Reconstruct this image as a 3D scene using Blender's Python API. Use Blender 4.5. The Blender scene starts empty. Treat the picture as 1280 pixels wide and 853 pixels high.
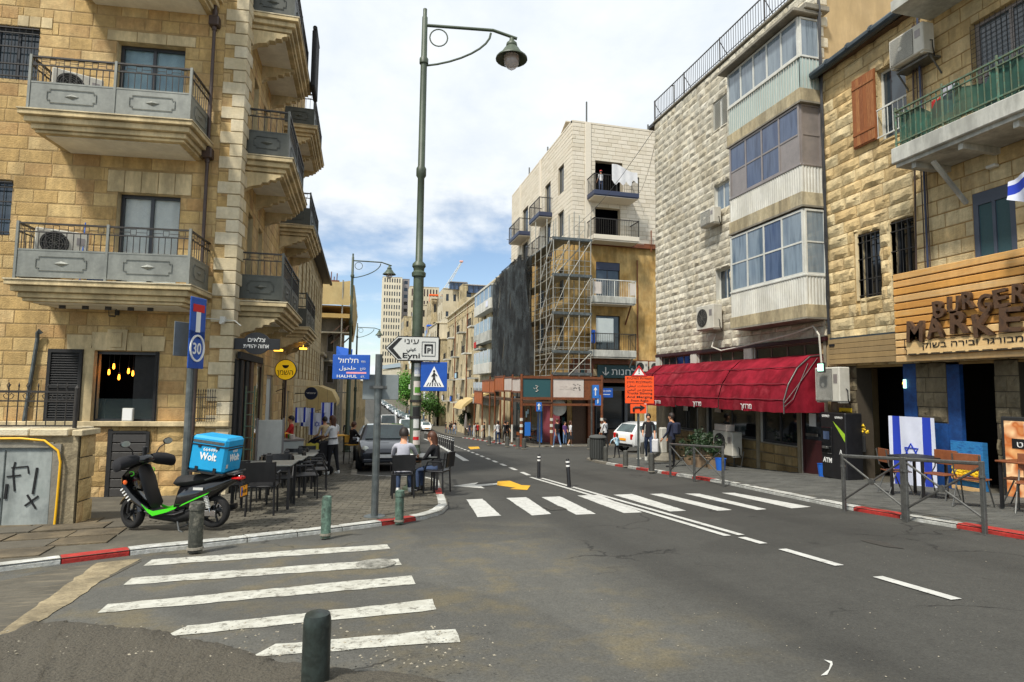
import bpy, bmesh, math, random
from mathutils import Vector as V, Matrix as MX, noise as NZ
R = random.Random(7)
C = bpy.context.scene.collection
D = bpy.data
sc = bpy.context.scene
rad = math.radians
TR = MX.Translation; RO = MX.Rotation; DG = MX.Diagonal
def I_(): return MX.Identity(4)
CAM_H = 1.4; FPX = 740.0; PITCH = math.atan(59/740.); ROLL = rad(.65); YAW = math.atan(188/740.)
fw = V((math.sin(YAW)*math.cos(PITCH), math.cos(YAW)*math.cos(PITCH), math.sin(PITCH)))
_r0 = V((math.cos(YAW), -math.sin(YAW), 0)); _u0 = _r0.cross(fw)
rt = math.cos(ROLL)*_r0 + math.sin(ROLL)*_u0; up = -math.sin(ROLL)*_r0 + math.cos(ROLL)*_u0
CP = V((0, 0, CAM_H))
cam = D.cameras.new('camera'); camo = D.objects.new('camera', cam); C.objects.link(camo)
cam.sensor_width = 36; cam.lens = FPX/1280*36; cam.clip_start = .05; cam.clip_end = 5000
m = I_()
for i in range(3):
    m[i][0] = rt[i]; m[i][1] = up[i]; m[i][2] = -fw[i]; m[i][3] = CP[i]
camo.matrix_world = m; sc.camera = camo
SUN_EL = 54; SUN_AZ = V((-.68, -.6))
w = D.worlds.new('World'); sc.world = w; w.use_nodes = True
nt = w.node_tree; N = nt.nodes; L = nt.links; N.clear()
def nd(nt_, t, **k):
    n = nt_.nodes.new(t)
    for a, b in k.items():
        if a.startswith('i_'): n.inputs[int(a[2:])].default_value = b
        else: setattr(n, a, b)
    return n
sky = nd(nt, 'ShaderNodeTexSky'); sky.sky_type = 'NISHITA'; sky.sun_disc = False
sky.sun_elevation = rad(SUN_EL); sky.sun_rotation = math.atan2(SUN_AZ.x, SUN_AZ.y)
sky.air_density = 1.0; sky.dust_density = .6; sky.ozone_density = 1.6
bg1 = nd(nt, 'ShaderNodeBackground'); bg1.inputs[1].default_value = .12
L.new(sky.outputs[0], bg1.inputs[0])
tc = nd(nt, 'ShaderNodeTexCoord'); sx = nd(nt, 'ShaderNodeSeparateXYZ'); L.new(tc.outputs['Generated'], sx.inputs[0])
def mth(op, a, b=None, c=None):
    n = nd(nt, 'ShaderNodeMath', operation=op)
    for i, q in enumerate((a, b, c)):
        if q is None: continue
        if isinstance(q, (int, float)): n.inputs[i].default_value = q
        else: L.new(q, n.inputs[i])
    return n.outputs[0]
zz = mth('ADD', mth('MAXIMUM', sx.outputs[2], 0.0), .12)
cx_ = mth('DIVIDE', sx.outputs[0], zz); cy_ = mth('DIVIDE', sx.outputs[1], zz)
cmb = nd(nt, 'ShaderNodeCombineXYZ'); L.new(cx_, cmb.inputs[0]); L.new(mth('MULTIPLY', cy_, .8), cmb.inputs[1])
n1 = nd(nt, 'ShaderNodeTexNoise'); n1.inputs['Scale'].default_value = .85; n1.inputs['Detail'].default_value = 9; n1.inputs['Roughness'].default_value = .58; n1.inputs['Distortion'].default_value = .5
L.new(cmb.outputs[0], n1.inputs[0])
n2 = nd(nt, 'ShaderNodeTexNoise'); n2.inputs['Scale'].default_value = 2.6; n2.inputs['Detail'].default_value = 8; n2.inputs['Roughness'].default_value = .6
L.new(cmb.outputs[0], n2.inputs[0])
el = nd(nt, 'ShaderNodeMapRange'); el.inputs[1].default_value = .12; el.inputs[2].default_value = .46; el.inputs[3].default_value = -.06; el.inputs[4].default_value = .5
L.new(sx.outputs[2], el.inputs[0])
hz = nd(nt, 'ShaderNodeMapRange'); hz.inputs[1].default_value = .0; hz.inputs[2].default_value = .12; hz.inputs[3].default_value = .3; hz.inputs[4].default_value = 0
L.new(sx.outputs[2], hz.inputs[0])
dn = mth('ADD', mth('ADD', mth('ADD', n1.outputs[0], el.outputs[0]), hz.outputs[0]), mth('MULTIPLY', mth('SUBTRACT', n2.outputs[0], .5), .45))
cr = nd(nt, 'ShaderNodeMapRange'); cr.interpolation_type = 'SMOOTHSTEP'; cr.inputs[1].default_value = .5; cr.inputs[2].default_value = .8
L.new(dn, cr.inputs[0])
bg2 = nd(nt, 'ShaderNodeBackground')
ccol = nd(nt, 'ShaderNodeValToRGB'); ccol.color_ramp.elements[0].position = .35; ccol.color_ramp.elements[0].color = (.66, .73, .80, 1)
ccol.color_ramp.elements[1].position = .62; ccol.color_ramp.elements[1].color = (.90, .93, .95, 1)
L.new(mth('ADD', mth('MULTIPLY', n2.outputs[0], .55), mth('MULTIPLY', n1.outputs[0], .45)), ccol.inputs[0])
L.new(ccol.outputs[0], bg2.inputs[0]); bg2.inputs[1].default_value = .88
ms = nd(nt, 'ShaderNodeMixShader'); L.new(cr.outputs[0], ms.inputs[0]); L.new(bg1.outputs[0], ms.inputs[1]); L.new(bg2.outputs[0], ms.inputs[2])
wo = nd(nt, 'ShaderNodeOutputWorld'); L.new(ms.outputs[0], wo.inputs[0])
sun = D.lights.new('sun', 'SUN'); sun.energy = 3.6; sun.angle = rad(6); sun.color = (1, .95, .86)
so = D.objects.new('sun', sun); C.objects.link(so)
sd = V((SUN_AZ.x, SUN_AZ.y, 0)).normalized()*math.cos(rad(SUN_EL)) + V((0, 0, math.sin(rad(SUN_EL))))
so.rotation_euler = sd.to_track_quat('Z', 'Y').to_euler()
sc.view_settings.view_transform = 'Standard'; sc.view_settings.look = 'None'; sc.view_settings.exposure = .42; sc.view_settings.gamma = 1
def ray(x, y): return fw*FPX + rt*(x-640) - up*(y-426.5)
SL = .065
def gz(Y):
    if Y <= 75: return -SL*Y
    if Y <= 105: t = Y-75; return -SL*75 - SL*t + SL*t*t/60
    z = -SL*75 - SL*15
    if Y > 150: z += .02*(min(Y, 480)-150)
    return z
def G(x, y, dz=0):
    d = ray(x, y); t = (dz-CAM_H)/(d.z+SL*d.y); p = CP+t*d; return p
def proj(p):
    v = V(p)-CP; z = v.dot(fw)
    if z < .1: return None
    return 640+FPX*v.dot(rt)/z, 426.5-FPX*v.dot(up)/z, z
def S(r, g, b, a=1.):
    f = lambda c: (c/255/12.92 if c <= 10 else ((c/255+.055)/1.055)**2.4)
    return (f(r), f(g), f(b), a)
MC = {}
def pm(name, cols, rnd=0, ns=4., na=.25, rough=.8, bump=.0, bs=30., metal=0., spec=.5, alpha=1., emis=0., det=5, clear=0., stretch=None, trans=0., dirt=0.):
    if name in MC: return MC[name]
    if not isinstance(cols, list): cols = [cols]
    m = D.materials.new(name); m.use_nodes = True; t = m.node_tree; b = t.nodes['Principled BSDF']; l = t.links
    def M(op, a, c):
        n = t.nodes.new('ShaderNodeMath'); n.operation = op
        for i, q in enumerate((a, c)):
            if isinstance(q, (int, float)): n.inputs[i].default_value = q
            else: l.new(q, n.inputs[i])
        return n.outputs[0]
    g = t.nodes.new('ShaderNodeNewGeometry'); pos = g.outputs['Position']
    if stretch:
        mp = t.nodes.new('ShaderNodeMapping'); mp.inputs['Scale'].default_value = stretch; l.new(pos, mp.inputs[0]); pos = mp.outputs[0]
    n = t.nodes.new('ShaderNodeTexNoise'); n.inputs['Scale'].default_value = ns; n.inputs['Detail'].default_value = det; n.inputs['Roughness'].default_value = .6; l.new(pos, n.inputs[0])
    nf = n.outputs[0]
    if rnd:
        oi = t.nodes.new('ShaderNodeObjectInfo')
        r = M('FRACT', M('ADD', oi.outputs['Random'], M('MULTIPLY', g.outputs['Random Per Island'], 1.0)), 0)
        fac = M('ADD', M('MULTIPLY', r, rnd), M('MULTIPLY', nf, 1-rnd))
    else:
        fac = M('ADD', M('MULTIPLY', M('SUBTRACT', nf, .5), 1.8), .5)
    rp = t.nodes.new('ShaderNodeValToRGB'); e = rp.color_ramp.elements
    k = len(cols)
    if k == 1: e[0].color = cols[0]; e[1].color = cols[0]
    else:
        e[0].color = cols[0]; e[1].color = cols[-1]; e[0].position = .1; e[1].position = .9
        for i in range(1, k-1): q = e.new(.1+.8*i/(k-1)); q.color = cols[i]
    l.new(fac, rp.inputs[0]); col = rp.outputs[0]
    if na or dirt:
        mx = t.nodes.new('ShaderNodeMix'); mx.data_type = 'RGBA'; mx.blend_type = 'MULTIPLY'; mx.inputs[0].default_value = 1
        n2_ = t.nodes.new('ShaderNodeTexNoise'); n2_.inputs['Scale'].default_value = ns*4.3; n2_.inputs['Detail'].default_value = 6; l.new(pos, n2_.inputs[0])
        v = M('ADD', M('MULTIPLY', n2_.outputs[0], na*2), 1-na)
        if dirt:
            n3 = t.nodes.new('ShaderNodeTexNoise'); n3.inputs['Scale'].default_value = .9; n3.inputs['Detail'].default_value = 7; n3.inputs['Roughness'].default_value = .7
            mp2 = t.nodes.new('ShaderNodeMapping'); mp2.inputs['Scale'].default_value = (2.2, 2.2, .5); l.new(g.outputs['Position'], mp2.inputs[0]); l.new(mp2.outputs[0], n3.inputs[0])
            mr = t.nodes.new('ShaderNodeMapRange'); mr.inputs[1].default_value = .42; mr.inputs[2].default_value = .62; mr.inputs[3].default_value = 1-dirt; mr.inputs[4].default_value = 1; l.new(n3.outputs[0], mr.inputs[0])
            v = M('MULTIPLY', v, mr.outputs[0])
        cc = t.nodes.new('ShaderNodeCombineColor')
        for i in range(3): l.new(v, cc.inputs[i])
        l.new(col, mx.inputs[6]); l.new(cc.outputs[0], mx.inputs[7]); col = mx.outputs[2]
    l.new(col, b.inputs['Base Color']); b.inputs['Roughness'].default_value = rough; b.inputs['Metallic'].default_value = metal
    b.inputs['Specular IOR Level'].default_value = spec; b.inputs['Alpha'].default_value = alpha
    b.inputs['Coat Weight'].default_value = clear
    if trans: b.inputs['Transmission Weight'].default_value = trans
    if emis: l.new(col, b.inputs['Emission Color']); b.inputs['Emission Strength'].default_value = emis
    if bump:
        bn = t.nodes.new('ShaderNodeTexNoise'); bn.inputs['Scale'].default_value = bs; bn.inputs['Detail'].default_value = 5; l.new(g.outputs['Position'], bn.inputs[0])
        bb = t.nodes.new('ShaderNodeBump'); bb.inputs['Strength'].default_value = min(1, bump); bb.inputs['Distance'].default_value = .02; l.new(bn.outputs[0], bb.inputs['Height']); l.new(bb.outputs[0], b.inputs['Normal'])
    MC[name] = m; return m
mt = {}
def d_(k, *a, **kw): mt[k] = pm(k, *a, **kw)
d_('hotel_stone', [S(178, 146, 92), S(200, 168, 110), S(206, 178, 124), S(186, 148, 96), S(214, 188, 136)], rnd=.75, ns=3, na=.3, bump=.6, bs=45, rough=.9, dirt=.35)
d_('quoin_stone', [S(214, 202, 174), S(200, 184, 148), S(222, 212, 188)], rnd=.5, ns=3, na=.2, bump=.4, bs=40, rough=.88, dirt=.25)
d_('trim_stone', [S(206, 184, 138), S(222, 202, 160)], rnd=.5, ns=2, na=.25, bump=.3, bs=40, rough=.88, dirt=.4)
d_('hotel_mortar', [S(146, 122, 80), S(164, 138, 94)], ns=3, bump=.3)
d_('soffit', [S(238, 234, 220), S(226, 220, 204)], ns=1.5, na=.12, rough=.9, dirt=.15)
d_('white_stone', [S(190, 182, 160), S(216, 210, 192), S(200, 190, 166), S(224, 219, 204)], rnd=.6, ns=2, na=.3, bump=.8, bs=30, rough=.92, dirt=.3)
d_('white_mortar', [S(120, 114, 98), S(140, 132, 114)], ns=3)
d_('gold_stone', [S(192, 164, 114), S(208, 182, 132), S(214, 196, 154), S(200, 168, 116)], rnd=.6, ns=2, na=.3, bump=.8, bs=28, rough=.92, dirt=.35)
d_('gold_mortar', [S(140, 112, 66), S(160, 132, 84)], ns=3)
d_('smooth_pale', [S(196, 186, 166), S(212, 203, 186), S(204, 196, 178)], rnd=.7, ns=2, na=.08, rough=.85, bump=.1)
d_('pale_mortar', [S(172, 160, 138), S(182, 172, 150)], ns=3, na=.1)
d_('old_yellow', [S(140, 104, 54), S(186, 148, 84), S(204, 172, 112), S(170, 128, 66)], ns=.5, na=.35, rough=.92, bump=.4, dirt=.35)
d_('plaster', [S(186, 162, 122), S(170, 146, 104)], ns=.8, na=.1, rough=.9, dirt=.2)
d_('far_stone', [S(212, 196, 160), S(194, 176, 136), S(222, 208, 178)], ns=.5, na=.25, rough=.9, dirt=.45)
d_('far_pale', [S(206, 196, 172), S(190, 178, 150)], ns=.3, na=.12, rough=.9, dirt=.15)
d_('tower_stone', [S(214, 206, 184), S(200, 190, 166)], ns=.2, na=.06)
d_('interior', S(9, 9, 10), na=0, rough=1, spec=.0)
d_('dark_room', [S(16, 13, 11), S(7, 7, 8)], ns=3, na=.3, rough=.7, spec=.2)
d_('rail_grey', [S(142, 144, 136), S(122, 124, 118)], ns=5, na=.2, rough=.5, metal=.3, dirt=.2)
d_('rail_dark', [S(46, 44, 42), S(62, 58, 54)], ns=8, na=.2, rough=.5, metal=.3)
d_('rail_panel2', [S(74, 76, 70), S(88, 90, 82)], ns=5, na=.2, rough=.5, metal=.2, dirt=.25)
d_('pipe_brown', [S(58, 44, 38), S(74, 58, 50)], ns=6, na=.2, rough=.5)
d_('frame_dark', [S(40, 42, 46), S(52, 54, 58)], ns=6, na=.1, rough=.4)
d_('frame_white', [S(214, 214, 206), S(196, 196, 188)], ns=3, na=.08, rough=.5, dirt=.15)
d_('frame_grey', [S(150, 142, 138), S(132, 126, 124)], ns=3, na=.1, rough=.4, metal=.3)
d_('frame_blue', [S(76, 84, 98), S(66, 74, 88)], ns=3, na=.1, rough=.5)
d_('glass', [S(36, 44, 50), S(60, 72, 80)], ns=.7, na=.0, rough=.06, spec=.9)
d_('glass_sky', [S(60, 74, 86), S(126, 138, 146), S(92, 104, 116)], stretch=(3, 3, .4), ns=1.2, na=.0, rough=.05, spec=1.)  # vertical colour streaks painted in for the look of reflections and curtains
d_('glass_dark', [S(14, 16, 20), S(24, 28, 32)], ns=.7, na=0, rough=.05, spec=.9)
d_('glass_clear', S(120, 140, 140), na=0, rough=.03, spec=.6, alpha=.1)
d_('glass_blue', [S(34, 46, 72), S(76, 90, 116), S(44, 58, 90)], stretch=(3, 3, .4), ns=1.4, na=.0, rough=.06, spec=.8)  # blue streaks in the colour imitate curtains and reflections in the panes
d_('curtain', [S(228, 232, 228), S(206, 212, 210)], ns=5, na=.1, rough=.9)
d_('curtain_blue', [S(150, 178, 190), S(120, 150, 168)], ns=3, na=.1, rough=.9)
d_('ac_white', [S(206, 202, 190), S(188, 184, 170)], ns=3, na=.08, rough=.5, dirt=.15)
d_('ac_grille', [S(90, 90, 86), S(120, 118, 110)], ns=20, na=.2, rough=.6)
d_('black', [S(20, 20, 22), S(30, 30, 32)], ns=8, na=.15, rough=.45)
d_('black_gloss', [S(12, 12, 14), S(20, 20, 22)], ns=5, na=.1, rough=.16, clear=.8)
d_('black_matt', [S(22, 22, 22), S(34, 34, 34)], ns=12, na=.2, rough=.8, bump=.2, bs=80)
d_('rubber', [S(20, 20, 20), S(32, 31, 30)], ns=15, na=.2, rough=.85)
d_('chrome', S(190, 190, 190), na=.05, rough=.18, metal=1)
d_('steel', [S(120, 120, 116), S(90, 90, 88)], ns=12, na=.25, rough=.45, metal=.7)
d_('galv', [S(118, 124, 122), S(92, 98, 98), S(132, 136, 134)], ns=3, na=.25, rough=.45, metal=.5, dirt=.2)
d_('lamp_green', [S(62, 74, 58), S(74, 86, 68), S(54, 64, 50)], ns=4, na=.15, rough=.5, dirt=.2)
d_('lamp_glass', S(210, 200, 196), na=0, rough=.15, alpha=.6)
d_('bollard_green', [S(92, 76, 54), S(84, 108, 94), S(118, 148, 130), S(64, 78, 66)], ns=9, na=.45, rough=.6, dirt=.5, bump=.2)
d_('bollard_worn', [S(96, 96, 84), S(60, 62, 54), S(130, 126, 112)], ns=14, na=.4, rough=.7, dirt=.5, bump=.3)
d_('bollard_dark', [S(56, 66, 62), S(40, 46, 42), S(74, 80, 74)], ns=10, na=.3, rough=.42, metal=.2, dirt=.45, bump=.12)
d_('bollard_grey', [S(66, 66, 62), S(84, 84, 78)], ns=10, na=.25, rough=.6, dirt=.3)
d_('red_paint', [S(190, 40, 34), S(160, 44, 36), S(202, 62, 52)], ns=7, na=.3, rough=.75, dirt=.25, bump=.3)
d_('white_paint', [S(214, 214, 208), S(178, 178, 170), S(224, 224, 220)], ns=7, na=.2, rough=.75, dirt=.3, bump=.3)
d_('kerb_grey', [S(128, 122, 110), S(104, 98, 86)], ns=5, na=.25, bump=.3)
d_('paver', [S(80, 76, 66), S(102, 97, 84), S(90, 85, 73), S(70, 66, 56)], rnd=.5, ns=1.4, na=.25, rough=.85, bump=.3, bs=60, dirt=.35)
d_('paver_right', [S(76, 76, 72), S(92, 92, 87), S(84, 84, 78)], rnd=.5, ns=1.2, na=.2, rough=.85, bump=.25, bs=60, dirt=.3)
d_('paving', [S(84, 80, 70), S(100, 95, 82)], ns=2, na=.2, bump=.3, dirt=.3)
d_('slab', [S(128, 112, 84), S(104, 94, 76), S(140, 122, 92)], rnd=.4, ns=2.5, na=.3, bump=.5, bs=40, dirt=.5)
d_('cover_slab', [S(92, 86, 74), S(80, 75, 64)], ns=6, na=.2, bump=.3, bs=60)
d_('concrete', [S(150, 144, 130), S(120, 114, 100)], ns=2, na=.25, bump=.3, dirt=.3)
d_('ochre_concrete', [S(142, 128, 100), S(160, 146, 116), S(122, 110, 86)], ns=6, na=.4, bump=.5, dirt=.4)
d_('rough_asphalt', [S(58, 55, 48), S(82, 77, 66), S(68, 63, 54)], ns=30, na=.55, rough=.95, bump=1., bs=50)
d_('asphalt_far', [S(80, 80, 76), S(90, 90, 86)], ns=1, na=.1, rough=.9)
d_('earth', [S(120, 108, 84), S(100, 90, 70)], ns=.5, na=.2)
d_('blue_sign', [S(22, 72, 158), S(30, 84, 170)], ns=4, na=.06, rough=.35)
d_('blue_sign2', S(38, 104, 186), na=.06, rough=.35)
d_('white', S(228, 228, 224), na=.05, rough=.5)
d_('sign_white', S(200, 200, 194), na=.06, rough=.4)
d_('sign_back', [S(132, 138, 138), S(116, 122, 122)], ns=4, na=.1, rough=.45, metal=.3)
d_('ink', S(16, 16, 18), na=0, rough=.6)
d_('orange_sign', S(240, 84, 22), na=.05, rough=.5)
d_('red', S(196, 30, 32), na=.08, rough=.5)
d_('orange', S(236, 100, 30), na=.05, rough=.5)
d_('yellow', [S(232, 196, 40), S(214, 176, 34)], ns=6, na=.1, rough=.5)
d_('yellow_pipe', S(236, 180, 20), na=.1, rough=.45)
d_('yellow_road', [S(226, 172, 24), S(196, 150, 30)], ns=9, na=.25, rough=.8)
d_('awning_red', [S(124, 18, 34), S(146, 32, 48), S(112, 16, 30), S(156, 56, 66)], ns=1.1, na=.2, rough=.95, spec=.15, dirt=.3, bump=.25, bs=120)
d_('wood_plank', [S(206, 150, 78), S(224, 192, 138), S(190, 132, 62), S(216, 160, 82), S(196, 176, 138)], rnd=.75, ns=3, na=.3, rough=.6, stretch=(8, .8, 16), dirt=.2)
d_('grey_plank', [S(160, 132, 84), S(142, 120, 84), S(172, 146, 98)], rnd=.7, ns=3, na=.3, rough=.7, stretch=(8, .8, 16), dirt=.2)
d_('dark_wood', [S(62, 42, 28), S(84, 60, 40), S(46, 32, 24)], ns=9, na=.3, rough=.6)
d_('shutter_wood', [S(150, 90, 44), S(122, 68, 32), S(172, 118, 68)], rnd=.4, ns=6, na=.4, rough=.7, stretch=(6, 6, 1))
d_('brown_wood', [S(112, 62, 34), S(134, 78, 44)], ns=9, na=.2, rough=.45)
d_('rust', [S(100, 56, 30), S(126, 70, 34), S(82, 46, 28)], ns=3, na=.25, rough=.6, dirt=.2)
d_('rust_orange', [S(190, 104, 44), S(172, 90, 38), S(198, 120, 60)], ns=2, na=.15, rough=.6, dirt=.2)
d_('teal', S(44, 84, 88), na=.1, rough=.5)
d_('teal_dark', S(24, 62, 66), na=.1, rough=.5)
d_('poster_white', [S(206, 196, 186), S(190, 178, 170)], ns=2, na=.1, rough=.6)
d_('netting', [S(12, 14, 15), S(58, 64, 66), S(22, 25, 27), S(44, 49, 51)], ns=1.5, na=.4, rough=.95, alpha=.84, stretch=(1, 1, .3))  # vertical dark streaks in the colour stand in for shade in folds
d_('tarp_beige', [S(196, 174, 122), S(178, 154, 104)], ns=1.5, na=.12, rough=.85)
d_('tarp_blue', S(30, 96, 200), na=.1, rough=.6)
d_('scaffold', [S(172, 170, 160), S(140, 138, 128)], ns=5, na=.2, rough=.5, metal=.4)
d_('deck_wood', [S(150, 146, 130), S(120, 112, 94)], ns=4, na=.2)
d_('navy', S(48, 56, 80), na=.1, rough=.5)
d_('leaf', [S(38, 70, 24), S(58, 98, 30), S(84, 124, 42)], rnd=.6, ns=2, na=.2, rough=.6)
d_('leaf_dark', [S(24, 44, 20), S(38, 62, 28)], rnd=.6, ns=2, na=.2, rough=.6)
d_('leaf_bright', [S(60, 110, 30), S(92, 150, 44)], rnd=.6, ns=2, na=.2, rough=.6)
d_('bark', [S(84, 70, 52), S(62, 50, 38)], ns=8, na=.3, bump=.5)
d_('wolt', [S(14, 154, 206), S(10, 142, 194)], ns=3, na=.06, rough=.55)
d_('green_gloss', S(70, 214, 30), na=.03, rough=.3, clear=.5)
d_('plate_yellow', S(244, 160, 20), na=.03, rough=.4)
d_('skin', [S(196, 144, 112), S(184, 130, 98)], ns=8, na=.06, rough=.55)
d_('hair_dark', [S(26, 20, 16), S(40, 28, 20)], ns=30, na=.3, rough=.6)
d_('hair_brown', [S(86, 48, 26), S(62, 34, 20)], ns=30, na=.3, rough=.55)
d_('grey_tee', [S(176, 176, 184), S(160, 160, 170)], ns=4, na=.1, rough=.9)
d_('white_cloth', [S(212, 212, 212), S(194, 194, 196)], ns=4, na=.08, rough=.9)
d_('black_cloth', [S(18, 18, 22), S(28, 28, 32)], ns=6, na=.1, rough=.9)
d_('navy_cloth', [S(28, 32, 52), S(38, 44, 66)], ns=6, na=.1, rough=.9)
d_('jeans', [S(84, 108, 142), S(104, 130, 164)], ns=8, na=.15, rough=.9)
d_('jeans_dark', [S(44, 58, 84), S(58, 74, 104)], ns=8, na=.15, rough=.9)
d_('light_blue', S(170, 206, 224), na=.08, rough=.9)
d_('purple_cloth', S(92, 60, 112), na=.1, rough=.9)
d_('red_cloth', S(176, 36, 34), na=.1, rough=.9)
d_('beige_cloth', S(186, 166, 130), na=.1, rough=.9)
d_('flag_white', [S(214, 218, 232), S(200, 204, 222)], ns=3, na=.06, rough=.85)
d_('flag_blue', S(28, 56, 170), na=.06, rough=.85)
d_('car_dark', [S(30, 36, 48), S(24, 30, 42)], ns=2, na=.04, rough=.28, metal=.3, clear=.8)
d_('car_white', S(222, 224, 224), na=.03, rough=.25, clear=.8)
d_('car_silver', S(150, 156, 162), na=.03, rough=.3, metal=.5, clear=.7)
d_('car_grey', S(96, 104, 112), na=.03, rough=.3, metal=.4, clear=.7)
d_('car_glass', [S(30, 40, 42), S(70, 90, 88)], ns=2, na=.0, rough=.05, spec=.9)
d_('headlight', S(206, 210, 200), na=0, rough=.1, spec=.9)
d_('tail_red', S(190, 20, 18), na=0, rough=.2)
d_('cabinet', [S(138, 146, 142), S(156, 162, 158), S(124, 130, 128)], ns=3, na=.15, rough=.6, dirt=.3)
d_('shop_blue', [S(12, 44, 92), S(24, 72, 132)], ns=6, na=.35, rough=.6)
d_('fridge', [S(186, 194, 192), S(172, 180, 180)], ns=2, na=.05, rough=.4)
d_('maroon', [S(58, 22, 24), S(46, 16, 20)], ns=4, na=.2, rough=.5)
d_('bulb', S(255, 150, 40), na=0, emis=6.)
d_('warm_light', S(255, 190, 60), na=0, emis=2.5)
d_('cold_light', S(190, 255, 225), na=0, emis=1.6)
d_('blue_bin', S(30, 96, 190), na=.08, rough=.5)
d_('terracotta', [S(120, 100, 80), S(140, 118, 92)], ns=5, na=.2)
d_('green_net', [S(22, 62, 52), S(36, 88, 72)], ns=2, na=.3, rough=.8, alpha=.9)
d_('rail_teal', [S(60, 116, 104), S(92, 96, 72), S(74, 130, 112)], ns=12, na=.4, rough=.6)
d_('concrete_white', [S(200, 200, 192), S(172, 172, 162)], ns=1.5, na=.15, rough=.85, dirt=.4)
d_('gutter', [S(70, 80, 86), S(52, 60, 66)], ns=3, na=.15, rough=.4, metal=.3)
d_('corrug', [S(214, 213, 204), S(200, 197, 184)], ns=2, na=.1, rough=.6, dirt=.25)
d_('glass_green', S(184, 200, 194), na=.05, rough=.2, alpha=.8)
WM = {}
TS = D.scenes.new('tmp'); TV = TS.view_layers[0]
def evalmesh(o):
    TS.collection.objects.link(o); TV.update(); me = D.meshes.new_from_object(o.evaluated_get(TV.depsgraph)); D.objects.remove(o); return me
def T(x, y, z, rz=0): return TR((x, y, z)) @ RO(rz, 4, 'Z')
def setp(o, k):
    for a, b in k.items():
        if b is not None: o[a] = b
def root(name, label, cat, W, group=None, kind=None):
    o = D.objects.new(name, None); C.objects.link(o); o.matrix_world = W; WM[o.name] = W.copy(); o.empty_display_size = .1
    setp(o, dict(label=label, category=cat, group=group, kind=kind)); return o
def link(o, parent, W):
    C.objects.link(o)
    WM[o.name] = W.copy()
    if parent is not None:
        o.parent = parent; o.matrix_local = WM[parent.name].inverted() @ W
    else: o.matrix_world = W
    return o
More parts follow.
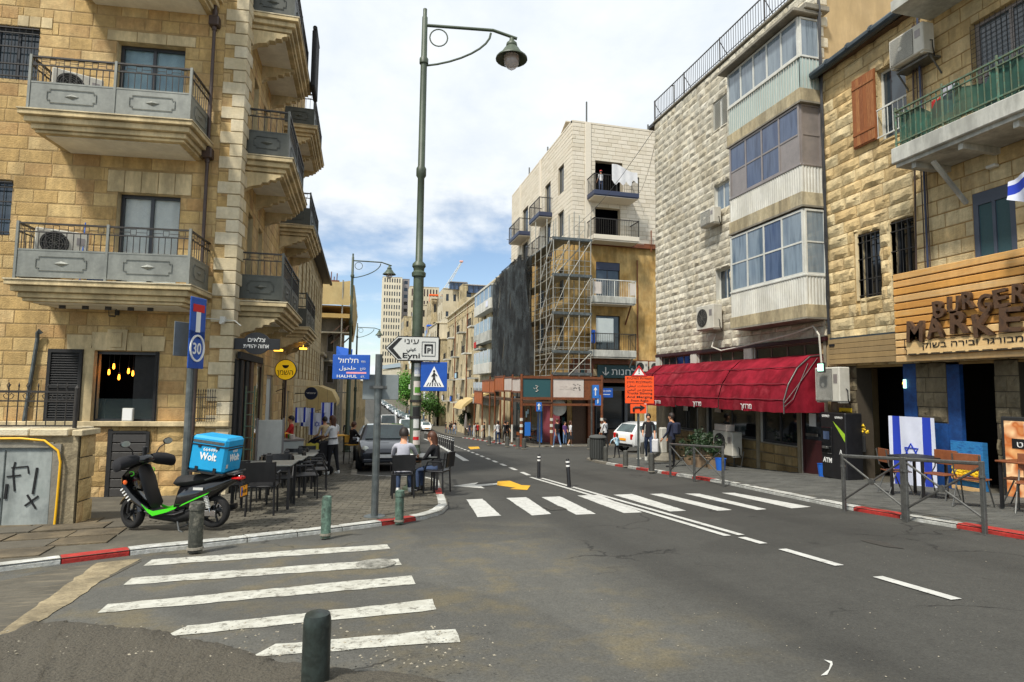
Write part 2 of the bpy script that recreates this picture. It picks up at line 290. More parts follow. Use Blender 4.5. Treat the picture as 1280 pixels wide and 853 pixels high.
class MB:
    def __init__(s): s.v = []; s.f = []; s.m = []; s.T = None
    def add(s, vs, fs, mi=0):
        b = len(s.v)
        if s.T is not None: vs = [s.T @ V(p) for p in vs]
        s.v += [tuple(p) for p in vs]
        for q in fs: s.f.append([b+i for i in q]); s.m.append(mi)
        return s
    def box(s, x0, x1, y0, y1, z0, z1, mi=0, ch=0):
        if ch:
            c = min(ch, (x1-x0)/3, (y1-y0)/3, (z1-z0)/3)
            vs = []
            for z, e in ((z0, c), (z0+c, 0), (z1-c, 0), (z1, c)):
                vs += [(x0+e+(c if not e else 0), y0+e, z), (x1-e-(c if not e else 0), y0+e, z), (x1-e, y0+e+(c if not e else 0), z), (x1-e, y1-e-(c if not e else 0), z),
                       (x1-e-(c if not e else 0), y1-e, z), (x0+e+(c if not e else 0), y1-e, z), (x0+e, y1-e-(c if not e else 0), z), (x0+e, y0+e+(c if not e else 0), z)]
            fs = [list(range(7, -1, -1)), list(range(24, 32))]
            for k in range(3):
                for i in range(8): j = (i+1) % 8; fs.append([k*8+i, k*8+j, k*8+8+j, k*8+8+i])
            return s.add(vs, fs, mi)
        return s.add([(x0, y0, z0), (x1, y0, z0), (x1, y1, z0), (x0, y1, z0), (x0, y0, z1), (x1, y0, z1), (x1, y1, z1), (x0, y1, z1)],
                     [(0, 3, 2, 1), (4, 5, 6, 7), (0, 1, 5, 4), (1, 2, 6, 5), (2, 3, 7, 6), (3, 0, 4, 7)], mi)
    def tube(s, pts, r, seg=8, mi=0, closed=False):
        pts = [V(p) for p in pts]; n = len(pts); rs = r if isinstance(r, (list, tuple)) else [r]*n
        vs = []; pv = None
        for i, p in enumerate(pts):
            if closed: t = pts[(i+1) % n]-pts[i-1]
            else: t = pts[min(i+1, n-1)]-pts[max(i-1, 0)]
            if t.length < 1e-9: t = V((0, 0, 1))
            t.normalize()
            if pv is None:
                a = V((0, 0, 1)) if abs(t.z) < .9 else V((1, 0, 0)); pv = t.cross(a).normalized()
            else:
                pv = (pv - t*pv.dot(t))
                pv = pv.normalized() if pv.length > 1e-6 else t.cross(V((0, 0, 1))).normalized()
            q = t.cross(pv)
            for k in range(seg):
                a = 2*math.pi*(k+.5)/seg; vs.append(p + (pv*math.cos(a)+q*math.sin(a))*rs[i])
        fs = []
        for i in range(n if closed else n-1):
            j = (i+1) % n
            for k in range(seg): l = (k+1) % seg; fs.append((i*seg+k, i*seg+l, j*seg+l, j*seg+k))
        if not closed: fs += [list(range(seg-1, -1, -1)), list(range((n-1)*seg, n*seg))]
        return s.add(vs, fs, mi)
    def lathe(s, prof, seg=16, c=(0, 0, 0), axis='Z', mi=0, ring=0):
        if ring: prof = list(prof)+[prof[0]]
        vs = []; n = len(prof)
        for r, z in prof:
            for k in range(seg):
                a = 2*math.pi*k/seg; p = (max(r, 1e-4)*math.cos(a), max(r, 1e-4)*math.sin(a), z)
                if axis == 'X': p = (p[2], p[0], p[1])
                if axis == 'Y': p = (p[0], p[2], p[1])
                vs.append((p[0]+c[0], p[1]+c[1], p[2]+c[2]))
        fs = []
        for i in range(n-1):
            for k in range(seg): l = (k+1) % seg; fs.append((i*seg+k, i*seg+l, (i+1)*seg+l, (i+1)*seg+k))
        if not ring: fs += [list(range(seg-1, -1, -1)), list(range((n-1)*seg, n*seg))]
        return s.add(vs, fs, mi)
    def prism(s, poly, y0, y1, mi=0):   # poly in x,z extruded along y
        n = len(poly)
        vs = [(x, y0, z) for x, z in poly]+[(x, y1, z) for x, z in poly]
        fs = [list(range(n)), list(range(2*n-1, n-1, -1))]+[(i, (i+1) % n, n+(i+1) % n, n+i) for i in range(n)]
        return s.add(vs, fs, mi)
    def slab(s, poly, t, mi=0):   # poly of 3d points, thickness t upward
        n = len(poly); vs = [V(p) for p in poly]+[V(p)+V((0, 0, t)) for p in poly]
        fs = [list(range(n-1, -1, -1)), list(range(n, 2*n))]+[(i, (i+1) % n, n+(i+1) % n, n+i) for i in range(n)]
        return s.add(vs, fs, mi)
    def quad(s, a, b, c, d, mi=0): return s.add([a, b, c, d], [(0, 1, 2, 3)], mi)
    def mesh(s, name, mats, smooth=False):
        me = D.meshes.new(name); me.from_pydata(s.v, [], s.f)
        if not isinstance(mats, (list, tuple)): mats = [mats]
        for q in mats: me.materials.append(mt[q] if isinstance(q, str) else q)
        if len(mats) > 1: me.polygons.foreach_set('material_index', s.m)
        bm = bmesh.new(); bm.from_mesh(me); bmesh.ops.recalc_face_normals(bm, faces=bm.faces); bm.to_mesh(me); bm.free()
        if smooth:
            me.polygons.foreach_set('use_smooth', [True]*len(me.polygons))
            try: me.set_sharp_from_angle(angle=rad(smooth if smooth > 1 else 40))
            except Exception: pass
        return me
    def build(s, name, mats, parent=None, W=None, smooth=False, label=None, cat=None, group=None, kind=None):
        o = D.objects.new(name, s.mesh(name, mats, smooth))
        link(o, parent, W if W is not None else (WM[parent.name] if parent is not None else I_()))
        setp(o, dict(label=label, category=cat, group=group, kind=kind)); return o
def inst(name, me, parent, W, **k):
    o = D.objects.new(name, me); link(o, parent, W); setp(o, k); return o
def copy_tree(o, W=None, parent=None, label=None, group=None):
    c = o.copy(); C.objects.link(c)
    if parent is None: c.matrix_world = W; WM[c.name] = W.copy()
    else: c.parent = parent; WM[c.name] = WM[parent.name] @ o.matrix_local
    if label: c['label'] = label
    if group: c['group'] = group
    for ch in o.children: copy_tree(ch, None, c)
    return c
def text(s, W, h, mat, name='lettering', parent=None, w=None, align='CENTER', ext=.003, bold=0, **k):
    """flat lettering in the local x/z plane facing -y"""
    c = D.curves.new('txt', 'FONT'); c.body = s; c.size = h*1.38; c.align_x = align; c.extrude = ext; c.offset = bold*h; c.resolution_u = 3
    o = D.objects.new('txt', c); me = evalmesh(o)
    me.name = name; me.materials.clear(); me.materials.append(mt[mat])
    if len(me.vertices):
        xs = [v.co.x for v in me.vertices]; cw = max(xs)-min(xs)
        sx_ = (w/cw) if (w and cw > 0) else 1
        me.transform(RO(rad(90), 4, 'X') @ MX.Scale(sx_, 4, (1, 0, 0)))
    return inst(name, me, parent, W, **k)
def he(s): return s[::-1]
def frameW(ox, oy, ux, uy, oz=0):
    """facade frame: x to the right seen from outside, y into the wall, z up"""
    l = math.hypot(ux, uy); ux /= l; uy /= l
    return MX(((ux, -uy, 0, ox), (uy, ux, 0, oy), (0, 0, 1, oz), (0, 0, 0, 1)))
class Fac:
    def __init__(s, ox, oy, ux, uy): s.W = frameW(ox, oy, ux, uy); s.I = s.W.inverted()
    def p(s, x, y, d=0):
        a = s.I @ CP; b = s.I.to_3x3() @ ray(x, y); t = (-d-a.y)/b.y; q = a+t*b; return q.x, q.z
    def at(s, u, z, d=0, rz=0): return s.W @ TR((u, -d, z)) @ RO(rz, 4, 'Z')
    def gz(s, u, d=0): q = s.W @ V((u, -d, 0)); return gz(q.y)
def block_mesh(kind, seed):
    r = random.Random(seed); b = MB()
    if kind == 'rock':
        nx, nz = 5, 4; g = []
        for j in range(nz):
            for i in range(nx):
                edge = i in (0, nx-1) or j in (0, nz-1)
                x = i/(nx-1); z = j/(nz-1)
                if not edge: x += r.uniform(-.07, .07); z += r.uniform(-.09, .09)
                g.append((.015+x*.97, -(.28 if edge else r.uniform(.55, 1.05)), .03+z*.94))
        fs = [(j*nx+i, j*nx+i+1, (j+1)*nx+i+1, (j+1)*nx+i) for j in range(nz-1) for i in range(nx-1)]
        rim = [i for i in range(nx)]+[j*nx+nx-1 for j in range(1, nz)]+[(nz-1)*nx+i for i in range(nx-2, -1, -1)]+[j*nx for j in range(nz-2, 0, -1)]
        n0 = len(g); g += [(g[i][0], 0, g[i][2]) for i in rim]
        k = len(rim); fs += [(rim[i], n0+i, n0+(i+1) % k, rim[(i+1) % k]) for i in range(k)]
        b.add(g, fs)
    else:
        e = .02; f = .045
        vs = [(e, 0, f), (1-e, 0, f), (1-e, 0, 1-f), (e, 0, 1-f), (e, -.6, f), (1-e, -.6, f), (1-e, -.6, 1-f), (e, -.6, 1-f),
              (e*2.2, -1, f*2.2), (1-e*2.2, -1+r.uniform(-.2, .2), f*2.2), (1-e*2.2, -1, 1-f*2.2), (e*2.2, -1+r.uniform(-.2, .2), 1-f*2.2)]
        fs = [(8, 9, 10, 11)]+[(i, (i+1) % 4, 4+(i+1) % 4, 4+i) for i in range(4)]+[(4+i, 4+(i+1) % 4, 8+(i+1) % 4, 8+i) for i in range(4)]
        b.add(vs, fs)
    return b
BK = {k: [block_mesh(k, s) for s in range(6)] for k in ('rock', 'flat')}
BM_ = {}
def bmesh_for(kind, i, mat):
    key = (kind, i, mat)
    if key not in BM_: BM_[key] = BK[kind][i].mesh('stone_block', mat)
    return BM_[key]
def sub_rect(rs, h):
    out = []
    for (a, b, c, d) in rs:
        if h[0] >= b or h[1] <= a or h[2] >= d or h[3] <= c: out.append((a, b, c, d)); continue
        if h[0] > a: out.append((a, h[0], c, d))
        if h[1] < b: out.append((h[1], b, c, d))
        a2, b2 = max(a, h[0]), min(b, h[1])
        if h[2] > c: out.append((a2, b2, c, h[2]))
        if h[3] < d: out.append((a2, b2, h[3], d))
    return [q for q in out if q[1]-q[0] > .05 and q[3]-q[2] > .05]
def courses(u0, u1, z0, z1, ch, bw, holes=(), seed=1, maxw=None):
    r = random.Random(seed); out = []; z = z0; row = 0
    n = max(1, round((z1-z0)/ch)); h = (z1-z0)/n
    for k in range(n):
        u = u0 - r.uniform(0, bw)
        while u < u1:
            w_ = bw*r.uniform(.65, 1.4); a, b = max(u, u0), min(u+w_, u1); u += w_
            if b-a < .06: continue
            rs = [(a, b, z0+k*h, z0+(k+1)*h)]
            for hh in holes: rs = sub_rect(rs, hh)
            out += rs
    return out
def masonry(parent, sets, mat, limit=300, name='stone_block', stuff='wall_stones'):
    """sets: list of (W, blocks, kind, protrusion)"""
    al = []
    for W, bl, kind, pr in sets:
        for q in bl:
            c = W @ V(((q[0]+q[1])/2, 0, (q[2]+q[3])/2)); p = proj(c); sc_ = 0
            if p and -60 < p[0] < 1340 and -60 < p[1] < 900: sc_ = (q[1]-q[0])*(q[3]-q[2])/p[2]**2
            al.append((sc_, W, q, kind, pr))
    al.sort(key=lambda t: -t[0])
    r = random.Random(5)
    for k, (s_, W, q, kind, pr) in enumerate(al[:limit]):
        i = r.randrange(6)
        M = W @ TR((q[0], .0, q[2])) @ DG((q[1]-q[0], pr*r.uniform(.8, 1.2), q[3]-q[2], 1))
        inst(name, bmesh_for(kind, i, mat), parent, M)
    rest = al[limit:]
    if rest:
        b = MB()
        for (s_, W, q, kind, pr) in rest:
            src = BK[kind][r.randrange(6)]; M = W @ TR((q[0], 0, q[2])) @ DG((q[1]-q[0], pr*r.uniform(.8, 1.2), q[3]-q[2], 1))
            b.add([M @ V(p) for p in src.v], src.f)
        b.build(stuff, mat, parent, I_(), kind='stuff')
def wall(name, parent, W, u0, u1, z0, z1, holes, mat, dep=.25, rev=None, back=.5, inner='interior'):
    """front sheet with real openings: reveals and a dark room behind each"""
    b = MB(); us = sorted({u0, u1, *[h[0] for h in holes], *[h[1] for h in holes]}); zs = sorted({z0, z1, *[h[2] for h in holes], *[h[3] for h in holes]})
    us = [u for u in us if u0 <= u <= u1]; zs = [z for z in zs if z0 <= z <= z1]
    for i in range(len(us)-1):
        for j in range(len(zs)-1):
            cu, cz = (us[i]+us[i+1])/2, (zs[j]+zs[j+1])/2
            if any(h[0] < cu < h[1] and h[2] < cz < h[3] for h in holes): continue
            b.quad((us[i], 0, zs[j]), (us[i+1], 0, zs[j]), (us[i+1], 0, zs[j+1]), (us[i], 0, zs[j+1]))
    for h in holes:
        a, c, e, f = h[:4]; dd = h[4] if len(h) > 4 else dep
        for (p, q) in (((a, e), (a, f)), ((c, f), (c, e)), ((a, f), (c, f)), ((c, e), (a, e))):
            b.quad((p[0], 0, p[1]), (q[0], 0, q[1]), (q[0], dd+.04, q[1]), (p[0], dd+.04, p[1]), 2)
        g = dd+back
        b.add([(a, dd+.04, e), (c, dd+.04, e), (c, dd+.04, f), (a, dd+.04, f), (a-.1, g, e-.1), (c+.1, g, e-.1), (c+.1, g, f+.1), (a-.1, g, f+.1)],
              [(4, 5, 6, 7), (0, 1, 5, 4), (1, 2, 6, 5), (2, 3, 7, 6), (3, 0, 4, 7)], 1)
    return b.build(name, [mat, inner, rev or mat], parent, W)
def window(parent, W, u0, u1, z0, z1, dep=.2, frame='frame_dark', glass='glass', cols=2, rows=1, fw_=.05, curtain=None, name='window', bars=None, split=None, **k):
    b = MB(); t = .05
    for (a, c, e, f) in ((u0, u0+fw_, z0, z1), (u1-fw_, u1, z0, z1), (u0+fw_, u1-fw_, z0, z0+fw_), (u0+fw_, u1-fw_, z1-fw_, z1)): b.box(a, c, dep, dep+t, e, f)
    cu = [u0+fw_+(u1-u0-2*fw_)*i/cols for i in range(cols+1)]; cz = [z0+fw_+(z1-z0-2*fw_)*i/rows for i in range(rows+1)]
    if split: cz = [z0+fw_]+[z0+(z1-z0)*q for q in split]+[z1-fw_]
    for c in cu[1:-1]: b.box(c-fw_*.45, c+fw_*.45, dep+.003, dep+t-.003, z0+fw_, z1-fw_)
    for c in cz[1:-1]: b.box(u0+fw_, u1-fw_, dep+.008, dep+t-.008, c-fw_*.4, c+fw_*.4)
    o = b.build(name, frame, parent, W, **k)
    for i in range(len(cu)-1):
        for j in range(len(cz)-1):
            g = glass[(i+j*cols) % len(glass)] if isinstance(glass, list) else glass
            p = MB().box(cu[i], cu[i+1], dep+.022, dep+.03, cz[j], cz[j+1]); p.build('pane', g, o, W)
    if curtain:
        p = MB(); n = 14; vs = []
        for i in range(n+1):
            u = u0+.03+(u1-u0-.06)*i/n; y = dep+.07+.02*math.sin(i*2.1)
            vs += [(u, y, z0+.04), (u, y, z1-.04)]
        p.add(vs, [(2*i, 2*i+2, 2*i+3, 2*i+1) for i in range(n)]); p.build('curtain', curtain, o, W, smooth=80)
    if bars:
        p = MB(); nb = max(2, int((u1-u0)/.12))
        for i in range(1, nb): u = u0+(u1-u0)*i/nb; p.tube([(u, -.02, z0), (u, -.02, z1)], .008, 5)
        for z in (z0+.06, z0+(z1-z0)*.28, z0+(z1-z0)*.6, z0+(z1-z0)*.86, z1-.05): p.box(u0, u1, -.035, -.005, z-.01, z+.01)
        p.build('window_bars', bars, o, W)
    return o
def railbars(b, p0, p1, z0, z1, sp=.12, r=.008, seg=4, mi=0):
    p0 = V(p0); p1 = V(p1); n = max(1, int((p1-p0).length/sp))
    for i in range(n+1):
        q = p0+(p1-p0)*i/n; b.tube([(q.x, q.y, q.z+z0), (q.x, q.y, q.z+z1)], r, seg, mi)
# ================================================================== GROUND
def cxx(Y):   # road centre line
    P = [(-60, 4.65), (15.8, 4.68), (31, 5.86), (50, 7.25), (71, 8.4), (100, 8.6), (139, 7.5), (242, 4.5), (400, 0.), (700, -8.)]
    for (a, xa), (b, xb) in zip(P, P[1:]):
        if Y <= b: return xa+(xb-xa)*(Y-a)/(b-a)
    return P[-1][1]
YS = [-60, -20]+list(range(-8, 76, 4))+list(range(78, 110, 3))+[120, 135, 150, 180, 220, 270, 330, 400, 480, 600, 900, 2500]
def strip(name, f0, f1, ys, dz, mat, kind='structure', parent=None, thick=0):
    b = MB(); vs = []
    for y in ys: vs += [(f0(y), y, gz(y)+dz), (f1(y), y, gz(y)+dz)]
    b.add(vs, [(2*i, 2*i+1, 2*i+3, 2*i+2) for i in range(len(ys)-1)])
    return b.build(name, mat, parent, kind=kind if parent is None else None)
strip('ground', lambda y: -700, lambda y: 700, YS, -.02, 'earth')
def asphalt():
    m = D.materials.new('asphalt'); m.use_nodes = True; t = m.node_tree; b = t.nodes['Principled BSDF']; l = t.links
    g = t.nodes.new('ShaderNodeNewGeometry'); P = g.outputs['Position']
    def M(op, a, c, e=None):
        n = t.nodes.new('ShaderNodeMath'); n.operation = op
        for i, q in enumerate((a, c, e)):
            if q is None: continue
            if isinstance(q, (int, float)): n.inputs[i].default_value = q
            else: l.new(q, n.inputs[i])
        return n.outputs[0]
    def noise(s, d=6, r=.6, st=None):
        n = t.nodes.new('ShaderNodeTexNoise'); n.inputs['Scale'].default_value = s; n.inputs['Detail'].default_value = d; n.inputs['Roughness'].default_value = r
        if st: mp = t.nodes.new('ShaderNodeMapping'); mp.inputs['Scale'].default_value = st; l.new(P, mp.inputs[0]); l.new(mp.outputs[0], n.inputs[0])
        else: l.new(P, n.inputs[0])
        return n.outputs[0]
    def mr(v, a, c, e, f):
        n = t.nodes.new('ShaderNodeMapRange'); n.interpolation_type = 'SMOOTHSTEP'
        for i, q in enumerate((a, c, e, f)): n.inputs[i+1].default_value = q
        l.new(v, n.inputs[0]); return n.outputs[0]
    s = t.nodes.new('ShaderNodeSeparateXYZ'); l.new(P, s.inputs[0])
    big = noise(.45, 6); mid = noise(2.2, 6); fine = noise(55, 3, .8); streak = noise(1., 5, .6, (3.2, .22, 1))
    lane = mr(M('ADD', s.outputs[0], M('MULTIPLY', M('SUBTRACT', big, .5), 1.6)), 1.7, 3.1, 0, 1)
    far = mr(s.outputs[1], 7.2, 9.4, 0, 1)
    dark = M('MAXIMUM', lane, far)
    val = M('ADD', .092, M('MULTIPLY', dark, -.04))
    val = M('MULTIPLY', val, M('ADD', .62, M('MULTIPLY', mid, .4))) if False else M('MULTIPLY', val, M('ADD', .55, M('ADD', M('MULTIPLY', mid, .35), M('MULTIPLY', M('ADD', big, streak), .3))))
    val = M('MULTIPLY', val, M('ADD', .05, M('MULTIPLY', M('ADD', fine, M('MULTIPLY', noise(12, 4, .7), .3)), 1.45)))
    sp = t.nodes.new('ShaderNodeTexVoronoi'); sp.inputs['Scale'].default_value = 16; l.new(P, sp.inputs[0])
    spk = mr(sp.outputs['Distance'], .05, .10, .11, 0)
    val = M('ADD', val, M('MULTIPLY', spk, mr(noise(1.3), .5, .62, 0, 1)))
    wn = t.nodes.new('ShaderNodeTexNoise'); wn.inputs['Scale'].default_value = 1.6; wn.inputs['Detail'].default_value = 6; l.new(P, wn.inputs[0])
    va = t.nodes.new('ShaderNodeVectorMath'); va.operation = 'MULTIPLY_ADD'; va.inputs[1].default_value = (.9, .9, .9); l.new(wn.outputs['Color'], va.inputs[0]); l.new(P, va.inputs[2])
    vc = t.nodes.new('ShaderNodeTexVoronoi'); vc.feature = 'DISTANCE_TO_EDGE'; vc.inputs['Scale'].default_value = .42; l.new(va.outputs[0], vc.inputs[0])
    crk = M('MULTIPLY', mr(vc.outputs['Distance'], .002, .009, 1, 0), mr(noise(.5, 3), .5, .6, 0, 1))
    pat = mr(noise(.22, 2, .4, (1, 1.6, 1)), .52, .54, 0, .15)
    val = M('MULTIPLY', val, M('SUBTRACT', M('SUBTRACT', 1., M('MULTIPLY', crk, .6)), pat))
    tr = M('ADD', mr(M('ABSOLUTE', M('SUBTRACT', s.outputs[0], 3.0), 0), .0, .5, -.17, 0), mr(M('ABSOLUTE', M('SUBTRACT', s.outputs[0], 6.3), 0), .0, .6, -.17, 0))
    val = M('MULTIPLY', val, M('ADD', 1., tr))
    od = t.nodes.new('ShaderNodeTexVoronoi'); od.inputs['Scale'].default_value = 1.1; l.new(P, od.inputs[0])
    val = M('MULTIPLY', val, mr(M('ADD', od.outputs['Distance'], M('MULTIPLY', fine, .05)), .06, .13, .62, 1))
    col = t.nodes.new('ShaderNodeCombineColor')
    dust = M('MULTIPLY', mr(mid, .45, .7, 0, 1), M('SUBTRACT', 1., dark))
    l.new(M('MULTIPLY', val, M('ADD', 1.02, M('MULTIPLY', dust, .3))), col.inputs[0]); l.new(M('MULTIPLY', val, M('ADD', 1.0, M('MULTIPLY', dust, .14))), col.inputs[1]); l.new(M('MULTIPLY', val, M('ADD', .88, M('MULTIPLY', dust, -.14))), col.inputs[2])
    l.new(col.outputs[0], b.inputs['Base Color']); b.inputs['Roughness'].default_value = .82; b.inputs['Specular IOR Level'].default_value = .35
    bb = t.nodes.new('ShaderNodeBump'); bb.inputs['Strength'].default_value = .5; bb.inputs['Distance'].default_value = .01; l.new(noise(70, 2, .8), bb.inputs['Height']); l.new(bb.outputs[0], b.inputs['Normal'])
    return m
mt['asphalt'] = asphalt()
YR = [-8]+list(range(-4, 76, 4))+list(range(78, 110, 3))+[120, 135, 150, 180, 220, 270, 330, 400, 480]
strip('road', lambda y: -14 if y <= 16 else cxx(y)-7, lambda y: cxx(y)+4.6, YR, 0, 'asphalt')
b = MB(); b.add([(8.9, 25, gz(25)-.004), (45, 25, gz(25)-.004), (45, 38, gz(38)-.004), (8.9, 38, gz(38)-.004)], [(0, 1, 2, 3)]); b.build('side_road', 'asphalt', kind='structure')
def worn(name, col, thr):
    m = pm(name, col, ns=8, na=.12, rough=.75); t = m.node_tree; l = t.links; b = t.nodes['Principled BSDF']
    src = b.inputs['Base Color'].links[0].from_socket
    n = t.nodes.new('ShaderNodeTexNoise'); n.inputs['Scale'].default_value = 11; n.inputs['Detail'].default_value = 12; n.inputs['Roughness'].default_value = .85
    g = t.nodes.new('ShaderNodeNewGeometry'); l.new(g.outputs['Position'], n.inputs[0])
    r = t.nodes.new('ShaderNodeMapRange'); r.inputs[1].default_value = thr; r.inputs[2].default_value = thr+.09; l.new(n.outputs[0], r.inputs[0])
    mx = t.nodes.new('ShaderNodeMix'); mx.data_type = 'RGBA'; l.new(r.outputs[0], mx.inputs[0]); l.new(src, mx.inputs[6]); mx.inputs[7].default_value = S(98, 94, 84)
    l.new(mx.outputs[2], b.inputs['Base Color']); mt[name] = m
worn('zebra_paint', [S(196, 196, 186), S(164, 162, 150)], .51); worn('line_paint', [S(200, 200, 195), S(172, 172, 166)], .55)
worn('arrow_white', [S(190, 190, 184)], .56); worn('arrow_yellow', [S(222, 172, 30), S(200, 150, 26)], .6)
def poly(b, px, dz, mi=0, jit=0):
    """flat marking outlined by ground points"""
    r = random.Random(3); vs = []
    n = len(px)
    P = [G(x, y) for x, y in px]
    out = []
    for i in range(n):
        a, c = P[i], P[(i+1) % n]; k = max(1, int((c-a).length/.12)) if jit else 1
        for j in range(k):
            q = a+(c-a)*j/k
            out.append((q.x+r.uniform(-jit, jit), q.y+r.uniform(-jit, jit), 0))
    out = [(x, y, gz(y)+dz) for x, y, _ in out]
    b.add(out, [tuple(range(len(out)))], mi)
    return b
ZB = [[(180, 708), (190, 700), (484, 681), (488, 687)], [(155, 732), (165, 723), (498, 699), (502, 707), (440, 712)], [(123, 767), (135, 756), (514, 720), (520, 731)],
      [(205, 797), (235, 783), (540, 750), (546, 763)], [(316, 822), (345, 806), (568, 787), (576, 803)]]
for i, q in enumerate(ZB):
    b = MB(); poly(b, q, .005, jit=.012); b.build('crosswalk_stripe', 'zebra_paint', kind='structure')
ZB2 = [[(583, 625), (603, 624), (626, 645), (597, 647)], [(633, 623), (658, 622), (689, 643), (665, 645)], [(677, 622), (700, 621), (745, 643), (720, 644)], [(722, 620), (748, 619), (803, 641), (780, 642)],
       [(767, 619), (790, 618), (858, 639), (838, 640)], [(812, 618), (828, 617.5), (915, 638), (897, 639)], [(856, 617.5), (874, 617.5), (958, 637), (946, 638)], [(902, 616.5), (918, 616.5), (1013, 634), (990, 636)]]
for q in ZB2:
    b = MB(); poly(b, q, .005, jit=.008); b.build('crosswalk_stripe', 'line_paint', kind='structure')
b = MB()
for x in (4.56, 4.76): b.add([(x-.05, 6.75, gz(6.75)+.009), (x+.05, 6.75, gz(6.75)+.009), (x+.07, 15.8, gz(15.8)+.009), (x-.03, 15.8, gz(15.8)+.009)], [(0, 1, 2, 3)])
b.build('centre_line', 'line_paint', kind='structure')
def dash(x0, y0, x1, y1, w_=.055):
    b = MB(); b.add([(x0-w_, y0, gz(y0)+.009), (x0+w_, y0, gz(y0)+.009), (x1+w_, y1, gz(y1)+.009), (x1-w_, y1, gz(y1)+.009)], [(0, 1, 2, 3)]); b.build('lane_dash', 'line_paint', kind='structure')
for y0, y1 in ((3.85, 4.6), (5.05, 5.88), (6.2, 6.62), (1.9, 2.8), (-.2, .8)): dash(4.67, y0, 4.67, y1)
y = 16.4
while y < 68: dash(cxx(y)-.02, y, cxx(y+1.2), y+1.2, .07); y += 2.05
b = MB(); poly(b, [(566, 608), (598, 603.5), (593, 606.5), (629, 603.8), (631, 605.5), (601, 608.3), (606, 611)], .006); b.build('turn_arrow', 'arrow_white', kind='structure')
b = MB(); poly(b, [(622, 602), (637, 601.3), (652, 607), (663, 607.5), (659, 613), (637, 611.8), (645, 610.4), (621, 607)], .007); b.build('turn_arrow', 'arrow_yellow', kind='structure')
b = MB(); poly(b, [(585, 559), (598, 558.5), (600, 561), (588, 562)], .006); b.build('turn_arrow', 'arrow_yellow', kind='structure')
b = MB(); poly(b, [(1030, 826), (1040, 828), (1041, 832), (1034, 845), (1026, 846), (1036, 838), (1038, 831)], .006); b.build('road_mark', 'arrow_white', kind='structure')
b = MB(); poly(b, [(1077, 676), (1088, 675), (1110, 679), (1130, 687), (1105, 684), (1085, 679)], .006, jit=.02); b.build('oil_stain', pm('oil', S(58, 56, 52), na=.5, rough=.6), kind='structure')
def cover(px, r_, mat='steel'):
    p = G(*px); b = MB(); b.lathe([(r_, 0), (r_, .012), (r_*.9, .012), (r_*.88, .007), (0, .007)], 24)
    for k in range(-3, 4): b.box(-r_*.6, r_*.6, k*r_*.2-.012, k*r_*.2+.012, .007, .014)
    o = b.build('manhole_cover', mat, None, TR(p+V((0, 0, .004))) @ RO(math.atan(-SL), 4, 'X'), label='round worn cover in the second stripe of the near crosswalk', cat='manhole cover')
cover((470, 706), .2, pm('cover_paint', [S(170, 168, 158), S(90, 88, 80)], ns=14, na=.3, rough=.7))
p = G(694, 636); b = MB(); b.box(-.15, .15, -.2, .2, 0, .006)
for k in range(-3, 4): b.box(-.13, .13, k*.05-.01, k*.05+.01, .006, .012)
b.build('drain_grate', pm('grate', [S(84, 82, 76), S(64, 62, 58)], ns=9), None, TR(p+V((0, 0, .006))) @ RO(math.atan(-SL), 4, 'X'), label='square drain grate beside the second stripe of the far crosswalk', cat='drain grate')
b = MB(); poly(b, [(-60, 800), (-20, 740), (0, 727), (140, 700), (176, 702), (0, 792), (-60, 812)], .004, jit=.01); b.build('side_lane', pm('streaked', [S(104, 97, 82), S(86, 82, 72), S(120, 111, 92)], ns=6, na=.35, stretch=(.4, 3.2, 1), bump=.2, dirt=.3), kind='structure')
b = MB(); poly(b, [(-80, 850), (-60, 818), (0, 790), (120, 705), (176, 699), (150, 712), (60, 772), (0, 808)], .006, jit=.02); b.build('concrete_strip', 'ochre_concrete', kind='structure')
b = MB(); r = random.Random(11)
edge = [(-120, 850), (-60, 822), (0, 797), (40, 780), (80, 777), (130, 782), (180, 786), (205, 790), (232, 799), (262, 805), (300, 812), (330, 822), (362, 830), (440, 840), (490, 842), (545, 852), (600, 870), (640, 900)]
E0 = [G(*q) for q in edge]; vs = []; fs = []
nn = 26; E1 = []
for a, c in zip(E0, E0[1:]):
    for k in range(6): E1.append(a+(c-a)*k/6)
E1.append(E0[-1]); foot = V((-.8, 1.2, 0))
for i, e in enumerate(E1):
    e = V((e.x+r.uniform(-.015, .015), e.y+r.uniform(-.02, .02), 0))
    for j in range(nn):
        t = (j/(nn-1)); q = e+(foot-e)*t
        h = .004 + .055*min(1, t*14)**.6 + (.02*(NZ.noise(V((q.x*2.3, q.y*2.3, 0)))+.3)+.014*NZ.noise(V((q.x*9, q.y*9, 3))) + .008*NZ.noise(V((q.x*30, q.y*30, 7))) if j else 0)
        vs.append((q.x, q.y, gz(q.y)+h))
m_ = len(E1)
for i in range(m_-1):
    for j in range(nn-1): fs.append((i*nn+j, (i+1)*nn+j, (i+1)*nn+j+1, i*nn+j+1))
b.add(vs, fs); b.build('asphalt_patch', 'rough_asphalt', kind='structure', smooth=80)
b = MB(); r = random.Random(4)
